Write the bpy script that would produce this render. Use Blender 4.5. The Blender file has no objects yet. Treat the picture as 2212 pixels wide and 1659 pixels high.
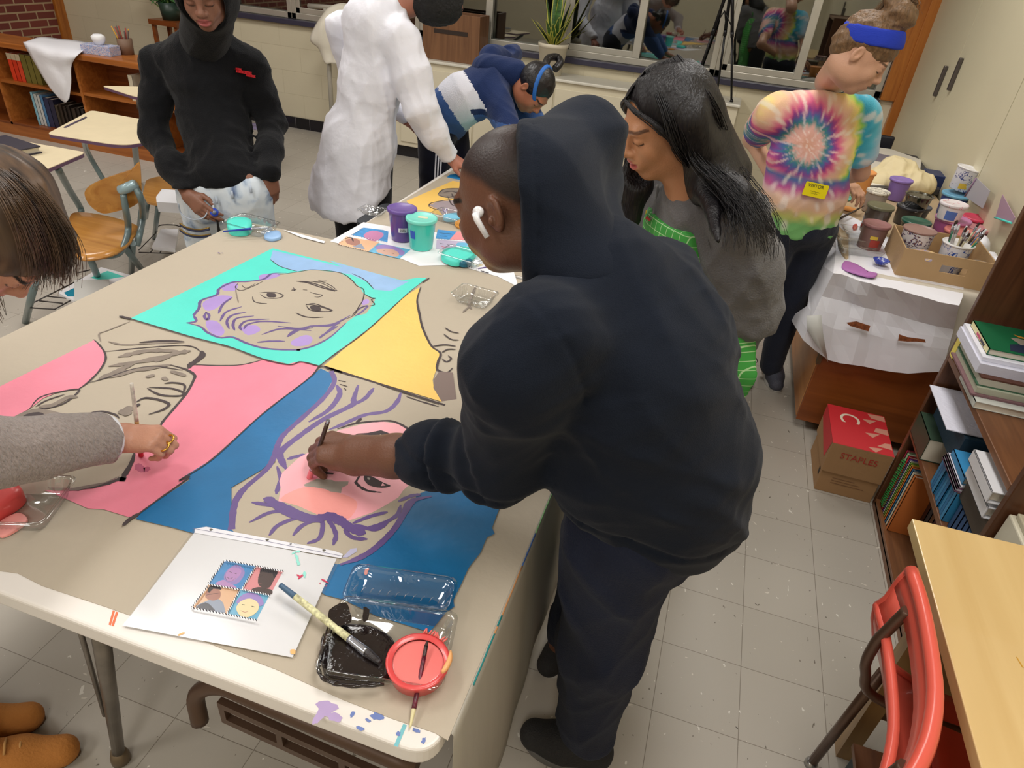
import bpy, math, random
import numpy as np
from mathutils import Vector, Matrix
random.seed(7)
C = bpy.context.scene
COL = C.collection
# ------------------------------------------------------------------ camera
IW, IH = 2212, 1659
FPX = 1456.754
PIT, ROL, YAW, HC = 0.58109829, 0.09963681, -0.25871552, 1.69942
_f = np.array([math.sin(YAW)*math.cos(PIT), math.cos(YAW)*math.cos(PIT), -math.sin(PIT)])
_rt = np.array([math.cos(YAW), -math.sin(YAW), 0.0]); _up = np.cross(_rt, _f)
_R = math.cos(ROL)*_rt + math.sin(ROL)*_up
_U = -math.sin(ROL)*_rt + math.cos(ROL)*_up
CAM = np.array([0.0, 0.0, HC])
cam_d = bpy.data.cameras.new('camera'); cam = bpy.data.objects.new('camera', cam_d); COL.objects.link(cam)
cam_d.sensor_width = 36; cam_d.lens = FPX/IW*36; cam_d.clip_start = .05; cam_d.clip_end = 60
M = Matrix.Identity(4)
for i in range(3):
    M[i][0] = _R[i]; M[i][1] = _U[i]; M[i][2] = -_f[i]; M[i][3] = CAM[i]
cam.matrix_world = M; C.camera = cam
def ray(u, v): return _f + (u-IW/2)/FPX*_R - (v-IH/2)/FPX*_U
def PZ(u, v, z): d = ray(u, v); return CAM + d*(z-HC)/d[2]
def PY(u, v, y): d = ray(u, v); return CAM + d*y/d[1]
def PX(u, v, x): d = ray(u, v); return CAM + d*x/d[0]
# ------------------------------------------------------------------ colour / materials
def s2l(c): c = c/255.; return c/12.92 if c <= .04045 else ((c+.055)/1.055)**2.4
def rgb(r, g, b): return (s2l(r), s2l(g), s2l(b), 1)
MATS = {}
def nt(name):
    m = bpy.data.materials.new(name); m.use_nodes = True
    return m, m.node_tree, m.node_tree.nodes['Principled BSDF']
def mat(name, col, rough=.6, metal=0, bump=0, bscale=60, var=0, vscale=6, spec=None, sheen=0, trans=0, alpha=None, emit=0, stretch=None, coat=0, sss=0):
    if name in MATS: return MATS[name]
    m, t, b = nt(name); N = t.nodes; L = t.links
    if len(col) == 3: col = rgb(*col)
    b.inputs['Base Color'].default_value = col
    b.inputs['Roughness'].default_value = rough; b.inputs['Metallic'].default_value = metal
    if spec is not None: b.inputs['Specular IOR Level'].default_value = spec
    if sheen: b.inputs['Sheen Weight'].default_value = sheen; b.inputs['Sheen Roughness'].default_value = .5
    if trans: b.inputs['Transmission Weight'].default_value = trans
    if alpha is not None: b.inputs['Alpha'].default_value = alpha
    if coat: b.inputs['Coat Weight'].default_value = coat
    if sss: b.inputs['Subsurface Weight'].default_value = sss; b.inputs['Subsurface Radius'].default_value = (.012, .005, .003); b.inputs['Subsurface Scale'].default_value = 1
    if emit: b.inputs['Emission Color'].default_value = col; b.inputs['Emission Strength'].default_value = emit
    tc = N.new('ShaderNodeTexCoord'); src = tc.outputs['Object']
    if stretch:
        mp = N.new('ShaderNodeMapping'); mp.inputs['Scale'].default_value = stretch; L.new(src, mp.inputs[0]); src = mp.outputs[0]
    if bump:
        n = N.new('ShaderNodeTexNoise'); n.inputs['Scale'].default_value = bscale; n.inputs['Detail'].default_value = 4
        L.new(src, n.inputs['Vector']); bp = N.new('ShaderNodeBump'); bp.inputs['Strength'].default_value = bump; bp.inputs['Distance'].default_value = .01
        L.new(n.outputs['Fac'], bp.inputs['Height']); L.new(bp.outputs[0], b.inputs['Normal'])
    if var:
        n = N.new('ShaderNodeTexNoise'); n.inputs['Scale'].default_value = vscale; n.inputs['Detail'].default_value = 6
        L.new(src, n.inputs['Vector'])
        mx = N.new('ShaderNodeMix'); mx.data_type = 'RGBA'
        mx.inputs[6].default_value = tuple(min(1, c*(1-var)) for c in col[:3])+(1,)
        mx.inputs[7].default_value = tuple(min(1, c*(1+var)) for c in col[:3])+(1,)
        r = N.new('ShaderNodeMapRange'); r.inputs[1].default_value = .3; r.inputs[2].default_value = .7
        L.new(n.outputs['Fac'], r.inputs[0]); L.new(r.outputs[0], mx.inputs[0]); L.new(mx.outputs[2], b.inputs['Base Color'])
    MATS[name] = m; return m
def wood(name, c1, c2, rough=.4, axis=0, scale=1.0, coat=.1):
    if name in MATS: return MATS[name]
    m, t, b = nt(name); N = t.nodes; L = t.links
    tc = N.new('ShaderNodeTexCoord'); mp = N.new('ShaderNodeMapping')
    sc = [22*scale]*3; sc[axis] = 1.3*scale; mp.inputs['Scale'].default_value = sc
    L.new(tc.outputs['Object'], mp.inputs[0])
    n = N.new('ShaderNodeTexNoise'); n.inputs['Scale'].default_value = 1.2; n.inputs['Detail'].default_value = 8; n.inputs['Distortion'].default_value = 1.2
    L.new(mp.outputs[0], n.inputs['Vector'])
    cr = N.new('ShaderNodeValToRGB'); cr.color_ramp.elements[0].position = .3; cr.color_ramp.elements[1].position = .72
    cr.color_ramp.elements[0].color = rgb(*c2); cr.color_ramp.elements[1].color = rgb(*c1)
    L.new(n.outputs['Fac'], cr.inputs[0]); L.new(cr.outputs[0], b.inputs['Base Color'])
    b.inputs['Roughness'].default_value = rough; b.inputs['Coat Weight'].default_value = coat
    MATS[name] = m; return m
def attrmat(name, rough=.6, bump=0, bscale=200, sss=0, spec=.5, sheen=0):
    if name in MATS: return MATS[name]
    m, t, b = nt(name); N = t.nodes; L = t.links
    a = N.new('ShaderNodeAttribute'); a.attribute_name = 'Col'; L.new(a.outputs['Color'], b.inputs['Base Color'])
    b.inputs['Roughness'].default_value = rough; b.inputs['Specular IOR Level'].default_value = spec
    if sss: b.inputs['Subsurface Weight'].default_value = sss; b.inputs['Subsurface Radius'].default_value = (.012, .005, .003); b.inputs['Subsurface Scale'].default_value = 1
    if sheen: b.inputs['Sheen Weight'].default_value = sheen
    if bump:
        tc = N.new('ShaderNodeTexCoord'); n = N.new('ShaderNodeTexNoise'); n.inputs['Scale'].default_value = bscale; n.inputs['Detail'].default_value = 4
        L.new(tc.outputs['Object'], n.inputs['Vector']); bp = N.new('ShaderNodeBump'); bp.inputs['Strength'].default_value = bump; bp.inputs['Distance'].default_value = .004
        L.new(n.outputs['Fac'], bp.inputs['Height']); L.new(bp.outputs[0], b.inputs['Normal'])
    MATS[name] = m; return m
# ------------------------------------------------------------------ objects
def tag(o, label=None, cat=None, group=None, kind=None):
    if label: o['label'] = label
    if cat: o['category'] = cat
    if group: o['group'] = group
    if kind: o['kind'] = kind
    return o
def thing(name, label, cat, loc=(0, 0, 0), rz=0, group=None):
    o = bpy.data.objects.new(name, None); COL.objects.link(o); o.location = loc; o.rotation_euler = (0, 0, rz); o.empty_display_size = .05
    return tag(o, label, cat, group)
class MB:
    """collects shapes into one mesh; world coordinates unless told otherwise"""
    def __init__(s): s.v = []; s.f = []; s.mi = []; s.m = 0; s.sm = []; s.smooth = False
    def add(s, vs, fs, sm=None):
        o = len(s.v); s.v += [tuple(map(float, v)) for v in vs]
        for f in fs: s.f.append([i+o for i in f]); s.mi.append(s.m); s.sm.append(s.smooth if sm is None else sm)
        return s
    def box(s, x0, x1, y0, y1, z0, z1, rz=0, c=None, M=None):
        v = [(x, y, z) for z in (z0, z1) for y in (y0, y1) for x in (x0, x1)]
        if rz:
            cx, cy = c if c else ((x0+x1)/2, (y0+y1)/2); ca, sa = math.cos(rz), math.sin(rz)
            v = [(cx+(x-cx)*ca-(y-cy)*sa, cy+(x-cx)*sa+(y-cy)*ca, z) for x, y, z in v]
        if M is not None: v = [tuple(M @ Vector(p)) for p in v]
        return s.add(v, [(0, 2, 3, 1), (4, 5, 7, 6), (0, 1, 5, 4), (2, 6, 7, 3), (0, 4, 6, 2), (1, 3, 7, 5)], False)
    def tube(s, pts, r, n=10, cap=True, sm=True):
        pts = [Vector(p) for p in pts]; rs = r if hasattr(r, '__len__') else [r]*len(pts)
        vs = []; fs = []; up = None
        for i, p in enumerate(pts):
            d = (pts[min(i+1, len(pts)-1)]-pts[max(i-1, 0)])
            d = d.normalized() if d.length > 1e-9 else Vector((0, 0, 1))
            if up is None: up = d.orthogonal().normalized()
            else:
                up = (up-d*up.dot(d)); up = up.normalized() if up.length > 1e-6 else d.orthogonal().normalized()
            w = d.cross(up)
            for k in range(n):
                a = 2*math.pi*k/n; vs.append(p+(up*math.cos(a)+w*math.sin(a))*rs[i])
        for i in range(len(pts)-1):
            for k in range(n): fs.append((i*n+k, i*n+(k+1) % n, (i+1)*n+(k+1) % n, (i+1)*n+k))
        s.add(vs, fs, sm)
        if cap:
            o = len(s.v)-len(vs)
            s.f.append([o+k for k in range(n)][::-1]); s.mi.append(s.m); s.sm.append(False)
            s.f.append([o+(len(pts)-1)*n+k for k in range(n)]); s.mi.append(s.m); s.sm.append(False)
        return s
    def lathe(s, prof, c=(0, 0, 0), n=32, axis=None, sm=True, capb=True, capt=True):
        """prof: list of (radius, height)"""
        Mx = Matrix.Identity(3)
        if axis is not None: Mx = Vector((0, 0, 1)).rotation_difference(Vector(axis)).to_matrix()
        vs = []; fs = []
        for r, h in prof:
            for k in range(n):
                a = 2*math.pi*k/n; p = Mx @ Vector((r*math.cos(a), r*math.sin(a), h)); vs.append((p[0]+c[0], p[1]+c[1], p[2]+c[2]))
        for i in range(len(prof)-1):
            for k in range(n): fs.append((i*n+k, i*n+(k+1) % n, (i+1)*n+(k+1) % n, (i+1)*n+k))
        s.add(vs, fs, sm); o = len(s.v)-len(vs)
        if capb and prof[0][0] > 1e-6: s.f.append([o+k for k in range(n)][::-1]); s.mi.append(s.m); s.sm.append(False)
        if capt and prof[-1][0] > 1e-6: s.f.append([o+(len(prof)-1)*n+k for k in range(n)]); s.mi.append(s.m); s.sm.append(False)
        return s
    def prism(s, poly, z0, z1, rnd=0, seg=5):
        """vertical prism over a plan polygon"""
        if rnd: poly = rounded(poly, rnd, seg)
        n = len(poly); v = [(p[0], p[1], z0) for p in poly]+[(p[0], p[1], z1) for p in poly]
        return s.add(v, [list(range(n))[::-1], list(range(n, 2*n))]+[(i, (i+1) % n, n+(i+1) % n, n+i) for i in range(n)], False)
    def poly(s, pts): return s.add(pts, [list(range(len(pts)))], False)
    def grid(s, rows, sm=True, thick=0):
        """rows of 3d points -> surface; thick gives it a back side"""
        nr, nc = len(rows), len(rows[0]); g = np.array(rows, float)
        if thick:
            du = np.gradient(g, axis=1); dv = np.gradient(g, axis=0); nn = np.cross(du, dv); nn /= (np.linalg.norm(nn, axis=2, keepdims=True)+1e-9)
            b = g-nn*thick
            vs = list(g.reshape(-1, 3))+list(b.reshape(-1, 3)); o = nr*nc; fs = []
            for i in range(nr-1):
                for j in range(nc-1):
                    a = i*nc+j; fs.append((a, a+1, a+nc+1, a+nc)); fs.append((o+a, o+a+nc, o+a+nc+1, o+a+1))
            for i in range(nr-1):
                a = i*nc; fs.append((a, a+nc, o+a+nc, o+a)); a += nc-1; fs.append((a+nc, a, o+a, o+a+nc))
            for j in range(nc-1):
                fs.append((j+1, j, o+j, o+j+1)); a = (nr-1)*nc+j; fs.append((a, a+1, o+a+1, o+a))
            return s.add(vs, fs, sm)
        return s.add(list(g.reshape(-1, 3)), [(i*nc+j, i*nc+j+1, (i+1)*nc+j+1, (i+1)*nc+j) for i in range(nr-1) for j in range(nc-1)], sm)
    def build(s, name, mats, parent=None, bevel=0, seg=2, origin=None):
        me = bpy.data.meshes.new(name); v = s.v
        org = Vector(origin) if origin is not None else None
        if parent is not None and org is None: org = parent.matrix_basis.translation.copy() if parent.type == 'EMPTY' else None
        if parent is None and org is None and v:
            a = np.array(v); org = Vector(((a[:, 0].min()+a[:, 0].max())/2, (a[:, 1].min()+a[:, 1].max())/2, a[:, 2].min()))
        if org is None: org = Vector((0, 0, 0))
        v = [(p[0]-org[0], p[1]-org[1], p[2]-org[2]) for p in v]
        me.from_pydata(v, [], s.f); me.polygons.foreach_set('material_index', s.mi); me.polygons.foreach_set('use_smooth', s.sm)
        for m in (mats if isinstance(mats, (list, tuple)) else [mats]): me.materials.append(m)
        me.validate(); me.update()
        o = bpy.data.objects.new(name, me); COL.objects.link(o)
        if parent is None: o.location = org
        else: o.parent = parent
        if bevel:
            b = o.modifiers.new('bevel', 'BEVEL'); b.width = bevel; b.segments = seg; b.limit_method = 'ANGLE'; b.angle_limit = math.radians(40)
        return o
# note: parts are given in world coordinates; MB.build subtracts the thing's location, rotation of things stays 0
def sub(mb, name, mats, part, top, bevel=0):
    """a sub-part under a part mesh of thing top"""
    o = mb.build(name, mats, part, bevel, origin=top.matrix_basis.translation if top.type == 'EMPTY' else top.location)
    return o
def rounded(poly, r, seg=5):
    out = []; n = len(poly)
    for i in range(n):
        p = Vector(poly[i][:2]); a = Vector(poly[i-1][:2]); b = Vector(poly[(i+1) % n][:2])
        da = (a-p).normalized(); db = (b-p).normalized(); rr = min(r, (a-p).length*.45, (b-p).length*.45)
        q0 = p+da*rr; q1 = p+db*rr
        for k in range(seg+1):
            t = k/seg; out.append(tuple((1-t)**2*q0+2*t*(1-t)*p+t*t*q1))
    return out
def spline(pts, n=6, closed=False):
    P = [np.array(p, float) for p in pts]; out = []; m = len(P)
    if m < 3 and not closed: return [P[0]+(P[-1]-P[0])*k/n for k in range(n+1)]
    rng = range(m) if closed else range(m-1)
    for i in rng:
        p0 = P[(i-1) % m] if (closed or i > 0) else 2*P[0]-P[1]
        p1 = P[i]; p2 = P[(i+1) % m]
        p3 = P[(i+2) % m] if (closed or i+2 < m) else 2*P[-1]-P[-2]
        for k in range(n):
            t = k/n; out.append(.5*((2*p1)+(-p0+p2)*t+(2*p0-5*p1+4*p2-p3)*t*t+(-p0+3*p1-3*p2+p3)*t**3))
    if not closed: out.append(P[-1])
    return out
def text_geo(txt, size, M, extrude=.0004):
    """lettering turned into mesh data: returns verts, faces in world space"""
    cu = bpy.data.curves.new('lettering', 'FONT'); cu.body = txt; cu.size = size; cu.extrude = extrude; cu.align_x = 'CENTER'; cu.align_y = 'CENTER'
    o = bpy.data.objects.new('lettering', cu); COL.objects.link(o)
    dg = bpy.context.evaluated_depsgraph_get(); me = bpy.data.meshes.new_from_object(o.evaluated_get(dg))
    vs = [tuple(M @ v.co) for v in me.vertices]; fs = [list(p.vertices) for p in me.polygons]
    bpy.data.objects.remove(o); bpy.data.meshes.remove(me); bpy.data.curves.remove(cu)
    return vs, fs
def frame(o, x, y):
    """4x4 with given origin, x axis and y axis (orthogonalised)"""
    x = Vector(x).normalized(); y = Vector(y); y = (y-x*x.dot(y)).normalized(); z = x.cross(y)
    m = Matrix.Identity(4)
    for i in range(3): m[i][0] = x[i]; m[i][1] = y[i]; m[i][2] = z[i]; m[i][3] = o[i]
    return m
# ------------------------------------------------------------------ distance-field modelling for bodies and cloth
def V3(*a): return np.array(a, float)
class Field:
    def __init__(s): s.ops = []
    def cap(s, a, b, ra, rb=None, k=.02, wide=None, f=1.0, sub=False):
        """rounded cone from a to b; wide=(axis,f): stretched f times along axis"""
        s.ops.append(('c', np.array(a, float), np.array(b, float), ra, ra if rb is None else rb, k, wide, f, sub)); return s
    def chain(s, pts, rs, k=.02, wide=None, f=1.0):
        for i in range(len(pts)-1): s.cap(pts[i], pts[i+1], rs[i], rs[i+1], k, wide, f)
        return s
    def ell(s, c, r, k=.02, R=None, sub=False):
        s.ops.append(('e', np.array(c, float), np.array(r, float), None, None, k, R, 1, sub)); return s
    def cut(s, p, n, k=.004):
        """keep the side against n"""
        n = np.array(n, float); s.ops.append(('p', np.array(p, float), n/np.linalg.norm(n), None, None, k, None, 1, False)); return s
    def bounds(s, pad=.02):
        lo = []; hi = []
        for o in s.ops:
            if o[-1]: continue
            if o[0] == 'c':
                r = max(o[3], o[4])*(o[7] if o[6] is not None else 1)
                lo += [o[1]-r, o[2]-r]; hi += [o[1]+r, o[2]+r]
            elif o[0] == 'e': r = max(o[2]); lo.append(o[1]-r); hi.append(o[1]+r)
        return np.min(lo, axis=0)-pad, np.max(hi, axis=0)+pad
    def __call__(s, P):
        d = np.full(P.shape[:-1], 1e3, np.float32)
        for t, a, b, ra, rb, k, w, f, sb in s.ops:
            if t == 'c':
                ab = b-a; L2 = max(ab@ab, 1e-12); pa = P-a
                h = np.clip(pa@ab.astype(np.float32)/L2, 0, 1)
                q = pa-h[..., None]*ab.astype(np.float32)
                if w is not None:
                    wx = (np.array(w)/np.linalg.norm(w)).astype(np.float32)
                    q = q-(q@wx)[..., None]*wx*(1-1/f)
                e = np.sqrt((q*q).sum(-1))-(ra+(rb-ra)*h)
            elif t == 'e':
                q = P-a.astype(np.float32)
                if w is not None: q = q@np.array(w, np.float32).T.T if False else q@np.array(w, np.float32)
                r = b.astype(np.float32)
                k0 = np.sqrt(((q/r)**2).sum(-1)); k1 = np.sqrt(((q/r**2)**2).sum(-1))+1e-9
                e = k0*(k0-1)/k1
            else:
                e = (P-a.astype(np.float32))@b.astype(np.float32); d = smax(d, e, k); continue
            if sb: d = smax(d, -e, k)
            else: d = smin(d, e, k)
        return d
def smin(a, b, k):
    h = np.maximum(k-np.abs(a-b), 0)/k; return np.minimum(a, b)-h*h*k*.25
def smax(a, b, k): return -smin(-a, -b, k)
def wrinkle(seed, scale, amp, aniso=(1, 1, 1), ridge=True):
    r = np.random.RandomState(seed); K = r.randn(5, 3); K /= np.linalg.norm(K, axis=1, keepdims=True); K = K*scale*np.array(aniso)*(1+.6*r.rand(5, 1)); ph = r.rand(5)*6.28
    W = r.randn(3, 3)*scale*.35
    def f(P):
        wp = np.sin(P@W.T.astype(np.float32)+ph[:3].astype(np.float32)).sum(-1)
        o = 0
        for i in range(5):
            s_ = np.sin(P@K[i].astype(np.float32)+ph[i]+1.3*wp)
            o = o+((1-np.abs(s_))**2-.3 if ridge else s_*.5)
        return o*amp/3
    return f
def nets(fld, vox, disp=None, lo=None, hi=None):
    """surface nets: returns verts (n,3), quads (m,4)"""
    if lo is None: lo, hi = fld.bounds(.02+vox)
    n = np.maximum(np.ceil((hi-lo)/vox).astype(int)+1, 4)
    ax = [lo[i]+vox*np.arange(n[i]) for i in range(3)]
    D = np.empty(n, np.float32)
    B = 16; cs = [a[0]+vox*(np.arange(0, m_, B)+(B-1)/2) for a, m_ in zip(ax, n)]      # coarse pass: only blocks near the surface are sampled finely
    X, Y, Z = np.meshgrid(*cs, indexing='ij'); coarse = fld(np.stack([X, Y, Z], -1).astype(np.float32)); lim = vox*B*.87*1.35+.035
    for i, j, k in np.ndindex(coarse.shape):
        sl = (slice(i*B, (i+1)*B), slice(j*B, (j+1)*B), slice(k*B, (k+1)*B))
        if abs(coarse[i, j, k]) > lim: D[sl] = coarse[i, j, k]; continue
        X, Y, Z = np.meshgrid(ax[0][sl[0]], ax[1][sl[1]], ax[2][sl[2]], indexing='ij'); P = np.stack([X, Y, Z], -1).astype(np.float32); d = fld(P)
        if disp is not None:
            near = np.abs(d) < .05; d[near] -= disp(P[near])
        D[sl] = d
    D[0] = D[-1] = 1; D[:, 0] = D[:, -1] = 1; D[:, :, 0] = D[:, :, -1] = 1
    S = D < 0
    acc = np.zeros((n[0]-1, n[1]-1, n[2]-1, 3)); cnt = np.zeros((n[0]-1, n[1]-1, n[2]-1))
    m = n-1
    def corner(A, dx, dy, dz): return A[dx:dx+m[0], dy:dy+m[1], dz:dz+m[2]]
    cs = [(i, j, k) for i in (0, 1) for j in (0, 1) for k in (0, 1)]
    for a in cs:
        for axn in range(3):
            if a[axn] == 1: continue
            b = list(a); b[axn] = 1
            Da, Db = corner(D, *a), corner(D, *b); x = (Da < 0) != (Db < 0)
            t = np.where(x, Da/np.where(x, Da-Db, 1), 0)
            for c in range(3):
                acc[..., c] += np.where(x, a[c]+(t if c == axn else 0), 0)
            cnt += x
    act = cnt > 0; idx = np.full(act.shape, -1, int); idx[act] = np.arange(act.sum())
    base = np.stack(np.nonzero(act), -1)
    verts = lo+vox*(base+acc[act]/cnt[act][:, None])
    quads = []
    for axn in range(3):
        o1, o2 = [(1, 2), (2, 0), (0, 1)][axn]
        sl = [slice(1, -1)]*3; sl[axn] = slice(0, -1); sh = list(sl); sh[axn] = slice(1, None)
        A = S[tuple(sl)]; B = S[tuple(sh)]; e = np.stack(np.nonzero(A != B), -1)
        off = np.array([1, 1, 1]); off[axn] = 0; e0 = e+off
        fl = A[tuple(e.T)]
        def g(d1, d2):
            q = e0.copy(); q[:, o1] -= d1; q[:, o2] -= d2; return idx[tuple(q.T)]
        q = np.stack([g(1, 1), g(0, 1), g(0, 0), g(1, 0)], -1)
        q[~fl] = q[~fl][:, ::-1]; quads.append(q)
    q = np.concatenate(quads); q = q[(q >= 0).all(1)]
    return verts, q
def relax(v, q, it=1, w=.5):
    for _ in range(it):
        s = np.zeros_like(v); c = np.zeros(len(v))
        for a, b in ((0, 1), (1, 2), (2, 3), (3, 0)):
            np.add.at(s, q[:, a], v[q[:, b]]); np.add.at(s, q[:, b], v[q[:, a]]); np.add.at(c, q[:, a], 1); np.add.at(c, q[:, b], 1)
        v = v*(1-w)+w*s/np.maximum(c, 1)[:, None]
    return v
def field_geo(fld, vox, disp=None, it=1):
    v, q = nets(fld, vox, disp); return relax(v, q, it, .4), q
def join_geo(parts):
    vs = []; qs = []; cs = []; o = 0
    for p in parts:
        vs.append(p[0]); qs.append(p[1]+o); o += len(p[0]); cs.append(p[2] if len(p) > 2 else np.ones((len(p[0]), 3)))
    return np.concatenate(vs), np.concatenate(qs), np.concatenate(cs)
def geo_obj(name, v, q, m, parent, col=None, org=None, mi=None):
    me = bpy.data.meshes.new(name)
    org = org if org is not None else (np.array(parent.matrix_basis.translation) if parent is not None and parent.type == 'EMPTY' else np.zeros(3))
    me.vertices.add(len(v)); me.vertices.foreach_set('co', (v-np.array(org)).astype(np.float32).ravel())
    me.loops.add(q.size); me.loops.foreach_set('vertex_index', q.astype(np.int32).ravel())
    me.polygons.add(len(q)); me.polygons.foreach_set('loop_start', np.arange(0, q.size, 4, dtype=np.int32)); me.polygons.foreach_set('loop_total', np.full(len(q), 4, np.int32))
    me.update(calc_edges=True); me.polygons.foreach_set('use_smooth', [True]*len(q))
    for x in (m if isinstance(m, (list, tuple)) else [m]): me.materials.append(x)
    if mi is not None: me.polygons.foreach_set('material_index', np.asarray(mi, np.int32))
    if col is not None:
        a = me.color_attributes.new('Col', 'FLOAT_COLOR', 'POINT'); a.data.foreach_set('color', np.concatenate([col, np.ones((len(col), 1))], 1).astype(np.float32).ravel())
    o = bpy.data.objects.new(name, me); COL.objects.link(o)
    if parent is not None: o.parent = parent
    return o
def lin(c): return np.array([s2l(x) for x in c])
def axes(fwd, up):
    f = np.array(fwd, float); f /= np.linalg.norm(f); u = np.array(up, float); u = u-f*(u@f); u /= np.linalg.norm(u); r = np.cross(f, u)
    return r, f, u          # local x (person's right), y forward, z up
def head_geo(c, fwd, up, skin, lip, brow=(25, 18, 15), sc=1.0, vox=.0028, stubble=None, neck=None, mouth=0.0, eyes='down', ears=True, fat=1.0):
    r, f, u = axes(fwd, up); R = np.stack([r, f, u])            # rows
    F = Field()
    F.ell((0, -.014, .034), (.073, .092, .080), .01)
    F.ell((0, .022, -.034), (.057*fat, .064, .078), .04)
    F.ell((0, .060, -.088), (.020, .018, .016), .03)
    for s in (-1, 1):
        F.ell((s*.042*fat, .004, -.062), (.020*fat, .035, .026), .03)
        F.ell((s*.034*fat, .062, -.026), (.020, .018, .022), .025)
    F.cap((-.030, .078, .020), (.030, .078, .020), .012, .012, .02)
    for s in (-1, 1): F.ell((s*.030, .096, .004), (.015, .012, .010), .014, sub=True)
    for s in (-1, 1): F.ell((s*.030, .0765, .003), (.0140, .0125, .0095), .004)
    F.cap((0, .086, .010), (0, .103, -.020), .0070, .0105, .014)
    F.ell((0, .104, -.024), (.0105, .010, .0085), .010)
    for s in (-1, 1): F.ell((s*.0125, .094, -.027), (.0078, .010, .0070), .006)
    F.ell((0, .082, -.052), (.030, .014, .020), .02)
    F.ell((0, .0925, -.0475), (.0225, .0085, .0052), .004)
    F.ell((0, .0905, -.0590-mouth), (.0195, .0090, .0065), .004)
    F.cap((-.021, .094, -.0530-mouth*.5), (.021, .094, -.0530-mouth*.5), .0022+mouth*.35, None, .004, sub=True)
    if ears:
        for s in (-1, 1):
            Re = np.array([[math.cos(s*.35), math.sin(s*.35), 0], [-math.sin(s*.35), math.cos(s*.35), 0], [0, 0, 1]]).T
            F.ell((s*.077, -.014, -.004), (.0080, .0165, .028), .006, R=Re)
            F.ell((s*.0845, -.011, -.001), (.0058, .0100, .0190), .004, R=Re, sub=True); F.ell((s*.0815, -.006, -.012), (.004, .006, .007), .003, R=Re)
    if neck is not None:
        nl = R@((np.array(neck)-np.array(c))/sc)
        F.cap((0, -.025, -.05), nl, .052, .060, .03)
    v, q = nets(F, vox/sc); v = relax(v, q, 1, .3)
    col = np.tile(lin(skin), (len(v), 1)); X, Y, Z = v.T
    def paint(w, c_): nonlocal col; w = np.clip(w, 0, 1)[:, None]; col = col*(1-w)+lin(c_)*w
    lw = 1-((X/.024)**2+((Z+.053+mouth*.5)/(.0115+mouth*.5))**2); paint(lw*4*(Y > .075), lip)
    for s in (-1, 1):
        bz = Z-(.026-((X-s*.03)/.03)**2*.006); paint((1-(bz/.0042)**2)*2*(np.abs(X-s*.031) < .020)*(Y > .05), brow)
        ez = Z+.0025+.0035*(1-((X-s*.030)/.016)**2); paint((1-(ez/.0018)**2)*2*(np.abs(X-s*.030) < .0155)*(Y > .05), (22, 14, 12))
    if stubble is not None:
        sc_c, fn = stubble; paint(fn(X, Y, Z), sc_c)
    return np.array(c)+sc*(v@R), q, col
def hand_geo(w, d, dors, side, skin, curl=(.5, .5, .6, .7), sc=1.0, vox=.0022, thumb=(.6, .35), arm=None, ra=.026, ra2=.036, spread=1.0, nail=None, fat=1.0, tcurl=.5):
    """w wrist, d along the hand, dors = back of hand direction, side +1: thumb on local +x"""
    y = np.array(d, float); y /= np.linalg.norm(y); z = np.array(dors, float); z = z-y*(z@y); z /= np.linalg.norm(z); x = np.cross(y, z)*side
    R = np.stack([x, y, z]); F = Field()
    xs = [.026, .009, -.008, -.024]; ln = [.088, .092, .087, .078]
    for i in range(4): F.cap((xs[i]*.55, .008, 0), (xs[i], ln[i]-.004, .003), .0155*fat, .0110*fat, .016)
    F.cap((.012, .02, -.008), (.026, .05, -.010), .017*fat, .013*fat, .014)
    F.cap((-.016, .02, -.008), (-.02, .055, -.008), .014*fat, .011*fat, .014)
    seg = [(.040, .024, .019), (.044, .028, .020), (.041, .026, .020), (.032, .020, .018)]
    tips = []
    for i in range(4):
        p = np.array((xs[i], ln[i], .002)); a = curl[i]*.75; sx = (xs[i]*.9)*spread
        rr = [.0098, .0088, .0080, .0066] if i != 3 else [.0086, .0077, .0070, .0058]
        for j in range(3):
            ang = a; dr = np.array((sx*math.cos(ang)*1.5, math.cos(ang), -math.sin(ang))); dr /= np.linalg.norm(dr)
            n_ = p+dr*seg[i][j]; F.cap(p, n_, rr[j]*fat, rr[j+1]*fat, .0035 if j else .005); p = n_; a += curl[i]*(1.1 if j == 0 else .7)
        tips.append(p)
    p = np.array((.020, .026, -.008)); a0, dn = thumb
    t1 = p+np.array((math.sin(a0), math.cos(a0), -dn))/np.linalg.norm((math.sin(a0), math.cos(a0), -dn))*.036
    a1 = a0-tcurl; t2 = t1+np.array((math.sin(a1), math.cos(a1), -dn))/np.linalg.norm((math.sin(a1), math.cos(a1), -dn))*.030
    a2 = a1-tcurl*.8; t3 = t2+np.array((math.sin(a2), math.cos(a2), -dn))/np.linalg.norm((math.sin(a2), math.cos(a2), -dn))*.024
    F.cap(p, t1, .0150*fat, .0115*fat, .010); F.cap(t1, t2, .0112*fat, .0102*fat, .004); F.cap(t2, t3, .0102*fat, .0078*fat, .004)
    if arm is not None:
        al = R@((np.array(arm)-np.array(w))/sc); F.cap((0, .012, 0), al*.25, ra*.92/sc, ra/sc, .014, (1, 0, 0), 1.12); F.cap(al*.25, al, ra/sc, ra2/sc, .014)
    v, q = nets(F, vox/sc); v = relax(v, q, 1, .35)
    col = np.tile(lin(skin), (len(v), 1)); X, Y, Z = v.T
    ck = np.zeros(len(v))
    for i in range(4): ck = np.maximum(ck, 1-((X-xs[i])**2+(Y-ln[i])**2)/.009**2)
    col *= (1-.10*np.clip(ck, 0, 1))[:, None]
    return np.array(w)+sc*(v@R), q, col
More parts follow.
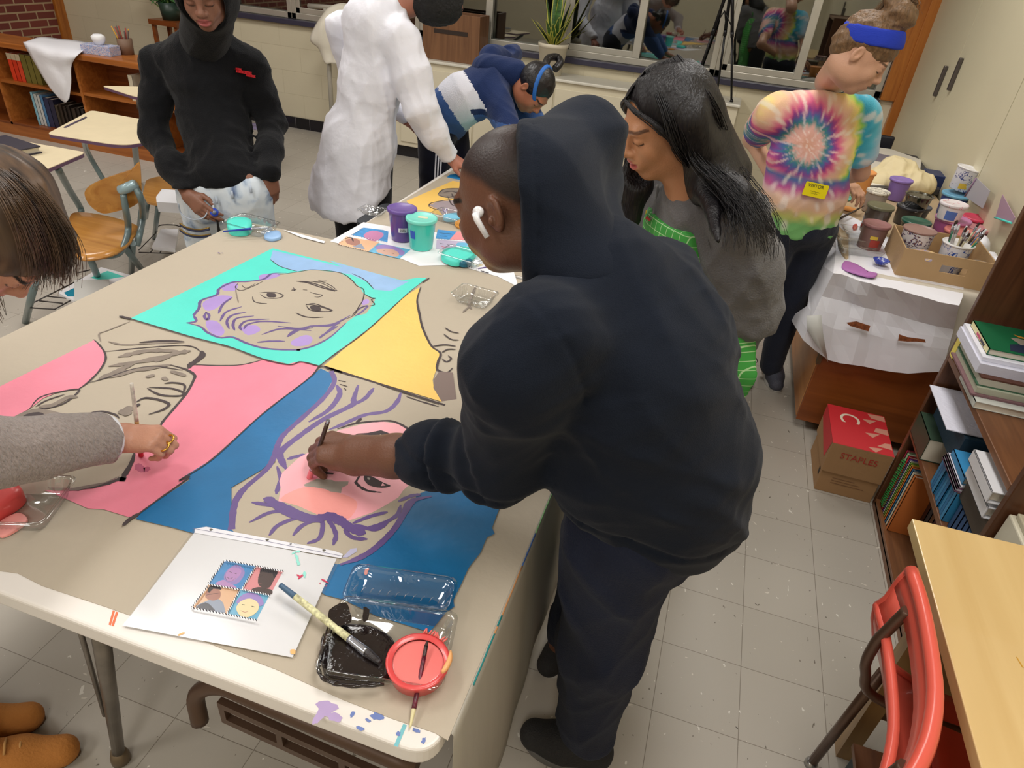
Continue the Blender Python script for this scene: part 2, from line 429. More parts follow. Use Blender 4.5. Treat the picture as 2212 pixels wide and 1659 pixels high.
def tubes(mb, lines, r0, r1=None, n=4):
    for L in lines:
        m = len(L); rs = [r0+( (r1 if r1 is not None else r0)-r0)*i/(m-1) for i in range(m)]; mb.tube(L, rs, n, cap=False)
def strands(mb, guides, n, jit, r, seed=1, wave=0, wf=20, seg=18, rt=.3):
    """hairs blended between neighbouring guide lines"""
    rd = np.random.RandomState(seed)
    G = [np.array(spline(g, 6)) for g in guides]
    def res(g):
        L = np.r_[0, np.cumsum(np.linalg.norm(np.diff(g, axis=0), axis=1))]; t = np.linspace(0, L[-1], seg); return np.stack([np.interp(t, L, g[:, i]) for i in range(3)], 1)
    G = [res(g) for g in G]; m = len(G)
    for _ in range(n):
        t = rd.rand()*(m-1); i = min(int(t), m-2); w = t-i; g = G[i]*(1-w)+G[i+1]*w
        off = rd.randn(3)*jit; s = np.linspace(0, 1, seg)[:, None]
        cut = int(seg*(.75+.25*rd.rand())) if seg > 6 else seg
        g = g+off*(.12+.88*s)
        if wave:
            ph = rd.rand(3)*6.28; g = g+wave*s*np.stack([np.sin(s[:, 0]*wf+ph[0]), np.sin(s[:, 0]*wf*1.1+ph[1]), .4*np.sin(s[:, 0]*wf*.9+ph[2])], 1)
        g = g[:cut]; k = len(g)
        mb.tube(g, [r*(1-(1-rt)*j/(k-1)) for j in range(k)], 4, cap=False)
# ------------------------------------------------------------------ the room
XL, XR, YB, YF, ZC = -6.52, 1.16, 5.894, -3.2, 2.9
def floor_mat():
    m, t, b = nt('vinyl_tile'); N = t.nodes; L = t.links
    tc = N.new('ShaderNodeTexCoord'); geo = N.new('ShaderNodeNewGeometry')
    mp = N.new('ShaderNodeMapping'); mp.inputs['Location'].default_value = (-.1758+.2286*40, -.0014+.2286*40, 0); L.new(geo.outputs['Position'], mp.inputs[0])
    br = N.new('ShaderNodeTexBrick'); br.offset = 0; br.inputs['Scale'].default_value = 1; br.inputs['Mortar Size'].default_value = .0011; br.inputs['Mortar Smooth'].default_value = .3
    br.inputs['Brick Width'].default_value = .2286; br.inputs['Row Height'].default_value = .2286
    br.inputs['Color1'].default_value = rgb(184, 177, 166); br.inputs['Color2'].default_value = rgb(178, 171, 160); br.inputs['Mortar'].default_value = rgb(126, 117, 104)
    L.new(mp.outputs[0], br.inputs['Vector']); cur = br.outputs['Color']
    def fleck(scale, th, col, seed, st):
        nonlocal cur
        q = N.new('ShaderNodeMapping'); q.inputs['Location'].default_value = (seed, seed*2, 0); q.inputs['Scale'].default_value = st; L.new(geo.outputs['Position'], q.inputs[0])
        n = N.new('ShaderNodeTexNoise'); n.inputs['Scale'].default_value = scale; n.inputs['Detail'].default_value = 2; n.inputs['Distortion'].default_value = .6; L.new(q.outputs[0], n.inputs['Vector'])
        r = N.new('ShaderNodeMapRange'); r.inputs[1].default_value = th; r.inputs[2].default_value = th+.02; L.new(n.outputs['Fac'], r.inputs[0])
        x = N.new('ShaderNodeMix'); x.data_type = 'RGBA'; x.inputs[7].default_value = col; L.new(r.outputs[0], x.inputs[0]); L.new(cur, x.inputs[6]); cur = x.outputs[2]
    fleck(58, .715, rgb(226, 222, 212), 3, (1, .55, 1)); fleck(48, .73, rgb(215, 208, 196), 9, (.6, 1, 1))
    fleck(64, .73, rgb(110, 102, 90), 5, (1, .6, 1)); fleck(60, .77, rgb(70, 62, 54), 7, (.7, 1, 1))
    L.new(cur, b.inputs['Base Color']); b.inputs['Roughness'].default_value = .38
    bp = N.new('ShaderNodeBump'); bp.invert = True; bp.inputs['Strength'].default_value = .2; bp.inputs['Distance'].default_value = .001; L.new(br.outputs['Fac'], bp.inputs['Height']); L.new(bp.outputs[0], b.inputs['Normal'])
    return m
def block_mat(name, c1, c2, mort, w, h, mz, axis, off, offx=0, ms=.0022, rough=.6, bump=.4):
    m, t, b = nt(name); N = t.nodes; L = t.links
    geo = N.new('ShaderNodeNewGeometry'); sx = N.new('ShaderNodeSeparateXYZ'); L.new(geo.outputs['Position'], sx.inputs[0])
    cb = N.new('ShaderNodeCombineXYZ'); L.new(sx.outputs[axis], cb.inputs[0]); L.new(sx.outputs[2], cb.inputs[1])
    mp = N.new('ShaderNodeMapping'); mp.inputs['Location'].default_value = (offx+w*40, -mz+h*40, 0); L.new(cb.outputs[0], mp.inputs[0])
    br = N.new('ShaderNodeTexBrick'); br.offset = off; br.inputs['Scale'].default_value = 1; br.inputs['Mortar Size'].default_value = ms; br.inputs['Mortar Smooth'].default_value = .4
    br.inputs['Brick Width'].default_value = w; br.inputs['Row Height'].default_value = h
    br.inputs['Color1'].default_value = c1; br.inputs['Color2'].default_value = c2; br.inputs['Mortar'].default_value = mort
    L.new(mp.outputs[0], br.inputs['Vector']); L.new(br.outputs['Color'], b.inputs['Base Color']); b.inputs['Roughness'].default_value = rough
    n = N.new('ShaderNodeTexNoise'); n.inputs['Scale'].default_value = 50; n.inputs['Detail'].default_value = 5; L.new(geo.outputs['Position'], n.inputs['Vector'])
    ad = N.new('ShaderNodeMath'); ad.operation = 'MULTIPLY_ADD'; ad.inputs[1].default_value = -3; L.new(br.outputs['Fac'], ad.inputs[0]); L.new(n.outputs['Fac'], ad.inputs[2])
    bp = N.new('ShaderNodeBump'); bp.inputs['Strength'].default_value = bump; bp.inputs['Distance'].default_value = .002; L.new(ad.outputs[0], bp.inputs['Height']); L.new(bp.outputs[0], b.inputs['Normal'])
    return m
def struct(mb, name, m, **k): return tag(mb.build(name, m, **k), kind='structure')
M_block = block_mat('painted_block', rgb(222, 212, 184), rgb(219, 209, 181), rgb(208, 197, 168), .4064, .2032, .1016, 0, .5)
M_blocky = block_mat('painted_block_side', rgb(222, 212, 184), rgb(219, 209, 181), rgb(208, 197, 168), .4064, .2032, .1016, 1, .5)
M_brick = block_mat('brown_brick', rgb(128, 62, 50), rgb(108, 50, 42), rgb(176, 150, 118), .2032, .0677, .0, 1, .5, ms=.009, rough=.8)
M_black = block_mat('black_base_tile', rgb(30, 28, 34), rgb(24, 23, 28), rgb(110, 106, 108), .1524, .2, .0, 0, 0, ms=.003, rough=.2)
M_white = mat('ceiling_paint', (226, 222, 212), .8)
struct(MB().box(XL, XR+.3, YF, YB, -.1, 0), 'floor', floor_mat())
struct(MB().box(XL, XR+.3, YF, YB+.25, ZC, ZC+.1), 'ceiling', M_white)
SILL = .945
mb = MB().box(XL-.2, XR+.3, YB, YB+.25, 0, SILL).box(XL-.2, -5.16, YB, YB+.25, SILL, ZC).box(XR, XR+.3, YB, YB+.25, SILL, ZC).box(-5.16, XR, YB, YB+.25, 2.35, ZC)
struct(mb, 'wall_back', M_block)
struct(MB().box(XL-.2, XL, YF, 4.9, 0, ZC).box(XL-.2, XL, 4.9, YB, 0, ZC), 'wall_left', M_brick)
struct(MB().box(XL-.2, XR+.3, YF-.2, YF, 0, ZC), 'wall_front', M_block)
struct(MB().box(XR+.02, XR+.3, YF, YB, 0, ZC), 'wall_right', M_blocky)
struct(MB().box(XL, -3.0, YB-.012, YB, 0, .1016).box(-3.0, XR, YB-.012, YB, 0, .1016), 'baseboard_back', M_black)
# wooden corner and window trims
M_trim = wood('honey_oak', (190, 118, 46), (150, 82, 26), .35, 2)
struct(MB().box(XL, XL+.035, YB-.10, YB, 0, ZC), 'trim_1', M_trim, bevel=.004)
struct(MB().box(1.005, 1.13, YB-.045, YB, SILL-.0, 2.4).box(1.10, XR+.02, YB-.06, YB, 0, 2.4), 'trim_2', M_trim, bevel=.004)
struct(MB().box(-5.16, 1.005, YB-.05, YB+.06, SILL-.045, SILL), 'trim_3', mat('slate_sill', (62, 60, 78), .35), bevel=.006)
# four sliding windows, dark outside
M_alu = mat('window_aluminium', (196, 192, 180), .42, .55, var=.06)
def glass_mat(name, tint, reflect):
    m, t, b = nt(name); N = t.nodes; L = t.links
    out = N['Material Output']; tr = N.new('ShaderNodeBsdfTransparent'); tr.inputs[0].default_value = tint
    gl = N.new('ShaderNodeBsdfGlossy'); gl.inputs['Roughness'].default_value = .02; gl.inputs[0].default_value = (.9, .9, .9, 1)
    mx = N.new('ShaderNodeMixShader'); mx.inputs[0].default_value = reflect
    L.new(tr.outputs[0], mx.inputs[1]); L.new(gl.outputs[0], mx.inputs[2]); L.new(mx.outputs[0], out.inputs[0]); N.remove(b)
    return m
M_glass = glass_mat('window_glass', (.75, .78, .75, 1), .16)
M_screen = mat('dark_insect_screen', (34, 34, 40), .9)
units = [(-5.16, -3.92), (-3.92, -2.68), (-2.68, -1.45), (-1.45, -.20), (-.20, 1.005)]
for i, (a, b) in enumerate(units):
    mid = (a+b)/2; y0, y1 = YB+.02, YB+.075; zt = 2.35
    fr = MB()
    for x0, x1 in ((a, a+.045), (b-.045, b)): fr.box(x0, x1, y0-.01, y1+.03, SILL, zt)
    fr.box(a, b, y0-.01, y1+.03, SILL, SILL+.05).box(a, b, y0-.01, y1+.03, zt-.05, zt)
    w = tag(fr.build('window_%d' % (i+1), M_alu, bevel=.004), kind='structure')
    s = MB().box(mid-.03, mid+.03, y0-.012, y1-.02, SILL+.05, zt-.05).box(a+.045, mid+.03, y0-.006, y0+.02, SILL+.05, SILL+.095).box(a+.045, a+.085, y0-.006, y0+.02, SILL+.05, zt-.05)
    s.build('window_sash', M_alu, w, bevel=.003, origin=w.location)
    MB().box(a+.085, mid-.03, y0+.004, y0+.010, SILL+.095, zt-.05).build('pane', M_glass, w, origin=w.location)
    MB().box(mid+.03, b-.045, y0+.04, y0+.046, SILL+.05, zt-.05).build('pane', M_glass, w, origin=w.location)
struct(MB().box(XL-1, XR+1, YB+1.6, YB+1.7, -.5, 3.4), 'wall_outside', mat('night_hedge', (26, 26, 22), .95, var=.5, vscale=2))
# folding cupboard doors along the right wall
M_door = mat('cream_cupboard_door', (216, 207, 178), .45, var=.02, vscale=2)
M_hand = mat('brushed_pull', (96, 90, 88), .35, .7)
edges = [YB-.06, 4.84, 3.69, 2.54, 1.39, .24, -.91]
for i in range(6):
    y1, y0 = edges[i], edges[i+1]
    d = struct(MB().box(XR, XR+.02, y0+.004, y1-.004, .02, 2.6), 'door_%d' % (i+1), M_door)
    yy = {0: (y0+.16, 1.20), 1: (y1-.10, 1.27)}.get(i, (y1-.10, 1.27) if i % 2 else (y0+.10, 1.2))
    MB().box(XR-.022, XR, yy[0]-.014, yy[0]+.014, yy[1]-.085, yy[1]+.085).build('door_handle', M_hand, d, bevel=.005, origin=d.location)
struct(MB().box(XR-.006, XR+.02, YF, YB-.06, 0, .02), 'trim_4', mat('door_track', (90, 84, 74), .5))
# ceiling lights: three rows of recessed tube fittings
M_diff = mat('light_diffuser', (255, 250, 240), .5, emit=1.0)
M_fit = mat('white_metal', (232, 230, 224), .4)
k = 0
for x in (-4.6, -2.1, .2):
    for y in (-1.6, 1.1, 3.6):
        t = thing('ceiling_light', 'recessed tube light in the ceiling, out of the frame', 'light', (x, y, ZC), group='recessed tube lights in the ceiling')
        MB().box(x-.31, x+.31, y-.61, y+.61, ZC-.03, ZC).build('light_frame', M_fit, t)
        MB().box(x-.29, x+.29, y-.59, y+.59, ZC-.036, ZC-.03).build('diffuser', M_diff, t)
        l = bpy.data.lights.new('tube_light', 'AREA'); l.shape = 'RECTANGLE'; l.size = .56; l.size_y = 1.16; l.energy = 30; l.color = (1.0, .975, .94)
        lo = bpy.data.objects.new('tube_light', l); COL.objects.link(lo); lo.location = (x, y, ZC-.04)
w = bpy.data.worlds.new('night'); C.world = w; w.use_nodes = True
w.node_tree.nodes['Background'].inputs[0].default_value = (.02, .022, .03, 1); w.node_tree.nodes['Background'].inputs[1].default_value = .3
C.view_settings.view_transform = 'Standard'; C.view_settings.look = 'None'; C.view_settings.gamma = 1; C.view_settings.exposure = -.26
try: C.view_settings.use_curve_mapping = False
except Exception: pass
cy = C.cycles; cy.max_bounces = 6; cy.diffuse_bounces = 3; cy.glossy_bounces = 3; cy.transparent_max_bounces = 12; cy.caustics_reflective = False; cy.caustics_refractive = False
# ventilator cabinet under the windows
MC = mat('enamel_cream', (222, 213, 188), .4, var=.03, vscale=3)
vx0, vx1, vy, vz = -3.30, .04, 5.58, .80
t = thing('heater_cabinet', 'long cream metal heater cabinet with a pale rim under the windows', 'heater', ((vx0+vx1)/2, (vy+YB)/2, 0))
MB().box(vx0, vx1, vy, YB-.013, .1, vz).build('cabinet_body', MC, t, bevel=.004)
MB().box(vx0+.02, vx1-.02, vy+.04, YB-.013, 0, .1).build('plinth', mat('black_plinth', (22, 21, 26), .5), t)
MB().box(vx0-.01, vx1+.01, vy-.025, YB-.013, vz, vz+.022).build('top_rim', mat('rim_white', (225, 221, 208), .3), t, bevel=.006)
for i, x in enumerate((-2.7, -2.03, -1.36, -.69)):
    MB().box(x, x+.655, vy-.012, vy, .14, vz-.05).build('front_panel', MC, t, bevel=.003)
MB().lathe([(.008, 0), (.006, .004)], (-1.12, vy-.012, .70), 12, (0, -1, 0)).build('screw', mat('dark_metal', (40, 38, 36), .4, .6), t)
# ------------------------------------------------------------------ the painting tables
ZT = .72
M_ply = mat('white_plastic_table', (236, 230, 224), .35, var=.015, vscale=3)
M_kraft = mat('grey_brown_kraft_paper', (186, 174, 156), .75, bump=.15, bscale=40, var=.025, vscale=3)
M_legs = mat('worn_grey_steel', (128, 122, 116), .38, .75, var=.15, vscale=20)
M_brown = mat('brown_painted_steel', (84, 62, 48), .45, .3, var=.12)
def rrect(x0, x1, y0, y1, r): return rounded([(x0, y0), (x1, y0), (x1, y1), (x0, y1)], r, 8)
tb = thing('folding_table', 'large white folding table nearest the camera, with splashed rim and worn steel legs', 'table', (-.92, 1.27, 0))
m = MB().prism(rrect(-1.66, -.185, .472, 2.06, .05), ZT-.038, ZT); m.build('tabletop', M_ply, tb, bevel=.006, seg=3)
# paint marks along the near edge
mk = MB()
def blot(mb, cx, cy, rx, ry, z, n=14, seed=0, rot=0):
    rd = random.Random(seed); pts = []
    for i in range(n):
        a = 2*math.pi*i/n; q = 1+rd.uniform(-.3, .3); x, y = rx*q*math.cos(a), ry*q*math.sin(a)
        pts.append((cx+x*math.cos(rot)-y*math.sin(rot), cy+x*math.sin(rot)+y*math.cos(rot), z))
    mb.poly(pts)
pl = mat('lilac_paint', (183, 160, 205), .4); blu = mat('blue_speck', (110, 130, 190), .5); org = mat('orange_paint', (232, 118, 74), .5); teal_l = mat('pale_teal_paint', (120, 190, 200), .5)
for n_, u, v, rx, ry, c, s_ in ((0, 705, 1530, .016, .012, 0, 1), (0, 690, 1545, .006, .016, 0, 2), (0, 722, 1548, .014, .006, 0, 3), (1, 762, 1543, .003, .006, 1, 4), (1, 815, 1548, .010, .005, 1, 5), (1, 778, 1573, .006, .003, 1, 6), (1, 860, 1585, .004, .004, 1, 7), (1, 900, 1578, .006, .003, 1, 8), (1, 915, 1600, .003, .005, 1, 9), (1, 795, 1556, .005, .002, 1, 10)):
    p = PZ(u, v, ZT+.0004); mk.m = c; blot(mk, p[0], p[1], rx, ry, ZT+.0003+s_*3e-5, seed=s_)
mk.m = 2
for a, b in (((253, 1322), (243, 1352)), ((246, 1319), (237, 1350))):
    p, q = PZ(*a, ZT+.0004), PZ(*b, ZT+.0004); d = (.0022, .0005); mk.poly([(p[0]-d[0], p[1], ZT+.0004), (p[0]+d[0], p[1], ZT+.0004), (q[0]+d[0], q[1], ZT+.0004), (q[0]-d[0], q[1], ZT+.0004)])
mk.m = 3
p, q = PZ(875, 1565, ZT+.0004), PZ(855, 1612, ZT+.0004); mk.poly([(p[0]-.003, p[1], ZT+.0004), (p[0]+.003, p[1], ZT+.0004), (q[0]+.003, q[1], ZT+.0004), (q[0]-.003, q[1], ZT+.0004)])
tag(mk.build('paint_specks', [pl, blu, org, teal_l], tb), kind='stuff')
# legs: one folding pair near the left, its brace, and the far ones
def leg(x0, y0, x1, y1, r=.0155):
    g = MB().tube([(x0, y0, ZT-.04), (x1, y1, .03)], [r*1.1, r*.85], 14)
    L_ = g.build('leg', M_legs, tb)
    sub(MB().lathe([(.014, 0), (.021, .004), (.021, .02), (.015, .045)], (x1, y1, 0), 16), 'foot_cap', mat('ferrule', (120, 104, 84), .4, .5), L_, tb)
leg(-.86, .545, -1.01, .560); leg(-.86, 1.10, -1.01, 1.10); leg(-1.55, 1.45, -1.60, 1.95); leg(-.35, 1.9, -.30, 1.98)
MB().tube([(-.90, .53, ZT-.05), (-.985, .552, .22)], .005, 8).build('brace', M_legs, tb)
MB().tube([(-.86, .545, ZT-.06), (-.86, 1.10, ZT-.06)], .012, 10).build('cross_tube', M_legs, tb)
# the second leg set lies folded under the top
A = PZ(432, 1560, .50); B = PZ(425, 1500, .56); Cc = PZ(470, 1480, .60); D = PZ(900, 1660, .62)
fr = MB().tube(spline([A, B, Cc+np.array((0.005, 0, .0)), PZ(560, 1515, .61), D], 6), .015, 12)
fr.build('folded_leg', M_brown, tb)
rl = MB()
p0 = PZ(470, 1500, .60); p1 = PZ(960, 1720, .60)
dx = (p1-p0)/np.linalg.norm(p1-p0); nrm = np.array((-dx[1], dx[0], 0))
def beam(o, a, b, w, z0, z1, g):
    q = [o+dx*a-nrm*w, o+dx*b-nrm*w, o+dx*b+nrm*w, o+dx*a+nrm*w]; v = [(p[0], p[1], z) for z in (z0, z1) for p in q]
    g.add(v, [(3, 2, 1, 0), (4, 5, 6, 7), (0, 1, 5, 4), (1, 2, 6, 5), (2, 3, 7, 6), (3, 0, 4, 7)], False)
beam(p0, 0, .46, .006, .57, .585, rl); beam(p0, 0, .46, .006, .525, .54, rl)
for a in (.0, .115, .235, .36, .448): beam(p0, a, a+.012, .006, .54, .57, rl)
rl.build('apron_rail', M_brown, tb)
# paper over the table
def zpoly(pts, z=ZT+.0012): return [tuple(PZ(u, v, z)) for u, v in pts]
edge = [(227, 1310), (430, 1381), (600, 1447), (740, 1511), (850, 1553), (938, 1582)]
L3 = [(-1.68, .505, 0), (-1.2, .50, 0)]
ep = [PZ(u, v, ZT+.0012) for u, v in [(0, 1233), (38, 1238), (91, 1265)]+edge]
xr = -.176
pp = [(-1.672, ep[0][1]+.01)]+[(p[0], p[1]) for p in ep]+[(xr, ep[-1][1]-.004), (xr, 2.078), (-1.28, 2.078), (-1.672, 2.07)]
pa = MB().prism(pp, ZT+.0002, ZT+.0012)
paper = pa.build('kraft_paper', M_kraft); tag(paper, 'grey-brown kraft paper over the nearest table, with four big painted portraits on it', 'paper')
# the part that hangs down the right side
rows = []
ys = np.linspace(.515, 2.05, 40); zs = [ZT+.001, ZT-.004, ZT-.03, .6, .5, .4, .3, .2, .12]
for i, z in enumerate(zs):
    r = []
    for j, y in enumerate(ys):
        off = 0 if i == 0 else .004+.012*min(1, (ZT-z)/.3)*(1+.5*math.sin(y*9+z*2))+.004*math.sin(y*31+z*5)*(ZT-z)
        r.append((xr+off, y-(.03*(ZT-z) if i > 1 else 0), z))
    rows.append(r)
flap = MB().grid(rows, thick=.0012).build('paper_skirt', mat('pale_kraft_flap', (176, 170, 158), .7, bump=.3, bscale=12, var=.05, vscale=4, stretch=(1, 1, .2)))
tag(flap, 'pale paper skirt hanging from the right edge of the nearest table behind the hooded painter', 'paper')
st = MB()
for k, (c, a, b) in enumerate(((0, .60, .74), (1, .70, .86), (2, .86, .95), (3, .95, 1.18), (0, 1.2, 1.5))):
    st.m = c; st.tube([(xr+.0035, a+(b-a)*i/8, ZT-.0008+.0008*math.sin(i*2+k)) for i in range(9)], .0016, 6)
st.build('paint_edge', [mat('edge_teal', (20, 130, 130), .5), mat('edge_orange', (196, 140, 90), .5), mat('edge_blue', (60, 96, 160), .5), mat('edge_green', (120, 168, 110), .5)], flap, origin=flap.location)
# second table behind
tc_ = thing('folding_table', 'paper-covered folding table behind the nearest one, with a smaller painted sheet on it', 'table', (-.56, 2.75, 0))
MB().prism(rrect(-1.27, -.12, 2.10, 3.42, .04), ZT-.035, ZT).build('tabletop', M_ply, tc_, bevel=.006)
for x, y in ((-1.15, 2.25), (-.24, 2.25), (-1.15, 3.3), (-.24, 3.3)): MB().tube([(x, y, ZT-.035), (x, y, 0)], .014, 12).build('leg', M_legs, tc_)
# ------------------------------------------------------------------ what is painted on the paper
k4 = 2212/740.
def c4(*p): return [(x/k4, 480+y/k4) for x, y in p]
def c5(*p): return [(600+x/k4, 460+y/k4) for x, y in p]
def cb(*p): return [(500+x/2.638, 1030+y/2.638) for x, y in p]
def ca(*p): return [(x/2.638, 1030+y/2.638) for x, y in p]
def ch(*p): return [(600+x/6.144, 860+y/6.144) for x, y in p]
class Art:
    def __init__(s, z0, step=2e-5): s.mb = MB(); s.mats = []; s.z = z0; s.st = step; s.rd = random.Random(3)
    def mi(s, m):
        if m not in s.mats: s.mats.append(m)
        s.mb.m = s.mats.index(m)
    def fill(s, px, m, sm=0):
        s.mi(m); s.z += s.st
        w = [PZ(u, v, s.z) for u, v in px]
        if sm: w = spline(w, sm, True)
        s.mb.poly([tuple(p) for p in w]); return s
    def line(s, px, m, w=5, sm=6, taper=True, rough=.12):
        """brush stroke, w in millimetres"""
        s.mi(m); s.z += s.st
        P = [PZ(u, v, s.z) for u, v in px]; P = spline(P, sm) if sm else P; n = len(P); L_ = []; R_ = []
        for i, p in enumerate(P):
            d = P[min(i+1, n-1)]-P[max(i-1, 0)]; d = d/(np.linalg.norm(d)+1e-9); nn = np.array((-d[1], d[0], 0)); t = i/(n-1)
            ww = w*.0005*((min(1, .35+4*t)*min(1, .35+4*(1-t))) if taper else 1)*(1+s.rd.uniform(-rough, rough))
            L_.append(p+nn*ww); R_.append(p-nn*ww)
        vs = L_+R_; s.mb.add(vs, [(i, n+i, n+i+1, i+1) for i in range(n-1)], False); return s
    def spots(s, u, v, r, n, m, sz=2):
        for _ in range(n):
            p = PZ(u+s.rd.gauss(0, r), v+s.rd.gauss(0, r*.6), s.z); s.mi(m); blot(s.mb, p[0], p[1], sz*.0005*s.rd.uniform(.5, 1.5), sz*.0005*s.rd.uniform(.5, 1.5), s.z+s.st, 7, s.rd.random())
pt = lambda n, c, v=.03, r=.45: mat(n, c, r, var=v, vscale=9, bump=.08, bscale=60)
P_teal = pt('turquoise_paint', (84, 224, 208)); P_lb = pt('sky_blue_paint', (150, 188, 232), .10); P_yel = pt('yellow_paint', (247, 202, 104))
P_pink = pt('rose_pink_paint', (240, 136, 158), .05); P_blue = pt('deep_blue_paint', (18, 108, 164), .10); P_lp = pt('light_pink_paint', (250, 176, 186), .04)
P_sal = pt('salmon_paint', (251, 164, 158), .06)
P_pur = pt('purple_paint', (104, 82, 140), .12); P_vio = pt('light_violet_paint', (176, 148, 214), .08); P_tan = M_kraft; P_k = mat('charcoal_line', (74, 64, 66), .8); P_kg = mat('charcoal_smudge', (140, 128, 118), .85, var=.12, vscale=30); P_brn = mat('grey_brown_paint', (128, 110, 104), .6); P_whs = mat('grey_wash_paint', (168, 158, 148), .5)
a = Art(ZT+.0014)
# --- upper square: turquoise portrait
a.fill(c4((845, 620), (1760, 168), (2212, 280))+c5((330, 305), (560, 370), (800, 435), (905, 418), (962, 420), (830, 525), (580, 752), (350, 920), (268, 990))+c4((1940, 897), (1860, 915), (1700, 880), (1480, 800), (1230, 735)), P_teal)
a.fill(c4((1762, 180), (2212, 290))+c5((330, 308), (560, 370), (800, 437), (850, 440), (730, 505), (620, 495), (585, 450), (480, 400), (330, 370), (150, 372))+c4((1920, 318), (1810, 287), (1745, 240)), P_lb)
face = c4((1250, 600), (1285, 555), (1300, 505), (1400, 468), (1415, 430), (1500, 388), (1600, 382), (1700, 368), (1750, 332), (1850, 330), (1920, 322), (1990, 312))+c5((130, 380), (230, 367), (400, 385), (470, 425), (535, 485), (555, 520), (600, 545), (630, 560), (600, 610), (570, 650), (500, 665), (440, 710), (340, 800), (230, 860), (130, 884), (0, 887))+c4((1800, 822), (1690, 808), (1590, 778), (1510, 735), (1420, 745), (1340, 712), (1285, 675), (1200, 650), (1265, 635))
a.fill(face, P_tan)
for b_ in (c4((1310, 520), (1400, 475), (1500, 480), (1440, 520), (1390, 560), (1330, 570)), c4((1400, 640), (1450, 700), (1420, 735), (1350, 705), (1330, 640)), c4((1560, 680), (1650, 665), (1680, 700), (1600, 730)), c4((1680, 340), (1790, 330), (1800, 350), (1690, 375)), c4((1440, 400), (1530, 395), (1520, 440), (1440, 440)), c4((1880, 770), (1960, 730), (2010, 740), (1980, 790), (1900, 800)), c5((100, 830), (180, 790), (225, 810), (200, 850), (120, 860)), c5((540, 570), (580, 555), (590, 580), (550, 595))): a.fill(b_, P_vio, 3)
a.line(face[0:9]+[], P_pur, 9, taper=False); a.line(c4((1500, 388), (1600, 382), (1700, 368), (1750, 332), (1850, 328)), P_pur, 4)
a.line(c4((1205, 650), (1290, 672), (1340, 712), (1420, 745), (1500, 742), (1590, 780), (1690, 810), (1800, 822), (1930, 824))+c5((130, 884), (230, 858), (340, 800), (440, 710)), P_pur, 8)
a.line(c4((1250, 600), (1265, 640), (1200, 650)), P_pur, 8)
for s_ in (((1500, 485), (1440, 530), (1410, 590)), ((1560, 545), (1460, 580), (1420, 640)), ((1590, 580), (1500, 600), (1465, 640), (1480, 690)), ((1640, 605), (1530, 620), (1505, 660), (1515, 700)), ((1740, 625), (1600, 635), (1550, 670), (1560, 700)), ((1880, 650), (1700, 640), (1600, 660), (1575, 690)), ((1690, 725), (1800, 690), (1900, 690), (2010, 700)), ((1860, 740), (1920, 700), (2010, 670), (2120, 670), (2200, 650)), ((2060, 745), (2130, 700), (2180, 670)), ((1660, 775), (1740, 768), (1840, 768)), ((1330, 580), (1350, 600), (1340, 630), (1320, 610), (1330, 580))): a.line(c4(*s_), P_pur, 8)
for s_ in (((0, 730), (130, 745), (230, 730), (360, 715), (470, 660)), ((60, 800), (110, 760), (230, 740)), ((270, 810), (340, 750), (400, 700), (440, 680)), ((500, 665), (540, 640), (580, 600), (540, 610), (500, 640))): a.line(c5(*s_), P_pur, 7)
a.line(c4((1745, 240), (1810, 285), (1920, 318)), P_k, 3); a.line(c5((0, 400), (130, 380), (230, 367), (400, 385), (475, 430), (510, 470), (555, 495), (550, 560), (520, 610), (490, 660), (400, 700)), P_k, 3.5); a.line(c5((480, 390), (560, 430), (620, 490)), P_k, 3)
a.line(c5((555, 520), (600, 545), (630, 550), (605, 560), (625, 590), (590, 600)), P_k, 4); a.line(c5((480, 660), (520, 620), (570, 600)), P_k, 3)
a.line(c4((1540, 390), (1520, 420), (1560, 440), (1640, 410), (1700, 380)), P_k, 3); a.line(c4((1560, 405), (1590, 425), (1650, 395)), P_k, 2.5); a.line(c4((1520, 430), (1530, 480), (1540, 520)), P_kg, 4)
# eyes, nose, mouth (charcoal)
for o, q in ((c4, [(1675, 455), (1720, 452), (1790, 455), (1828, 475), (1790, 490), (1720, 488), (1680, 465)]), (c4, [(1975, 530), (2030, 525), (2100, 550), (2145, 570), (2080, 577), (2010, 568), (1978, 540)])): a.line(o(*q), P_k, 4)
for q in ([(1725, 458), (1775, 460), (1780, 482), (1730, 482)], [(2020, 538), (2065, 548), (2070, 570), (2020, 562)]): a.fill(c4(*q), P_k, 3)
a.line(c4((1630, 480), (1640, 510), (1680, 522), (1725, 525)), P_k, 3.5); a.line(c4((1915, 585), (1960, 605), (2020, 615), (2090, 612)), P_k, 3.5)
a.line(c4((1915, 380), (1990, 385), (2080, 412), (2140, 435), (2180, 442)), P_k, 5); a.line(c4((2000, 380), (2080, 385), (2140, 410), (2175, 440)), P_k, 2.5); a.line(c4((1880, 440), (1915, 432)), P_k, 3); a.line(c4((2055, 372), (2080, 380), (2110, 378)), P_kg, 7)
a.line(c4((1955, 435), (1985, 437)), P_k, 2.5); a.line(c4((2000, 450), (2040, 462), (2080, 470), (2060, 482), (2030, 482)), P_k, 2.5)
a.line(c5((90, 490), (110, 500), (100, 480)), P_k, 3); a.line(c5((180, 595), (200, 590), (260, 600), (345, 630), (290, 635), (210, 625), (185, 600)), P_k, 4); a.fill(c5((215, 598), (265, 606), (265, 628), (215, 620)), P_k, 3)
a.line(c5((115, 645), (170, 668), (230, 675), (295, 672)), P_k, 3.5); a.line(c5((120, 440), (190, 450), (280, 480), (370, 505)), P_k, 5); a.line(c5((210, 440), (290, 455), (370, 498)), P_k, 2.5)
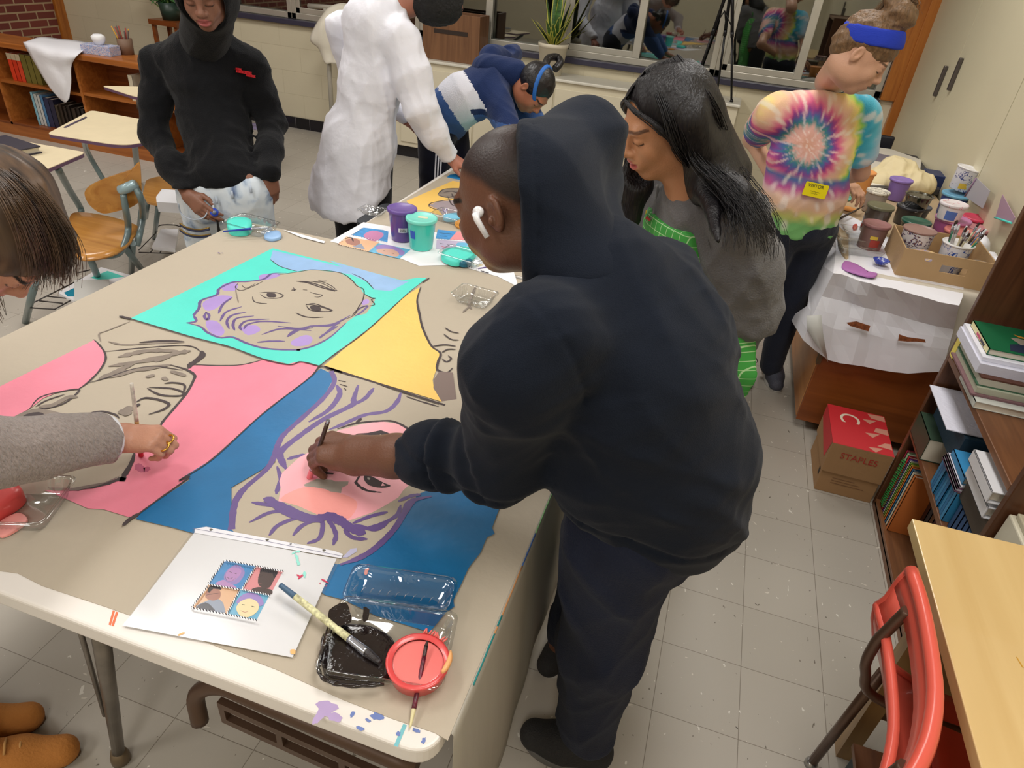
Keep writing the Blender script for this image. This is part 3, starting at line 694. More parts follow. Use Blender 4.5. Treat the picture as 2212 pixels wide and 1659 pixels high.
# --- lower left: pink ground portrait, head lying on its side
a.fill(c4((-60, 1085), (0, 1060), (605, 762), (640, 790), (672, 835), (678, 900), (640, 960), (560, 1040), (500, 1080), (380, 1095), (280, 1135), (190, 1205), (80, 1260), (0, 1290), (-60, 1300)), P_pink)
a.fill(c4((1705, 885), (1860, 915), (1940, 897), (2060, 930), (1990, 1010), (1700, 1230), (1370, 1530), (1160, 1659))+ca((1090, 0), (770, 225), (730, 228), (590, 185), (500, 180), (330, 105), (250, 75), (420, 75), (560, 45), (690, 0))+c4((790, 1645), (860, 1540), (880, 1470), (1000, 1380), (1060, 1280), (1200, 1120), (1255, 1000), (1250, 970), (1215, 950), (1235, 925), (1400, 925), (1560, 920)), P_pink)
P_cr = mat('crimson_paint', (206, 40, 84), .35)
a.line(c4((885, 1560), (905, 1590), (935, 1600), (960, 1580)), pt('deep_rose_paint', (196, 84, 124), .05), 16); a.line(c4((900, 1500), (920, 1515)), P_cr, 12)
a.line(c4((605, 757), (640, 790), (675, 840), (680, 890), (640, 960), (560, 1040), (500, 1080)), P_k, 5)
a.line(c4((680, 835), (900, 812), (1150, 795), (1250, 805), (1300, 840)), P_k, 4); a.line(c4((1300, 830), (1305, 860), (1260, 900), (1235, 915), (1220, 945)), P_k, 16)
a.line(c4((1100, 920), (1200, 950), (1255, 985), (1250, 1020), (1200, 1110), (1100, 1230), (1050, 1290), (1030, 1330)), P_k, 7)
a.line(c4((1235, 918), (1400, 925), (1560, 920), (1710, 885)), P_k, 5); a.line(c4((650, 770), (640, 720), (690, 700), (840, 640)), P_kg, 4); a.line(c4((900, 775), (1050, 765), (1190, 770)), P_k, 8); a.line(c4((700, 770), (800, 790), (1000, 780), (1190, 775)), P_kg, 7)
a.line(c4((190, 1205), (260, 1130), (400, 1092), (505, 1078), (490, 1110), (410, 1170), (300, 1200), (200, 1208)), P_k, 5); a.line(c4((230, 1190), (300, 1150), (420, 1110)), P_k, 4); a.line(c4((250, 1190), (340, 1180), (440, 1130), (500, 1130)), P_kg, 14)
for q in (((700, 1000), (850, 960), (1100, 920)), ((640, 1010), (760, 960), (880, 900)), ((700, 930), (900, 900), (1100, 860)), ((760, 870), (950, 830), (1150, 830)), ((1000, 900), (1120, 850), (1230, 830))): a.line(c4(*q), P_kg, 18, rough=.35)
a.line(c4((560, 1040), (700, 1000), (850, 950), (1000, 930), (1180, 955)), P_k, 4)
a.line(c4((950, 1070), (1000, 1100), (1060, 1118), (1160, 1120), (1185, 1100), (1120, 1075), (1050, 1068), (960, 1065)), P_k, 6); a.line(c4((1060, 1040), (1120, 1035), (1190, 1050), (1185, 1100)), P_k, 6); a.line(c4((880, 1160), (930, 1135), (1000, 1140), (1070, 1160), (1090, 1180), (1050, 1210), (960, 1240)), P_k, 7); a.line(c4((900, 1170), (880, 1190)), P_k, 8)
a.line(c4((500, 1275), (560, 1240), (650, 1220), (740, 1240), (770, 1265)), P_k, 5); a.fill(c4((570, 1240), (660, 1225), (700, 1260), (640, 1285), (580, 1265)), P_k, 3); a.line(c4((500, 1280), (540, 1305), (650, 1315), (760, 1300)), P_k, 12)
a.line(c4((800, 1200), (860, 1210)), P_kg, 22); a.line(c4((770, 1215), (840, 1240)), P_kg, 20)
a.fill(c4((80, 1262), (200, 1210), (330, 1215), (480, 1270), (420, 1330), (250, 1330), (90, 1300)), P_kg, 3); a.fill(c4((150, 1250), (250, 1225), (300, 1260), (220, 1300)), P_k, 3)
a.line(c4((870, 1480), (850, 1550), (800, 1640), (790, 1670))+ca((690, 10), (600, 40), (450, 68), (330, 75)), P_k, 10, rough=.3); a.fill(ca((270, 60), (420, 62), (600, 30), (690, -10), (640, 20), (560, 50), (430, 78), (300, 78)), P_brn)
for q in (((940, 1000), (1000, 985)), ((1100, 960), (1200, 990)), ((1050, 1000), (1080, 1020))): a.line(c4(*q), P_kg, 12)
# --- right: yellow ground, mostly behind the painter
a.fill(c5((300, 985), (450, 860), (600, 740), (830, 530), (915, 480), (895, 600), (915, 690), (930, 750), (990, 850), (1050, 900), (1040, 960), (1000, 1080), (1010, 1140), (1070, 1222), (900, 1170), (600, 1080)), P_yel)
a.line(c5((980, 418), (935, 450)), P_k, 5); a.line(c5((925, 475), (900, 560), (915, 650), (935, 740), (990, 855), (1050, 905), (1035, 960), (1030, 1010), (1090, 1030), (1130, 1000)), P_k, 7)
a.line(c5((1000, 860), (1080, 850), (1150, 860)), P_k, 6); a.line(c5((1080, 740), (1120, 765), (1170, 775)), P_k, 5); a.line(c5((1070, 780), (1120, 815), (1170, 820)), P_k, 5); a.line(c5((1060, 900), (1100, 880), (1150, 880)), P_k, 5); a.line(c5((1060, 940), (1090, 960), (1120, 940), (1100, 920)), P_k, 5)
a.fill(c5((1040, 1025), (1130, 1030), (1160, 1250), (1060, 1220), (1005, 1130), (1010, 1070)), P_brn); a.line(c5((1250, 620), (1235, 580), (1280, 470)), P_kg, 9); a.line(c5((1195, 640), (1240, 600)), P_kg, 6)
# --- lower right: blue ground with the pink face
a.fill(c5((280, 1005), (350, 1040), (350, 1100), (300, 1180), (150, 1330), (40, 1430), (-20, 1520), (-60, 1620), (-105, 1659))+cb((0, 60), (0, 300), (130, 310))+[(740, 1150), (900, 1060), (1040, 1040), (1100, 1090)]+cb((1530, 170), (1485, 290), (1500, 325), (1455, 345), (1420, 430), (1350, 520), (1310, 610), (1265, 700), (1270, 740), (1225, 770), (1130, 885), (950, 830), (820, 790), (640, 700), (530, 672), (400, 560), (120, 330), (-150, 340), (-330, 290), (-545, 240), (-500, 190), (-230, 10))+c4((1160, 1659), (1370, 1530), (1700, 1230), (2000, 1000), (2070, 945)), P_blue)
hair = c5((345, 1020), (355, 1080), (300, 1180), (150, 1330), (40, 1430), (-10, 1520))+cb((250, -80), (60, 80), (20, 160), (0, 240), (0, 300), (130, 420), (430, 480), (640, 500), (800, 430), (900, 340), (960, 270), (1000, 200), (1060, 100), (1160, 60))+[(1000, 1000), (1060, 900), (950, 868)]+c5((1040, 1240), (830, 1180), (600, 1090))
a.fill(hair, P_tan)
a.fill([(1062, 850), (950, 868), (940, 930), (1000, 1000)], P_tan)
a.line(c5((345, 1020), (365, 1090), (300, 1190), (150, 1330), (40, 1430), (0, 1500), (-60, 1640))+cb((60, 80), (15, 170), (0, 300)), P_pur, 13, taper=False); a.line(c5((380, 1110), (400, 1170), (330, 1270), (200, 1350)), P_pur, 13); a.line(c5((520, 1110), (490, 1200), (480, 1240), (300, 1330), (140, 1440), (20, 1540), (30, 1610), (60, 1659)), P_pur, 15); a.line(c5((620, 1130), (560, 1200), (480, 1240)), P_pur, 12)
a.line(c5((795, 1160), (770, 1220), (700, 1280), (560, 1305), (420, 1365), (330, 1400)), P_pur, 12); a.line(c5((60, 1590), (130, 1570), (180, 1560)), P_pur, 10)
a.line(cb((0, 290), (10, 180), (60, 90), (130, 10)), P_pur, 10); a.line(cb((255, 100), (265, 60), (280, 10), (260, -60)), P_pur, 9)
a.fill(ch((10, 1370), (40, 1200), (20, 1100), (60, 990), (280, 790), (450, 700), (800, 430), (1100, 350), (1350, 305), (1600, 340), (1700, 400), (1760, 480), (1850, 700), (1900, 1000), (1660, 1230), (1600, 1320), (1400, 1440), (1250, 1520), (930, 1630), (740, 1580), (560, 1560), (380, 1480), (250, 1420), (100, 1380)), P_lp)
a.fill(ch((30, 1340), (350, 1180), (700, 1230), (1000, 1330), (1050, 1450), (900, 1620), (560, 1555), (300, 1440)), P_sal, 3)
a.line(c5((385, 1395), (500, 1360), (640, 1345), (740, 1345), (820, 1380), (865, 1420)), P_k, 7); a.line(c5((500, 1365), (540, 1325)), P_k, 8)
a.fill(ch((1000, 500), (1060, 470), (1200, 460), (1370, 425), (1520, 480), (1570, 550), (1520, 560), (1100, 545)), P_k); a.fill(ch((1110, 515), (1330, 500), (1360, 480), (1500, 530), (1480, 560), (1180, 555)), P_tan)
a.fill(ch((500, 960), (600, 975), (745, 995), (735, 1012), (620, 1008), (500, 990)), P_k)
a.fill(ch((340, 1150), (430, 1110), (520, 1070), (720, 1085), (760, 1105), (940, 1105), (930, 1150), (850, 1190), (840, 1260), (700, 1240), (640, 1210), (480, 1180), (360, 1170)), P_whs); a.fill(ch((440, 1070), (470, 1000), (520, 1005), (530, 1050), (490, 1080)), P_pink)
a.line(ch((1100, 1010), (1050, 1090), (1040, 1125), (1100, 1180), (1200, 1230), (1380, 1252)), P_k, 6, rough=.3); a.fill(ch((1150, 1030), (1250, 1040), (1400, 1120), (1500, 1165), (1380, 1190), (1220, 1160), (1150, 1090)), P_k, 3); a.fill(ch((1190, 1050), (1230, 1060), (1215, 1085), (1190, 1075)), P_whs); a.fill(ch((1390, 1125), (1430, 1160), (1370, 1165)), P_lp)
for q in (((115, 145), (210, 160), (330, 175)), ((260, 165), (230, 125), (180, 125)), ((100, 260), (230, 200), (360, 200), (430, 215)), ((215, 335), (260, 280), (350, 240), (430, 225)), ((350, 335), (400, 280), (480, 245), (520, 240)), ((430, 380), (500, 350), (520, 280), (510, 240)), ((580, 390), (595, 330), (570, 270), (545, 245)), ((620, 255), (700, 290), (765, 325)), ((640, 300), (690, 345), (775, 355)), ((690, 265), (790, 225), (890, 200)), ((740, 300), (850, 270), (940, 220), (965, 160)), ((700, 270), (820, 300), (900, 250)), ((950, 140), (1020, 110), (1080, 100))): a.line(cb(*q), P_pur, 9)
a.line(cb((190, 130), (260, 160), (370, 215), (470, 240), (560, 225), (620, 250), (680, 285)), P_pur, 22, rough=.2); a.line(cb((620, 255), (700, 300), (760, 325)), P_pur, 20)
a.line(cb((620, 500), (720, 465), (800, 420), (880, 350), (940, 280), (980, 210), (1020, 140), (1140, 110)), P_pur, 13); a.line(cb((960, 250), (1010, 170), (1050, 120)), P_pur, 12)
a.fill(cb((630, 460), (680, 410), (715, 405), (715, 425), (660, 460)), mat('pale_lilac_paint', (186, 184, 214), .5)); a.line(cb((765, 560), (770, 530), (785, 525)), P_sal, 6)
a.line(c4((2110, 940), (2212, 970))+c5((300, 990), (450, 1040), (600, 1085), (830, 1160), (1000, 1215), (1080, 1240)), P_k, 7, taper=False, rough=.2); a.line(c5((830, 1185), (920, 1215), (1040, 1250)), P_k, 4, rough=.4)
a.line(c4((770, 605), (850, 625), (1230, 738), (1480, 803), (1700, 883), (1870, 918), (1945, 900), (2070, 930))+c5((350, 1000),), P_k, 4.5, rough=.2); a.line(c4((770, 605), (850, 625)), P_k, 9)
a.line(c5((962, 422), (830, 528), (580, 755), (350, 925), (268, 990))+c4((2050, 945), (1990, 1010), (1700, 1233), (1370, 1530), (1160, 1665))+ca((1080, 0), (900, 130), (770, 225), (720, 260), (700, 280)), P_k, 4, rough=.25); a.line(ca((800, 205), (740, 240), (700, 278)), P_k, 8)
a.line(c5((180, 590), (190, 585)), P_k, 1); a.spots(475, 546, 3, 3, P_pur, 5)
for u, v, c_ in ((660, 890, P_k),): pass
for q in (((390, 1080), (440, 1090)), ((400, 1105), (450, 1120)), ((430, 1130), (440, 1145))): a.line(c5(*q), P_k, 3)
a.mb.build('painted_portraits', a.mats, paper, origin=paper.location)
# sheet on the second table
pa2 = MB().prism([(-1.265, 2.105), (-.13, 2.105), (-.13, 3.41), (-1.24, 3.41)], ZT+.0002, ZT+.0012).build('kraft_paper', M_kraft)
tag(pa2, 'grey-brown paper sheet on the back table, painted yellow, blue and turquoise', 'paper')
b = Art(ZT+.0014)
k7 = 2212/480.
def c7(*p): return [(620+x/k7, 320+y/k7) for x, y in p]
b.fill(c7((1190, 525), (1650, 325), (1760, 345), (1900, 400), (1900, 700), (1500, 660), (1440, 640), (1250, 600)), P_yel)
b.fill(c7((1620, 265), (1800, 240), (1950, 230), (1950, 330), (1790, 330), (1590, 290)), pt('bright_blue_paint', (36, 132, 196), .05)); b.fill([(985, 352), (1010, 340), (1330, 370), (1340, 380), (1100, 400), (1000, 372)], P_teal)
b.fill(c7((1410, 570), (1500, 530), (1650, 520), (1900, 560), (1900, 690), (1560, 680), (1500, 610)), pt('mauve_grey_paint', (160, 146, 152), .06)); b.fill(c7((1500, 460), (1560, 410), (1700, 400), (1850, 440), (1700, 500), (1560, 490)), P_kg, 3)
for q in (((1500, 460), (1560, 410), (1700, 400), (1850, 420)), ((1500, 465), (1590, 490), (1650, 480), (1750, 460)), ((1410, 580), (1440, 545), (1600, 515), (1650, 520)), ((1410, 580), (1480, 610), (1560, 620)), ((1600, 480), (1640, 560), (1690, 570), (1700, 510), (1750, 500)), ((1560, 440), (1640, 430), (1700, 450)), ((1640, 450), (1660, 490), (1720, 470)), ((1680, 430), (1740, 480))): b.line(c7(*q), P_k, 7)
b.line(c7((1550, 600), (1575, 640), (1590, 600)), P_pur, 7)
b.fill([(1282, 402), (1300, 380), (1345, 368), (1345, 420), (1300, 415)], P_teal); b.fill([(1306, 412), (1345, 392), (1345, 425)], mat('mauve_paint', (214, 170, 206), .5)); b.line([(1290, 395), (1310, 400), (1335, 390)], P_k, 6); b.line([(1300, 385), (1320, 390), (1340, 380)], P_k, 5)
b.mb.build('painted_shapes', b.mats, pa2, origin=pa2.location)
# ------------------------------------------------------------------ things on the painting table
ZP = ZT+.0012
M_paper = mat('white_paper', (248, 248, 252), .55); M_clear = None
def clear_mat(name, tint=(.93, .95, .96, 1), refl=.13, rough=.06):
    m, t, b = nt(name); N = t.nodes; L = t.links
    out = N['Material Output']; tr = N.new('ShaderNodeBsdfTransparent'); tr.inputs[0].default_value = tint
    gl = N.new('ShaderNodeBsdfGlossy'); gl.inputs['Roughness'].default_value = rough
    lw = N.new('ShaderNodeLayerWeight'); lw.inputs[0].default_value = .35; ad = N.new('ShaderNodeMath'); ad.operation = 'MULTIPLY_ADD'; ad.inputs[1].default_value = .45; ad.inputs[2].default_value = refl; L.new(lw.outputs['Facing'], ad.inputs[0])
    mx = N.new('ShaderNodeMixShader'); L.new(ad.outputs[0], mx.inputs[0]); L.new(tr.outputs[0], mx.inputs[1]); L.new(gl.outputs[0], mx.inputs[2]); L.new(mx.outputs[0], out.inputs[0]); N.remove(b)
    return m
M_clear = clear_mat('clear_plastic')
M_sleeve = clear_mat('clear_sleeve', (1, 1, 1, 1), .0, .18)
# --- reference sheet in a clear sleeve
def sheet(name, px, z, th, m, parent=None, org=None):
    v = [PZ(u, w, z) for u, w in px]; mb = MB().prism([(p[0], p[1]) for p in v], z-th, z); return mb.build(name, m, parent, origin=org)
ref = sheet('reference_sheet', [(420, 1150), (727, 1207), (632, 1420), (266, 1351)], ZP+.0034, .0006, M_paper)
tag(ref, 'white sheet in a clear sleeve, printed with four small portrait stamps', 'paper')
sheet('clear_sleeve', [(420, 1141), (445, 1137), (722, 1190), (741, 1196), (634, 1421), (264, 1351)], ZP+.0042, .0003, M_sleeve, ref, ref.location)
MB().prism([tuple(PZ(u, v, ZP+.0042))[:2] for u, v in [(421, 1142), (446, 1138), (722, 1190), (741, 1197), (737, 1206), (420, 1151)]], ZP+.0042, ZP+.0044).build('binding_strip', mat('milky_strip', (232, 232, 240), .4), ref, origin=ref.location)
pr = Art(ZP+.0035, 3e-5)
kz = 2212/520.
def cz(*p): return [(240+x/kz, 1100+y/kz) for x, y in p]
st_b = mat('stamp_blue', (62, 148, 214), .5, var=.12, vscale=60); st_p = mat('stamp_pink', (238, 152, 158), .5); st_o = mat('stamp_orange', (242, 192, 150), .5); st_c = mat('stamp_sky', (112, 190, 228), .5)
ink = mat('print_black', (36, 30, 40), .5); skin1 = mat('print_violet_skin', (196, 146, 206), .5); sk2 = mat('print_dark_skin', (70, 50, 52), .5); sk3 = mat('print_pale_yellow', (240, 224, 178), .5); sk4 = mat('print_brown_skin', (176, 124, 110), .5); hv = mat('print_violet_hair', (164, 140, 206), .5); shirt = mat('print_grey_shirt', (150, 160, 180), .5); wt = mat('print_white', (246, 246, 250), .5)
pr.fill(cz((1040, 468), (1330, 520), (1200, 735), (890, 685)), st_b); pr.fill(cz((1330, 520), (1580, 570), (1460, 790), (1200, 735)), st_p)
pr.fill(cz((890, 690), (1180, 740), (1060, 965), (735, 905)), st_o); pr.fill(cz((1180, 740), (1455, 790), (1335, 1020), (1060, 965)), st_c)
pr.fill(cz((960, 690), (1020, 650), (1060, 660), (1150, 715), (1120, 725)), skin1, 3); pr.fill(cz((1090, 540), (1150, 510), (1210, 540), (1225, 600), (1150, 690), (1050, 660), (1040, 600)), hv, 3); pr.fill(cz((1090, 545), (1150, 535), (1195, 560), (1180, 610), (1120, 660), (1070, 660), (1050, 610)), skin1, 3)
pr.line(cz((1065, 622), (1090, 640), (1120, 625)), ink, .8); pr.line(cz((1085, 572), (1110, 582)), ink, .8); pr.line(cz((1135, 590), (1155, 595)), ink, .8); pr.line(cz((1050, 610), (1060, 650), (1100, 662), (1150, 630)), ink, .4)
pr.fill(cz((1290, 745), (1350, 715), (1420, 725), (1480, 745), (1460, 785)), sk2, 3); pr.fill(cz((1360, 600), (1400, 570), (1460, 580), (1500, 620), (1480, 680), (1450, 720), (1390, 720), (1350, 680)), sk2, 3); pr.fill(cz((1370, 550), (1400, 532), (1530, 560), (1530, 590), (1500, 640), (1480, 590), (1390, 575), (1365, 590)), ink)
pr.line(cz((1345, 625), (1400, 605)), ink, .8); pr.line(cz((1350, 680), (1385, 685)), mat('print_lip', (130, 90, 90), .5), 1.2)
pr.fill(cz((780, 905), (860, 850), (960, 820), (1020, 850), (1040, 900), (1030, 955)), shirt, 3); pr.fill(cz((890, 740), (940, 720), (1000, 750), (1000, 810), (940, 840), (880, 820), (865, 790)), sk4, 3); pr.fill(cz((890, 735), (920, 700), (1000, 710), (1010, 740), (940, 730), (900, 770)), ink, 2); pr.line(cz((870, 790), (920, 780), (990, 770)), ink, .9); pr.fill(cz((780, 905), (870, 855), (930, 900), (950, 940)), mat('print_charcoal', (74, 74, 84), .5), 2)
pr.fill(cz((1160, 870), (1190, 800), (1270, 765), (1360, 790), (1400, 850), (1370, 890)), hv, 3); pr.fill(cz((1160, 880), (1200, 840), (1280, 820), (1350, 860), (1350, 930), (1270, 990), (1190, 980), (1150, 920)), sk3, 3)
pr.line(cz((1200, 875), (1230, 880)), ink, 1); pr.line(cz((1290, 890), (1320, 900)), ink, 1); pr.line(cz((1190, 930), (1225, 945), (1260, 940)), mat('print_lips', (190, 120, 110), .5), .9)
def zebra(p0, p1, n, w):
    a_, b_ = np.array(cz(p0)[0]), np.array(cz(p1)[0])
    for i in range(n):
        q = a_+(b_-a_)*(i+.3)/n; r = a_+(b_-a_)*(i+.75)/n
        pr.line([tuple(q+(-.0, -2)), tuple(r+(1.2, 2))], ink if i % 2 else wt, w, 0, False, 0)
for e in (((1040, 468), (890, 685)), ((1330, 520), (1200, 735)), ((1180, 740), (1060, 965)), ((890, 688), (1180, 738)), ((1200, 735), (1460, 790)), ((890, 700), (735, 905)), ((1330, 520), (1580, 570)), ((1040, 468), (1330, 520)), ((735, 905), (1060, 965)), ((1060, 965), (1335, 1020))): zebra(*e, 22, 1.3)
pr.mb.build('printed_stamps', pr.mats, ref, origin=ref.location)
sm = Art(ZP+.0044, 2e-5); tq = mat('turquoise_splash', (150, 226, 214), .4); rd_ = mat('red_splash', (206, 54, 90), .4)
for q in (((1660, 410), (1700, 390), (1740, 385)), ((1690, 410), (1710, 450), (1715, 500)), ((1720, 480), (1725, 515)), ((1775, 570), (1780, 630))): sm.line(cz(*q), tq, 4, rough=.5)
for q in (((1705, 600), (1740, 620), (1760, 600)), ((1720, 640), (1750, 610)), ((1930, 640), (2000, 680)), ((1915, 680), (1925, 680)), ((1970, 705), (1978, 705))): sm.line(cz(*q), rd_, 3, rough=.5)
og = mat('orange_dab', (250, 186, 120), .4); sm.fill(cz((1650, 1290), (1690, 1290), (1690, 1330), (1650, 1325)), og, 4); sm.line(cz((615, 1160), (640, 1145), (680, 1135)), og, 4)
for q in (((915-0, 180), (925, 195)),): pass
for u, v in ((918, 188), (1433, 283), (1955, 378)): 
    x, y = cz((u, v))[0]; p = PZ(x, y, ZP+.0046); blot(sm.mb, p[0], p[1], .0032, .0028, ZP+.0046, 12) if False else None
    sm.mi(mat('punched_hole', (96, 92, 82), .6)); blot(sm.mb, p[0], p[1], .0032, .0028, ZP+.0046, 14, 1)
sm.line(cz((750, 175), (1430, 295), (2120, 430)), mat('sleeve_seam', (120, 116, 150), .4), 1, 0, False, 0); sm.line(cz((1640, 320), (1660, 318)), ink, 2); sm.line(cz((1680, 316), (1730, 330)), ink, .8, 0)
tag(sm.mb.build('paint_specks', sm.mats, ref, origin=ref.location), kind='stuff')
o_ = sheet('paper', [(612, 496), (640, 503), (702, 521), (700, 525), (650, 512)], ZP+.004, .0008, M_paper); tag(o_, 'narrow white paper edge curling at the far rim of the nearest table', 'paper')
# --- near clear paint tray: black pool and round salmon pool
def rring(x0, x1, y0, y1, r, z, n=6, rib=0):
    q = rounded([(x0, y0), (x1, y0), (x1, y1), (x0, y1)], r, n)
    if rib: q = [(x+rib*(1 if i % 2 else -1)*(.5), y+rib*(1 if i % 2 else -1)*.5) for i, (x, y) in enumerate(q)]
    return [(x, y, z) for x, y in q]
def tray_geo(mb, c, sx, sy, rz, z0, h=.028, r=.018, ribs=True):
    """open clam-shell half: ribbed wall and flanged rim"""
    rings = []
    def ring(dx, dy, z, rr):
        q = rounded([(-sx+dx, -sy+dy), (sx-dx, -sy+dy), (sx-dx, sy-dy), (-sx+dx, sy-dy)], rr, 6); out = []
        m = len(q)
        for i in range(m):
            a = q[i]; b = q[(i+1) % m]; L_ = math.hypot(b[0]-a[0], b[1]-a[1]); k = max(1, int(L_/.004))
            for j in range(k):
                t = j/k; out.append((a[0]+(b[0]-a[0])*t, a[1]+(b[1]-a[1])*t))
        res = []
        for i, (x, y) in enumerate(out):
            f = .0010*(1 if i % 2 else -1) if ribs and .001 < z < h-.002 else 0; n_ = math.hypot(x, y)+1e-9; x += f*x/n_; y += f*y/n_
            res.append((c[0]+x*math.cos(rz)-y*math.sin(rz), c[1]+x*math.sin(rz)+y*math.cos(rz), z0+z))
        return res
    R_ = [ring(.012, .012, .0, r), ring(.009, .009, .004, r), ring(.005, .005, h*.5, r), ring(.001, .001, h-.003, r), ring(0, 0, h, r), ring(-.007, -.007, h, r), ring(-.007, -.007, h-.002, r)]
    n = len(R_[0]); mm = min(len(x) for x in R_)
    R_ = [[x[int(i*len(x)/mm)] for i in range(mm)] for x in R_]; n = mm
    vs = sum(R_, []); fs = [(i*n+k, i*n+(k+1) % n, (i+1)*n+(k+1) % n, (i+1)*n+k) for i in range(len(R_)-1) for k in range(n)]+[list(range(n))[::-1]]
    mb.add(vs, fs, True)
def pool(name, pts, z, h, m, parent, org):
    w = spline([(p[0], p[1], 0) for p in pts], 5, True); n = len(w); c = sum(w)/n
    rings = [[(p[0], p[1], z) for p in w], [(p[0], p[1], z+h*.8) for p in w], [tuple(c*.06+p*.94)[:2]+(z+h,) for p in w], [tuple(c*.5+p*.5)[:2]+(z+h*1.02,) for p in w]]
    mb = MB(); vs = sum(rings, []); fs = [(i*n+k, i*n+(k+1) % n, (i+1)*n+(k+1) % n, (i+1)*n+k) for i in range(3) for k in range(n)]; mb.add(vs, fs+[[3*n+k for k in range(n)]], True)
    return mb.build(name, m, parent, origin=org)
ta, tbq = PZ(700, 1478, ZP), PZ(958, 1472, ZP)
tcx, tcy = -.318, .612; trz = .20
ctr = thing('paint_tray', 'clear plastic clamshell tray holding black paint, in front of the big hooded painter', 'paint tray', (tcx, tcy, ZP))
g = MB(); tray_geo(g, (tcx-.003, tcy-.005), .094, .066, trz, ZP+.0006, .026); g.build('clear_base', M_clear, ctr)
g = MB(); tray_geo(g, (tcx-.030, tcy+.094), .088, .034, trz, ZP+.012, .016, .02)
g.build('clear_lid', M_clear, ctr)
gr = MB()
for i in range(12):
    o = np.array((tcx-.10+.0145*i-.004, tcy+.0585+.0029*i, ZP+.0275)); gr.tube([o, o+np.array((.0015, .007, .004)), o+np.array((.003, .013, .001))], .0008, 5)
gr.build('hinge_ribs', M_clear, ctr)
M_bp = mat('wet_black_paint', (34, 26, 26), .12, coat=.6, bump=.35, bscale=45); M_sp = mat('wet_salmon_paint', (252, 132, 128), .16, coat=.5, bump=.12, bscale=30)
pool('black_paint', [PZ(u, v, ZP+.012) for u, v in [(716, 1336), (745, 1345), (800, 1350), (852, 1385), (836, 1462), (722, 1466), (696, 1440), (698, 1380)]], ZP+.003, .008, M_bp, ctr, None)
g = MB()
for q in ([(712, 1318), (745, 1302), (757, 1322), (757, 1345), (735, 1352), (712, 1350)], [(786, 1312), (797, 1318), (795, 1340), (784, 1342)]):
    w = spline([PZ(u, v, ZP+.026) for u, v in q], 3, True); rdm = random.Random(4); g.poly([(p[0]+rdm.uniform(-.001, .001), p[1]+rdm.uniform(-.001, .001), ZP+.027) for p in w])
w1 = [PZ(u, v, ZP+.022) for u, v in [(700, 1370), (693, 1420), (688, 1446), (705, 1470), (760, 1482), (830, 1478)]]; g.tube(spline(w1, 6), [.002+.002*abs(math.sin(i*2.3)) for i in range(31)], 6)
g.build('dried_black_smears', M_bp, ctr)
g = MB(); tub_c = PZ(903, 1435, ZP+.02)
stb = thing('paint_dish', 'round dish full of salmon pink paint beside the black paint tray', 'paint dish', (tub_c[0], tub_c[1], ZP))
ro = .050
g.lathe([(ro-.008, .028), (ro-.001, .031), (ro+.002, .030), (ro+.001, .014), (ro-.006, .0275), (ro-.008, .028)] if False else [(ro-.010, .027), (ro-.004, .030), (ro, .030), (ro-.001, .026), (ro-.006, .003), (ro-.010, .0005)], (tub_c[0], tub_c[1], ZP), 40, capb=False, capt=False); g.build('dish_rim', mat('salmon_red_plastic', (232, 84, 84), .3, coat=.3), stb)
g = MB().lathe([(ro-.0085, 0), (ro-.0085, .0235), (ro-.012, .0245), (.012, .0240), (0, .0240)], (tub_c[0], tub_c[1], ZP), 40); g.build('salmon_paint', M_sp, stb)
g = MB(); rdm = random.Random(2)
for i in range(9):
    a_ = 1.1+i*.09; p = tub_c+np.array((math.cos(a_), math.sin(a_), 0))*ro; g.tube([(p[0], p[1], ZP+.030), (p[0]+rdm.uniform(-.006, .006), p[1]+.007, ZP+.033)], [.002, .0012], 5)
g.build('dried_drips', mat('salmon_dry', (244, 122, 116), .5), stb)
g = MB().tube([tub_c+np.array((ro*math.cos(a_), ro*math.sin(a_), .0305-.002)) for a_ in np.linspace(-.35, .45, 8)], [.0025, .004, .0048, .0045, .0045, .004, .003, .002], 8); g.build('peach_smear', mat('peach_drip', (244, 178, 116), .4), stb)
# --- brushes
def brush(name, label, pts, rs, zones, group=None):
    """pts: 3d line from the handle end to the tip; zones: list of (name, material, t0, t1)"""
    a_, b_ = np.array(pts[0]), np.array(pts[-1])
    t = thing(name, label, 'paintbrush', tuple((a_+b_)/2), group=group)
    for nm, m, t0, t1, r0, r1, fl in zones:
        p, q = a_+(b_-a_)*t0, a_+(b_-a_)*t1; mb = MB(); n = 8
        mb.tube([p+(q-p)*i/n for i in range(n+1)], [r0+(r1-r0)*i/n for i in range(n+1)], 12)
        mb.build(nm, m, t)
    return t
ferr = mat('ferrule_metal', (196, 200, 214), .22, .9); M_spk = mat('paint_speckled_cream', (222, 212, 168), .45, var=.5, vscale=120); M_mar = mat('maroon_speckled_handle', (96, 26, 46), .35, var=.8, vscale=130)
bp0, bp1 = PZ(606, 1264, ZP+.030), PZ(822, 1432, ZP+.016)
brush('paintbrush', 'thick speckled cream brush with a slate blue end lying across the black paint', [bp0, bp1], None,
      [('handle', M_spk, .16, .70, .0055, .0062, 0), ('handle_end', mat('slate_blue_enamel', (66, 98, 128), .35), 0, .16, .0045, .0055, 0), ('ferrule', ferr, .70, .87, .0062, .0078, 0), ('bristles', mat('wet_black_bristle', (36, 30, 34), .2, coat=.5, bump=.5, bscale=200), .87, 1.0, .0080, .0050, 0)])
bq0, bq1 = PZ(886, 1572, ZP+.0045), PZ(923, 1384, ZP+.036)
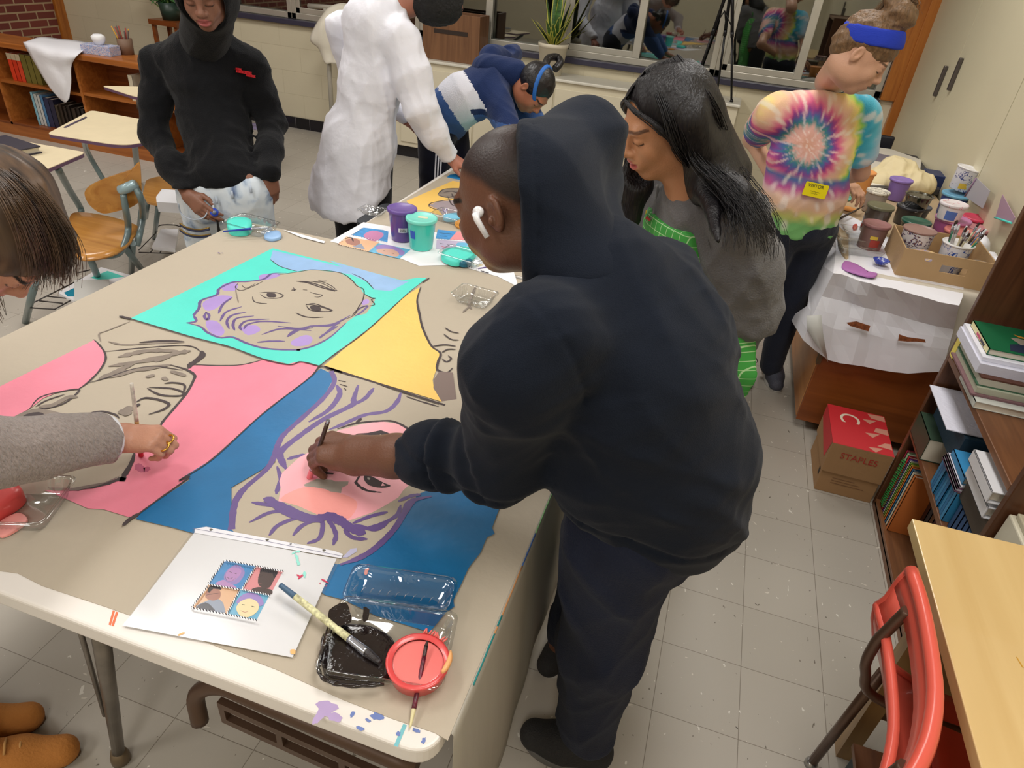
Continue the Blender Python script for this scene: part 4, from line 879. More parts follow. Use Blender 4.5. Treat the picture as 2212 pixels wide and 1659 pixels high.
brush('paintbrush', 'slim maroon paintbrush with a cream tip laid across the salmon paint', [bq0, bq1], None,
      [('handle_end', mat('cream_enamel', (226, 216, 168), .4), 0, .20, .0016, .0036, 0), ('handle', M_mar, .20, .80, .0038, .0034, 0), ('ferrule', mat('dark_ferrule', (66, 52, 52), .35, .6), .80, .93, .0034, .0030, 0), ('bristles', mat('brown_bristle', (54, 34, 30), .7), .93, 1.0, .0032, .0012, 0)])
# --- other clear trays
def ctray(px, z, sx, sy, rz, label, blobs, lid=None, h=.03):
    c = PZ(*px, z); t = thing('paint_tray', label, 'paint tray', (c[0], c[1], z))
    g = MB(); tray_geo(g, (c[0], c[1]), sx, sy, rz, z+.0006, h); g.build('clear_base', M_clear, t)
    if lid:
        g = MB(); tray_geo(g, (c[0]+lid[0], c[1]+lid[1]), sx, sy*lid[2], rz, z+.008, h*.7); g.build('clear_lid', M_clear, t)
    for nm, q, m, hh in blobs:
        pool(nm, [PZ(u, v, z+hh*.6) for u, v in q], z+.0015, hh, m, t, None)
    return t
t1 = ctray((545, 497), ZP, .085, .055, -.1, 'clear tray of turquoise paint at the far left corner of the nearest table', [('turquoise_paint', [(492, 478), (520, 474), (543, 480), (540, 497), (520, 503), (495, 498)], P_teal, .026), ('blue_paint', [(575, 505), (600, 500), (608, 512), (590, 519), (572, 515)], P_lb, .010)])
brush('paintbrush', 'blue-handled paintbrush lying over the turquoise paint in the far clear tray', [PZ(482, 500, ZP+.028), PZ(610, 488, ZP+.034)], None, [('handle', mat('royal_blue_enamel', (30, 60, 170), .3), 0, .46, .0026, .0045, 0), ('ferrule', ferr, .46, .62, .0042, .0045, 0), ('bristles', mat('white_bristle', (222, 224, 230), .7), .62, .75, .0045, .003, 0)])
ctray((40, 1105), ZP, .080, .060, .35, 'clear tray of red paint at the left edge, below the grey sleeve', [('red_paint', [(-60, 1075), (0, 1058), (30, 1050), (52, 1066), (30, 1090), (-30, 1120)], mat('red_paint', (240, 92, 92), .3), .030), ('rose_paint', [(0, 1130), (40, 1110), (60, 1125), (30, 1150), (0, 1160)], P_sal, .006)], h=.034)
ctray((1025, 652), ZP, .060, .045, -.1, 'empty clear tray beside the yellow painted square, half behind the hooded painter', [], h=.03)
ctray((1000, 565), ZP+.004, .075, .045, -.15, 'clear tray of turquoise paint on the poster beside the turquoise tub', [('turquoise_paint', [(955, 558), (962, 541), (1010, 537), (1030, 545), (1015, 560), (985, 570)], P_teal, .020), ('navy_paint', [(988, 566), (1015, 562), (1018, 570), (1000, 573)], mat('dark_teal_paint', (24, 104, 130), .3), .016)], h=.03)
ctray((975, 478), ZP, .070, .045, -.15, 'clear tray of sky blue paint beyond the turquoise tub', [('blue_paint', [(960, 466), (1000, 462), (1003, 472), (965, 476)], pt('cyan_paint', (120, 196, 226)), .014)], h=.03)
ctray((806, 462), ZT+.0012, .050, .035, 0, 'small clear lid by the corner of the poster, behind the purple tub', [], h=.018)
# --- poster with portrait prints
k7 = 2212/480.
po = sheet('poster', [(713, 521), (785, 480), (860, 492), (1090, 520), (1120, 620), (1075, 597), (985, 572), (940, 573), (905, 574), (868, 559)], ZP+.0016, .0008, M_paper); tag(po, 'white poster printed with portrait stamps, bridging the two tables under the purple and turquoise tubs', 'poster')
pp_ = Art(ZP+.0017, 4e-5)
pp_.fill(c7((760, 790), (960, 815), (1010, 830), (1000, 935), (640, 865)), st_b); pp_.fill(c7((760, 870), (850, 820), (960, 850), (930, 900), (850, 930)), mat('print_rose', (204, 130, 176), .5), 3)
pp_.fill(c7((590, 880), (920, 935), (810, 1030), (500, 955)), st_o); pp_.fill(c7((590, 910), (680, 900), (730, 930), (700, 970), (600, 950)), sk4, 3); pp_.fill(c7((650, 980), (740, 950), (780, 1010)), shirt); pp_.line(c7((590, 900), (640, 890), (660, 930)), ink, 6)
pp_.fill(c7((910, 945), (1230, 1010), (1120, 1100), (810, 1030)), st_c); pp_.fill(c7((880, 1000), (940, 960), (1060, 975), (1170, 1030), (1140, 1070), (1080, 1050)), hv, 3); pp_.fill(c7((890, 1015), (960, 1000), (1060, 1010), (1115, 1050), (1080, 1080), (920, 1045)), mat('print_peach', (222, 178, 160), .5), 3); pp_.line(c7((960, 1020), (980, 1026)), ink, 3); pp_.line(c7((1040, 1045), (1070, 1050)), ink, 3)
pp_.fill(c7((1500, 810), (1690, 830), (1620, 910), (1480, 900)), st_b); pp_.line(c7((1510, 840), (1570, 850), (1640, 850)), ink, 3); pp_.line(c7((1520, 870), (1600, 885)), ink, 2); pp_.fill(c7((1690, 830), (1860, 830), (1880, 920), (1620, 910)), st_p)
pp_.fill(c7((1490, 910), (1700, 925), (1900, 935), (1950, 1060), (1480, 1000)), mat('print_lilac', (206, 192, 222), .5)); pp_.line(c7((1520, 945), (1560, 955)), ink, 3); pp_.line(c7((1590, 960), (1620, 965)), ink, 3); pp_.line(c7((1530, 975), (1570, 985), (1600, 978)), rd_, 4); pp_.fill(c7((1700, 940), (1800, 945), (1780, 980), (1690, 975)), st_c, 2)
pp_.fill(c7((1850, 1150), (1960, 1160), (1900, 1180)), sk3); pp_.line(c7((1900, 1200), (2010, 1180)), P_pur, 9); pp_.line(c7((1930, 1220), (2010, 1245)), ink, 6)
for e in (((760, 790), (500, 955)), ((500, 955), (810, 1030)), ((640, 865), (1000, 940)), ((920, 935), (810, 1030)), ((1490, 905), (1880, 925)), ((1700, 1150), (2010, 1240))):
    p_, q_ = [np.array(c7(x)[0]) for x in e]; n = 26
    for i in range(n):
        a_ = p_+(q_-p_)*(i+.25)/n; b2 = p_+(q_-p_)*(i+.7)/n; pp_.line([tuple(a_), tuple(b2)], ink if i % 2 else wt, 4, 0, False, 0)
pp_.mb.build('printed_portraits', pp_.mats, po, origin=po.location)
# --- tubs
def tub(label, c, z, r0, r1, h, body, lidc, group=None, label_geo=None, lid=True, name='paint_tub', tilt=None, liq=None, cat='paint tub', bands=None):
    t = thing(name, label, cat, (c[0], c[1], z), group=group); o = (c[0], c[1], z)
    ax = tilt
    g = MB().lathe([(r0*.96, .001), (r0, .004), (r1, h-.004), (r1+.001, h)]+([] if lid else [(r1-.002, h), (r0-.002, .01), (0, .01)]), o, 36, ax, capt=lid); g.build('tub_body', body, t)
    if lid: MB().lathe([(r1+.0045, h-.008), (r1+.0055, h-.004), (r1+.0055, h+.002), (r1+.003, h+.0045), (r1-.002, h+.004), (r1-.005, h+.0022), (0, h+.0022)], o, 36, ax).build('tub_lid', lidc, t)
    else: MB().lathe([(r1, h-.006), (r1+.004, h-.003), (r1+.004, h+.002), (r1-.001, h+.003), (r1-.003, h-.002)], o, 36, ax).build('tub_rim', lidc, t)
    if liq: MB().lathe([(r0+(r1-r0)*.7-.002, h*.68), (0, h*.68)], o, 30, ax, capb=False).build('paint', liq, t)
    if bands:
        for (nm, m, z0, z1, a0, a1) in bands:
            v = []; n = 14
            for zz in (z0, z1):
                rr = r0+(r1-r0)*zz/h+.0006
                for i in range(n+1):
                    a_ = a0+(a1-a0)*i/n; v.append((o[0]+rr*math.cos(a_), o[1]+rr*math.sin(a_), z+zz))
            MB().add(v, [(i, i+1, n+2+i, n+1+i) for i in range(n)], True).build(nm, m, t)
    return t
M_lab = mat('label_white', (232, 230, 236), .5)
pc = PZ(869, 512, ZP+.01); tp = tub('purple paint tub with purple lid and small white label beside the turquoise tub', pc, ZP+.0018, .040, .050, .118, mat('purple_tub', (92, 62, 140), .28, coat=.3), mat('purple_lid', (108, 80, 158), .35))
tc2 = PZ(910, 530, ZP+.01); tt = tub('turquoise paint tub with a paler lid beside the purple tub', tc2, ZP+.0018, .042, .052, .112, mat('turquoise_tub', (70, 206, 188), .25, coat=.3), mat('turquoise_lid', (126, 224, 208), .35))
def on_cyl(c, z, r0, r1, h, a0, zz, txt, size, m, parent, lab=None, labw=.03, labh=.018):
    """flat label with lettering standing on the side of a tub facing direction a0"""
    rr = r0+(r1-r0)*zz/h; n = 8; v = []
    if lab:
        for q in (-1, 1):
            for i in range(n+1):
                a_ = a0+(i/n-.5)*labw/rr; v.append((c[0]+(rr+.0008)*math.cos(a_), c[1]+(rr+.0008)*math.sin(a_), z+zz+q*labh/2))
        MB().add(v, [(i, i+1, n+2+i, n+1+i) for i in range(n)], True).build('label', lab, parent)
    x = (-math.sin(a0), math.cos(a0), 0); vs, fs = text_geo(txt, size, frame((c[0]+(rr+.0022)*math.cos(a0), c[1]+(rr+.0022)*math.sin(a0), z+zz), x, (0, 0, 1)))
    MB().add(vs, fs, False).build('lettering', m, parent)
aa = math.atan2(-pc[1], -pc[0])
on_cyl(pc, ZP, .040, .050, .118, aa+.05, .052, 'ESEL', .012, ink, tp, M_lab, .032, .017)
MB().box(tc2[0]-.014, tc2[0]+.022, tc2[1]-.006, tc2[1]+.012, ZP+.1162, ZP+.1170, rz=.2).build('lid_label', mat('cream_label', (220, 220, 190), .5), tt)
g = MB(); aa2 = aa-.75; n = 5; v = []
for zz in (.045, .075):
    rr = .042+.010*zz/.112+.0008
    for i in range(n+1): a_ = aa2+(i/n-.5)*.45; v.append((tc2[0]+rr*math.cos(a_), tc2[1]+rr*math.sin(a_), ZP+zz+.0018+(.004 if i % 2 else 0)))
g.add(v, [(i, i+1, n+2+i, n+1+i) for i in range(n)], True).build('blue_smear', mat('blue_smear', (40, 90, 190), .4), tt)
oc = PZ(1008, 487, ZP+.004); tg = thing('paint_dish', 'small orange paint dish on the back table behind the turquoise tub', 'paint dish', (oc[0], oc[1], ZP+.0002)); MB().lathe([(.045, 0), (.048, .004), (.048, .012), (.045, .012), (.043, .006), (0, .006)], (oc[0], oc[1], ZP+.0002), 30).build('lid_disc', mat('orange_lid', (236, 164, 70), .4), tg)
# the small dark seat pushed under the gap between the tables
cs = PZ(780, 478, .62); tg = thing('stool', 'dark stool, only a corner of its seat showing behind the poster corner', 'stool', (cs[0]-.02, cs[1]+.10, 0))
MB().prism(rounded([(cs[0]-.04, cs[1]-.0), (cs[0]+.12, cs[1]-.0), (cs[0]+.12, cs[1]+.3), (cs[0]-.04, cs[1]+.3)], .05), .58, .61).build('seat', mat('dark_slate_seat', (38, 44, 50), .4), tg)
for dx_, dy_ in ((-.02, .04), (.09, .04), (-.02, .26), (.09, .26)): MB().tube([(cs[0]+dx_, cs[1]+dy_, .58), (cs[0]+dx_*1.1-.002, cs[1]+dy_, 0)], .011, 10).build('leg', M_legs, tg)
# ------------------------------------------------------------------ bookcase along the back left
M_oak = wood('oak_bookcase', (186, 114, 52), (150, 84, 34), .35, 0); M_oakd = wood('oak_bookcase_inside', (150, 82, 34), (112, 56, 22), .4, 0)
bc = thing('bookcase', 'long low oak bookcase against the far left wall, with a white cloth on top', 'bookcase', (-4.95, 4.46, 0))
bx0, bx1, by0, by1, bz = -6.3, -3.62, 4.31, 4.60, .715
MB().box(bx0, bx1, by0-.012, by1, bz-.04, bz).build('top_board', M_oak, bc, bevel=.006)
MB().box(bx0, bx1, by0, by0+.02, 0, .085).build('plinth', M_oak, bc)
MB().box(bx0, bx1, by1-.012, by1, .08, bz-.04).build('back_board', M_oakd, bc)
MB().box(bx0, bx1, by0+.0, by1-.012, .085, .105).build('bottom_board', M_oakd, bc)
for x in (bx0, -5.62, -4.80, -4.12, bx1-.022): MB().box(x, x+.022, by0, by1-.012, .085, bz-.04).build('divider', M_oak, bc)
for a_, b_, z in ((-5.60, -4.80, .42), (-4.78, -4.12, .43), (-4.10, -3.64, .42), (bx0+.022, -5.62, .42)): MB().box(a_, b_, by0+.005, by1-.012, z-.011, z+.009).build('shelf', M_oak, bc)
bk_i = 0
def book(x0, x1, y0, y1, z0, z1, c, label, group=None, parts=True, lean=0, spine=None, name='book'):
    global bk_i; bk_i += 1
    t = thing(name, label, 'book', ((x0+x1)/2, (y0+y1)/2, z0), group=group)
    dims = {'x': x1-x0, 'y': y1-y0, 'z': z1-z0}; th = min(dims, key=dims.get); m = mat('cover_%d_%d_%d' % c, c, .45)
    e = .0015; pg = mat('book_pages', (226, 218, 200), .8)
    B = lambda *a: [a]
    if th == 'z': cov = [(x0, x1, y0, y1, z0, z0+e), (x0, x1, y0, y1, z1-e, z1)]; core = (x0+.004, x1-.002, y0+.004, y1-.004, z0+e, z1-e); sp = (x0, x0+.002, y0, y1, z0, z1) if spine != 'y' else (x0, x1, y0, y0+.002, z0, z1)
    elif th == 'x': cov = [(x0, x0+e, y0, y1, z0, z1), (x1-e, x1, y0, y1, z0, z1)]; core = (x0+e, x1-e, y0+.003, y1-.003, z0+.002, z1-.004); sp = (x0, x1, y0, y0+.002, z0, z1)
    else: cov = [(x0, x1, y0, y0+e, z0, z1), (x0, x1, y1-e, y1, z0, z1)]; core = (x0+.003, x1-.003, y0+e, y1-e, z0+.002, z1-.004); sp = (x0, x0+.002, y0, y1, z0, z1)
    g = MB()
    for b_ in cov+[sp]: g.box(*b_)
    c1 = g.build('cover', m, t); c2 = MB().box(*core).build('pages', pg, t)
    if lean:
        t.rotation_euler = lean if hasattr(lean, '__len__') else (0, lean, 0)
    return t
rb = random.Random(11)
x = -5.50
for i, (c, nm) in enumerate((((226, 66, 34), 'first red-orange book with a pale top band, on the upper shelf'), ((214, 58, 30), 'second red-orange book with a pale top band'), ((222, 74, 44), 'third red-orange book with a pale top band'))):
    w = .045; t = book(x, x+w-.002, 4.35, 4.53, .43, .63, c, ('leftmost', 'middle', 'rightmost')[i]+' of the three red-orange books on the far bookcase'); MB().box(x+.0005, x+w-.0025, 4.3485, 4.3505, .585, .63).build('pale_band', mat('pale_band', (206, 190, 160), .6), t); x += w
for i in range(3):
    book(x, x+.053, 4.35, 4.53, .43, .635, (118, 110, 50), 'olive green book in a row beside the red-orange books', 'olive books on the upper shelf of the far bookcase'); x += .055
x = -5.38
cols = [(140, 196, 216, 'pale blue'), (196, 204, 206, 'light grey'), (206, 210, 210, 'white and green'), (86, 138, 186, 'mid blue'), (44, 50, 84, 'navy'), (38, 40, 66, 'dark navy')]
for i, (r_, g_, b_, nm) in enumerate(cols):
    w = (.028, .034, .03, .03, .05, .05)[i]; h = (.25, .24, .235, .24, .225, .22)[i]
    book(x, x+w-.002, 4.36, 4.52, .106, .106+h, (r_, g_, b_), nm+' book among the upright books on the low shelf of the far bookcase'); x += w
for i in range(10):
    w = rb.uniform(.024, .036); h = rb.uniform(.16, .20); cc = rb.choice([(46, 38, 34), (58, 46, 38), (34, 32, 34), (70, 62, 50)])
    book(x, x+w-.002, 4.36+.01*(i % 3), 4.52, .106, .106+h, cc, 'dark worn book in the right half of the low shelf, far bookcase', 'dark books on the low shelf of the far bookcase'); x += w
book(-4.33, -4.29, 4.33, 4.50, .44, .62, (210, 200, 176), 'single upright cream book on the far bookcase, by the black fleece sleeve')
for i in range(6): book(-4.73+i*.045, -4.69+i*.045, 4.38, 4.54, .106, .106+.06+.01*(i % 2), (52, 40, 32), 'low dark book behind the desk with the pencil groove', 'low dark books behind the grooved desk')
# white cloth over the top, hanging in front
def drape(name, label, cat, cols_px, m, thick=.003, parent=None):
    rows = [[tuple(p) for p in spline(r, 5)] for r in cols_px]
    n = len(rows[0]); R2 = []
    for j in range(n):
        R2.append(spline([r[j] for r in rows], 4))
    g = MB().grid([[tuple(p) for p in r] for r in R2], thick=thick); o = g.build(name, m, parent)
    if label: tag(o, label, cat)
    return o
M_cloth = mat('white_cotton', (240, 240, 246), .8, bump=.25, bscale=25)
zt = bz+.006
drape('cloth', 'white cloth draped over the far bookcase, hanging to a point in front of the books', 'cloth', [
    [PZ(52, 92, zt+.01), PY(52, 95, 4.285), PY(75, 135, 4.27), PY(105, 185, 4.27), PY(128, 212, 4.27)],
    [PZ(90, 80, zt+.02), PY(85, 100, 4.275), PY(100, 140, 4.255), PY(115, 180, 4.26), PY(134, 217, 4.265)],
    [PZ(125, 84, zt+.012), PY(115, 108, 4.28), PY(125, 150, 4.265), PY(135, 185, 4.25), PY(138, 220, 4.262)],
    [PZ(165, 88, zt+.02), PY(140, 112, 4.275), PY(140, 150, 4.26), PY(147, 185, 4.265), PY(143, 221, 4.262)],
    [PZ(205, 95, zt+.010), PY(172, 116, 4.285), PY(155, 140, 4.275), PY(154, 180, 4.27), PY(150, 212, 4.265)]], M_cloth)
# tissue box and pencil pot on it
o = PZ(220, 117, bz); tb_ = thing('tissue_box', 'blue and white patterned tissue box on the far bookcase', 'tissue box', (o[0], o[1], bz))
m, t_, b_ = nt('tissue_pattern'); vn = t_.nodes.new('ShaderNodeTexVoronoi'); vn.inputs['Scale'].default_value = 38; cr = t_.nodes.new('ShaderNodeValToRGB'); cr.color_ramp.interpolation = 'CONSTANT'
for i, (ps, c) in enumerate(((0, (206, 212, 226)), (.35, (120, 150, 206)), (.6, (216, 190, 196)), (.8, (190, 200, 222)))):
    e = cr.color_ramp.elements[i] if i < 2 else cr.color_ramp.elements.new(ps); e.position = ps; e.color = rgb(*c)
t_.links.new(vn.outputs['Color'], cr.inputs[0]); t_.links.new(cr.outputs[0], b_.inputs['Base Color'])
MB().box(o[0]-.12, o[0]+.12, o[1]-.06, o[1]+.06, bz, bz+.065, rz=.12).build('box', m, tb_, bevel=.002)
g = MB(); rr = random.Random(5)
g.lathe([(.03, 0), (.045, .03), (.05, .055), (.03, .07), (.006, .062)], (o[0]+.0, o[1], bz+.066), 9); g.build('tissue', mat('tissue', (244, 244, 246), .9), tb_)
o = PZ(268, 116, bz); pt_ = thing('pencil_pot', 'brown wire pot full of pencils on the far bookcase', 'pencil pot', (o[0]+.03, o[1], bz)); o = o+np.array((.03, 0, 0))
MB().lathe([(.05, 0), (.055, .11), (.051, .11), (.047, .004), (0, .004)], o, 16, capt=False).build('pot', mat('brown_mesh', (122, 96, 78), .6), pt_)
for i in range(9):
    a_ = rr.uniform(0, 6.28); d = np.array((math.cos(a_)*.035, math.sin(a_)*.03, 0)); MB().tube([o+d*.3+(0, 0, .01), o+d*(1.5+.6*(i == 0))+(0, 0, rr.uniform(.16, .2))], .0045, 6).build('pencil', mat('pencil_%d' % (i % 3), ((206, 150, 40), (150, 60, 50), (90, 74, 70))[i % 3], .5), pt_)
# ------------------------------------------------------------------ school desks and chairs on the left
M_lam = mat('cream_laminate', (236, 220, 184), .35, var=.03, vscale=14); M_edge = mat('plum_edge_band', (104, 76, 104), .45); M_tube = mat('grey_green_enamel', (112, 130, 132), .35, .2, coat=.2); M_bent = wood('bent_ply', (206, 150, 74), (176, 116, 50), .3, 0, .8, .3)
def desktop(label, px, z, groove=None, legs=()):
    v = [PZ(u, w, z)[:2] for u, w in px]; c = sum(v)/len(v); t = thing('student_desk', label, 'desk', (c[0], c[1], 0))
    MB().prism(v, z-.003, z, .035, 5).build('desktop', M_lam, t); MB().prism(v, z-.018, z-.003, .035, 5).build('edge_band', M_edge, t)
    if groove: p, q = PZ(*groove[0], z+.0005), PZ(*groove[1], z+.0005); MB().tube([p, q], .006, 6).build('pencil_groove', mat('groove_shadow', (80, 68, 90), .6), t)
    for L_ in legs: MB().tube(spline(L_, 6), .016, 12).build('leg', M_tube, t)
    return t
z = .68
desktop('cream student desk with a pencil groove, in front of the far bookcase', [(101, 289), (197, 238), (330, 262), (320, 306), (275, 313), (240, 311)], z, ((140, 276), (186, 254)),
        [[PZ(290, 300, z-.02), PZ(295, 350, .4), PZ(300, 390, .02)], [PZ(180, 290, z-.02), PZ(190, 330, .3), (PZ(190, 330, .3)[0], PZ(190, 330, .3)[1]+.1, .01)]])
desktop('cream student desk with an open black book on it, at the left edge', [(-40, 290), (0, 296), (186, 329), (75, 376), (-60, 352)], z, None, [[PZ(124, 362, z-.02), PZ(150, 410, .45), PZ(172, 446, .30), PZ(176, 462, .25), PZ(178, 500, .01)]])
desktop('cream student desk mostly hidden behind the black fleece', [(219, 185), (345, 188), (345, 220), (283, 206)], .76, None, [[PZ(300, 205, .74), PZ(300, 235, .3), PZ(300, 262, .01)], [PZ(335, 207, .74), PZ(335, 262, .01)]])
o = PZ(20, 330, z); bt = thing('book', 'dark hardback book lying on the left student desk', 'book', (o[0], o[1], z))
ax = PZ(52, 342, z)-PZ(-20, 318, z); an = math.atan2(ax[1], ax[0])
MB().box(o[0]-.17, o[0]+.10, o[1]-.07, o[1]+.10, z+.001, z+.006, rz=an).build('cover', mat('black_cover', (42, 40, 56), .4), bt); MB().box(o[0]-.165, o[0]+.09, o[1]-.065, o[1]+.095, z+.006, z+.028, rz=an).build('pages', mat('book_pages', (226, 218, 200), .8), bt)
MB().box(o[0]-.17, o[0]+.10, o[1]-.07, o[1]+.10, z+.028, z+.033, rz=an).build('cover', mat('black_cover', (42, 40, 56), .4), bt)
# chair: bent ply seat and back on a grey-green tube frame (part of a desk-chair set)
ch_ = thing('school_chair', 'bent plywood school chair with grey-green tube frame beside the left student desks', 'chair', (-2.62, 2.38, 0))
def sheet3(mb, rows, th): mb.grid([[tuple(p) for p in r] for r in rows], thick=th)
sz = .43
S = [PZ(u, v, sz) for u, v in [(150, 470), (170, 458), (230, 466), (285, 482), (299, 493), (288, 510), (250, 540), (200, 553), (165, 550), (150, 520)]]
w = spline([(p[0], p[1], 0) for p in S], 4, True); c = sum(w)/len(w); n = len(w); g = MB()
rings = [[(p[0], p[1], sz-.010-.012*(p[1] < c[1])) for p in w], [(p[0], p[1], sz-.012*(p[1] < c[1])) for p in w]]+[[tuple(c+(p-c)*f)[:2]+(sz-.012*(1-f)-.010*(p[1] < c[1])*f,) for p in w] for f in (.75, .45, .15)]
g.add(sum(rings, []), [(i*n+k, i*n+(k+1) % n, (i+1)*n+(k+1) % n, (i+1)*n+k) for i in range(4) for k in range(n)]+[list(range(n))[::-1], [4*n+k for k in range(n)]], True); g.build('seat', M_bent, ch_)
# backrest: outline in the photo plane of the rest
bo = PZ(248, 400, .66); pts = [(303, 344), (285, 362), (240, 380), (205, 393), (187, 405), (186, 418), (195, 436), (212, 452), (230, 458), (258, 453), (285, 444), (305, 425), (307, 390)]
nrm_ = np.array((-.55, .78, .12)); nrm_ /= np.linalg.norm(nrm_)
def onpl(u, v, off=0): d = ray(u, v); P0 = bo+nrm_*off; return CAM+d*(((P0-CAM)@nrm_)/(d@nrm_))
P_ = [onpl(u, v) for u, v in pts]; w = spline(P_, 4, True); c = sum(w)/len(w); hx = np.cross(nrm_, (0, 0, 1)); hx /= np.linalg.norm(hx)
def bend(p): t = (p-c)@hx; return p-nrm_*(t*t*1.6)
g = MB(); n = len(w); rings = [[tuple(bend(p)+nrm_*-.010) for p in w], [tuple(bend(p)) for p in w]]+[[tuple(bend(c+(p-c)*f)) for p in w] for f in (.7, .4, .1)]+[]
g.add(sum(rings, []), [(i*n+k, i*n+(k+1) % n, (i+1)*n+(k+1) % n, (i+1)*n+k) for i in range(4) for k in range(n)]+[[4*n+k for k in range(n)]], True)
rb2 = [[tuple(bend(c+(p-c)*f)-nrm_*.010) for p in w] for f in (1, .7, .4, .1)]; g.add(sum(rb2, []), [(i*n+k, (i+1)*n+k, (i+1)*n+(k+1) % n, i*n+(k+1) % n) for i in range(3) for k in range(n)]+[[3*n+k for k in range(n)][::-1]], True)
g.build('backrest', M_bent, ch_)
a_, b_ = onpl(256, 414, -.035), onpl(296, 396, -.035); q = MB().tube([a_, a_*.9+b_*.1, a_*.1+b_*.9, b_], [.012, .022, .022, .014], 14); q.build('back_bracket', mat('pale_blue_enamel', (150, 176, 184), .3, .2, coat=.3), ch_)
L1 = [onpl(266, 420, -.04), onpl(272, 455, -.05), PZ(277, 490, .46), PZ(272, 520, .42), PZ(255, 548, .40), PZ(215, 553, .40), PZ(203, 548, .40)]
L2 = [onpl(293, 405, -.04), onpl(305, 432, -.05), PZ(308, 470, .47), PZ(302, 505, .43), PZ(296, 530, .38)]
MB().tube(spline(L1, 6), .014, 12).build('back_post', M_tube, ch_); MB().tube(spline(L2, 6), .014, 12).build('back_post', M_tube, ch_)
for p, q in ((PZ(192, 552, .40), PZ(221, 622, .0)), (PZ(268, 532, .40), PZ(311, 588, .0)), (PZ(286, 525, .40), PZ(284, 590, .0)), (PZ(75, 610, .36), PZ(55, 696, .0))): MB().tube([p, q], .015, 12).build('leg', M_tube, ch_)
wr = MB()
for p, q in (((70, 655), (180, 600)), ((65, 665), (118, 668)), ((118, 668), (160, 645)), ((85, 650), (135, 655)), ((100, 640), (150, 645)), ((165, 590), (195, 583)), ((130, 612), (150, 630))): wr.tube([PZ(*p, .16), PZ(*q, .16)], .003, 6)
wr.build('wire_rack', mat('dark_wire', (70, 66, 66), .4, .6), ch_)
# papers lying in the rack and on the floor
for lab, px, z_, m in (('white sheet with a turquoise margin under the plywood chair', [(125, 632), (218, 577), (290, 596), (160, 650)], .17, M_paper),):
    o_ = sheet('paper_stack', px, z_, .012, m); tag(o_, lab, 'paper')
    sheet('teal_print', [(195, 600), (232, 585), (268, 597), (220, 605)], z_+.001, .0008, P_teal, o_, o_.location); sheet('blue_print', [(138, 632), (160, 622), (160, 640), (146, 640)], z_+.001, .0008, mat('print_teal', (24, 140, 170), .5), o_, o_.location)
o_ = sheet('paper_stack', [(160, 605), (235, 603), (238, 640), (161, 650)], .20, .01, mat('off_white_sheet', (222, 222, 218), .6)); tag(o_, 'plain off-white papers on top of the turquoise-edged sheets, under the chair', 'paper')
# second chair seat with a binder, behind the fleece
c2_ = thing('school_chair', 'plywood school chair partly behind the bleached jeans, with a binder on its seat', 'chair', (-2.75, 2.95, 0))
v = [PZ(u, w_, .43)[:2] for u, w_ in [(308, 418), (316, 388), (345, 380), (420, 395), (440, 450), (365, 443), (318, 437)]]; MB().prism(v, .418, .43, .03, 5).build('seat', M_bent, c2_)
for p, q in ((PZ(318, 438, .41), PZ(315, 470, .2)), (PZ(342, 446, .41), PZ(333, 515, .0)), (PZ(310, 420, .41), PZ(296, 520, .0)), (PZ(420, 440, .41), PZ(420, 520, .0))): MB().tube([p, q], .013, 10).build('leg', M_tube, c2_)
wr = MB().tube(spline([PZ(337, 500, .12), PZ(345, 487, .14), PZ(375, 486, .14), PZ(390, 490, .14)], 4), .0035, 6)
for p, q in (((300, 540), (340, 500)), ((300, 545), (380, 548)), ((380, 548), (378, 535)), ((325, 545), (335, 533)), ((345, 547), (352, 535)), ((325, 538), (378, 538))): wr.tube([PZ(*p, .10), PZ(*q, .10)], .003, 6)
wr.build('wire_rack', mat('dark_wire', (70, 66, 66), .4, .6), c2_)
o_ = sheet('binder', [(337, 425), (350, 408), (400, 412), (395, 440), (338, 436)], .485, .05, mat('white_binder', (226, 226, 230), .4), None); tag(o_, 'white binder on the seat behind the bleached jeans', 'binder')
o_ = sheet('paper_stack', [(328, 532), (347, 495), (385, 495), (378, 538)], .125, .02, M_paper); tag(o_, 'white papers in the wire rack next to the bleached jeans', 'paper')
# ------------------------------------------------------------------ along the windows
def leafy(t, o, lv, m1, m2=None, seed=1):
    """lv: list of (direction xy, length, width, lean, curl)"""
    for (az, ln, wd, lean, curl, m_) in lv:
        g = MB(); n = 10; L_ = []; d = np.array((math.cos(az), math.sin(az), 0)); p = np.array(o, float)+d*.02; a_ = lean; s = np.array((-d[1], d[0], 0))
        rows = [];
        for i in range(n+1):
            tt_ = i/n; wdt = wd*(.55+1.1*tt_ if tt_ < .4 else (1-tt_)**.7*1.36)*.5+.0006; dr = d*math.sin(a_)+np.array((0, 0, math.cos(a_))); nn = np.cross(s, dr)
            rows.append([tuple(p-s*wdt), tuple(p-s*wdt*.72-nn*wdt*.12), tuple(p-nn*wdt*.3), tuple(p+s*wdt*.72-nn*wdt*.12), tuple(p+s*wdt)]); p = p+dr*ln/n; a_ += curl/n
        # yellow margins are the outer strips
        nr = len(rows); base = [q for r in rows for q in r]; vs = base; fs = []; mi = []
        for i in range(nr-1):
            for j in range(4): fs.append((i*5+j, i*5+j+1, (i+1)*5+j+1, (i+1)*5+j)); mi.append(1 if j in (0, 3) else 0)
        k = len(g.v); g.add(vs, fs, True); g.mi = mi
        ob = g.build('leaf', [m_, m2 or m_], t); md = ob.modifiers.new('thickness', 'SOLIDIFY'); md.thickness = .0022
o = PY(1193, 128, 5.74); zz = .822
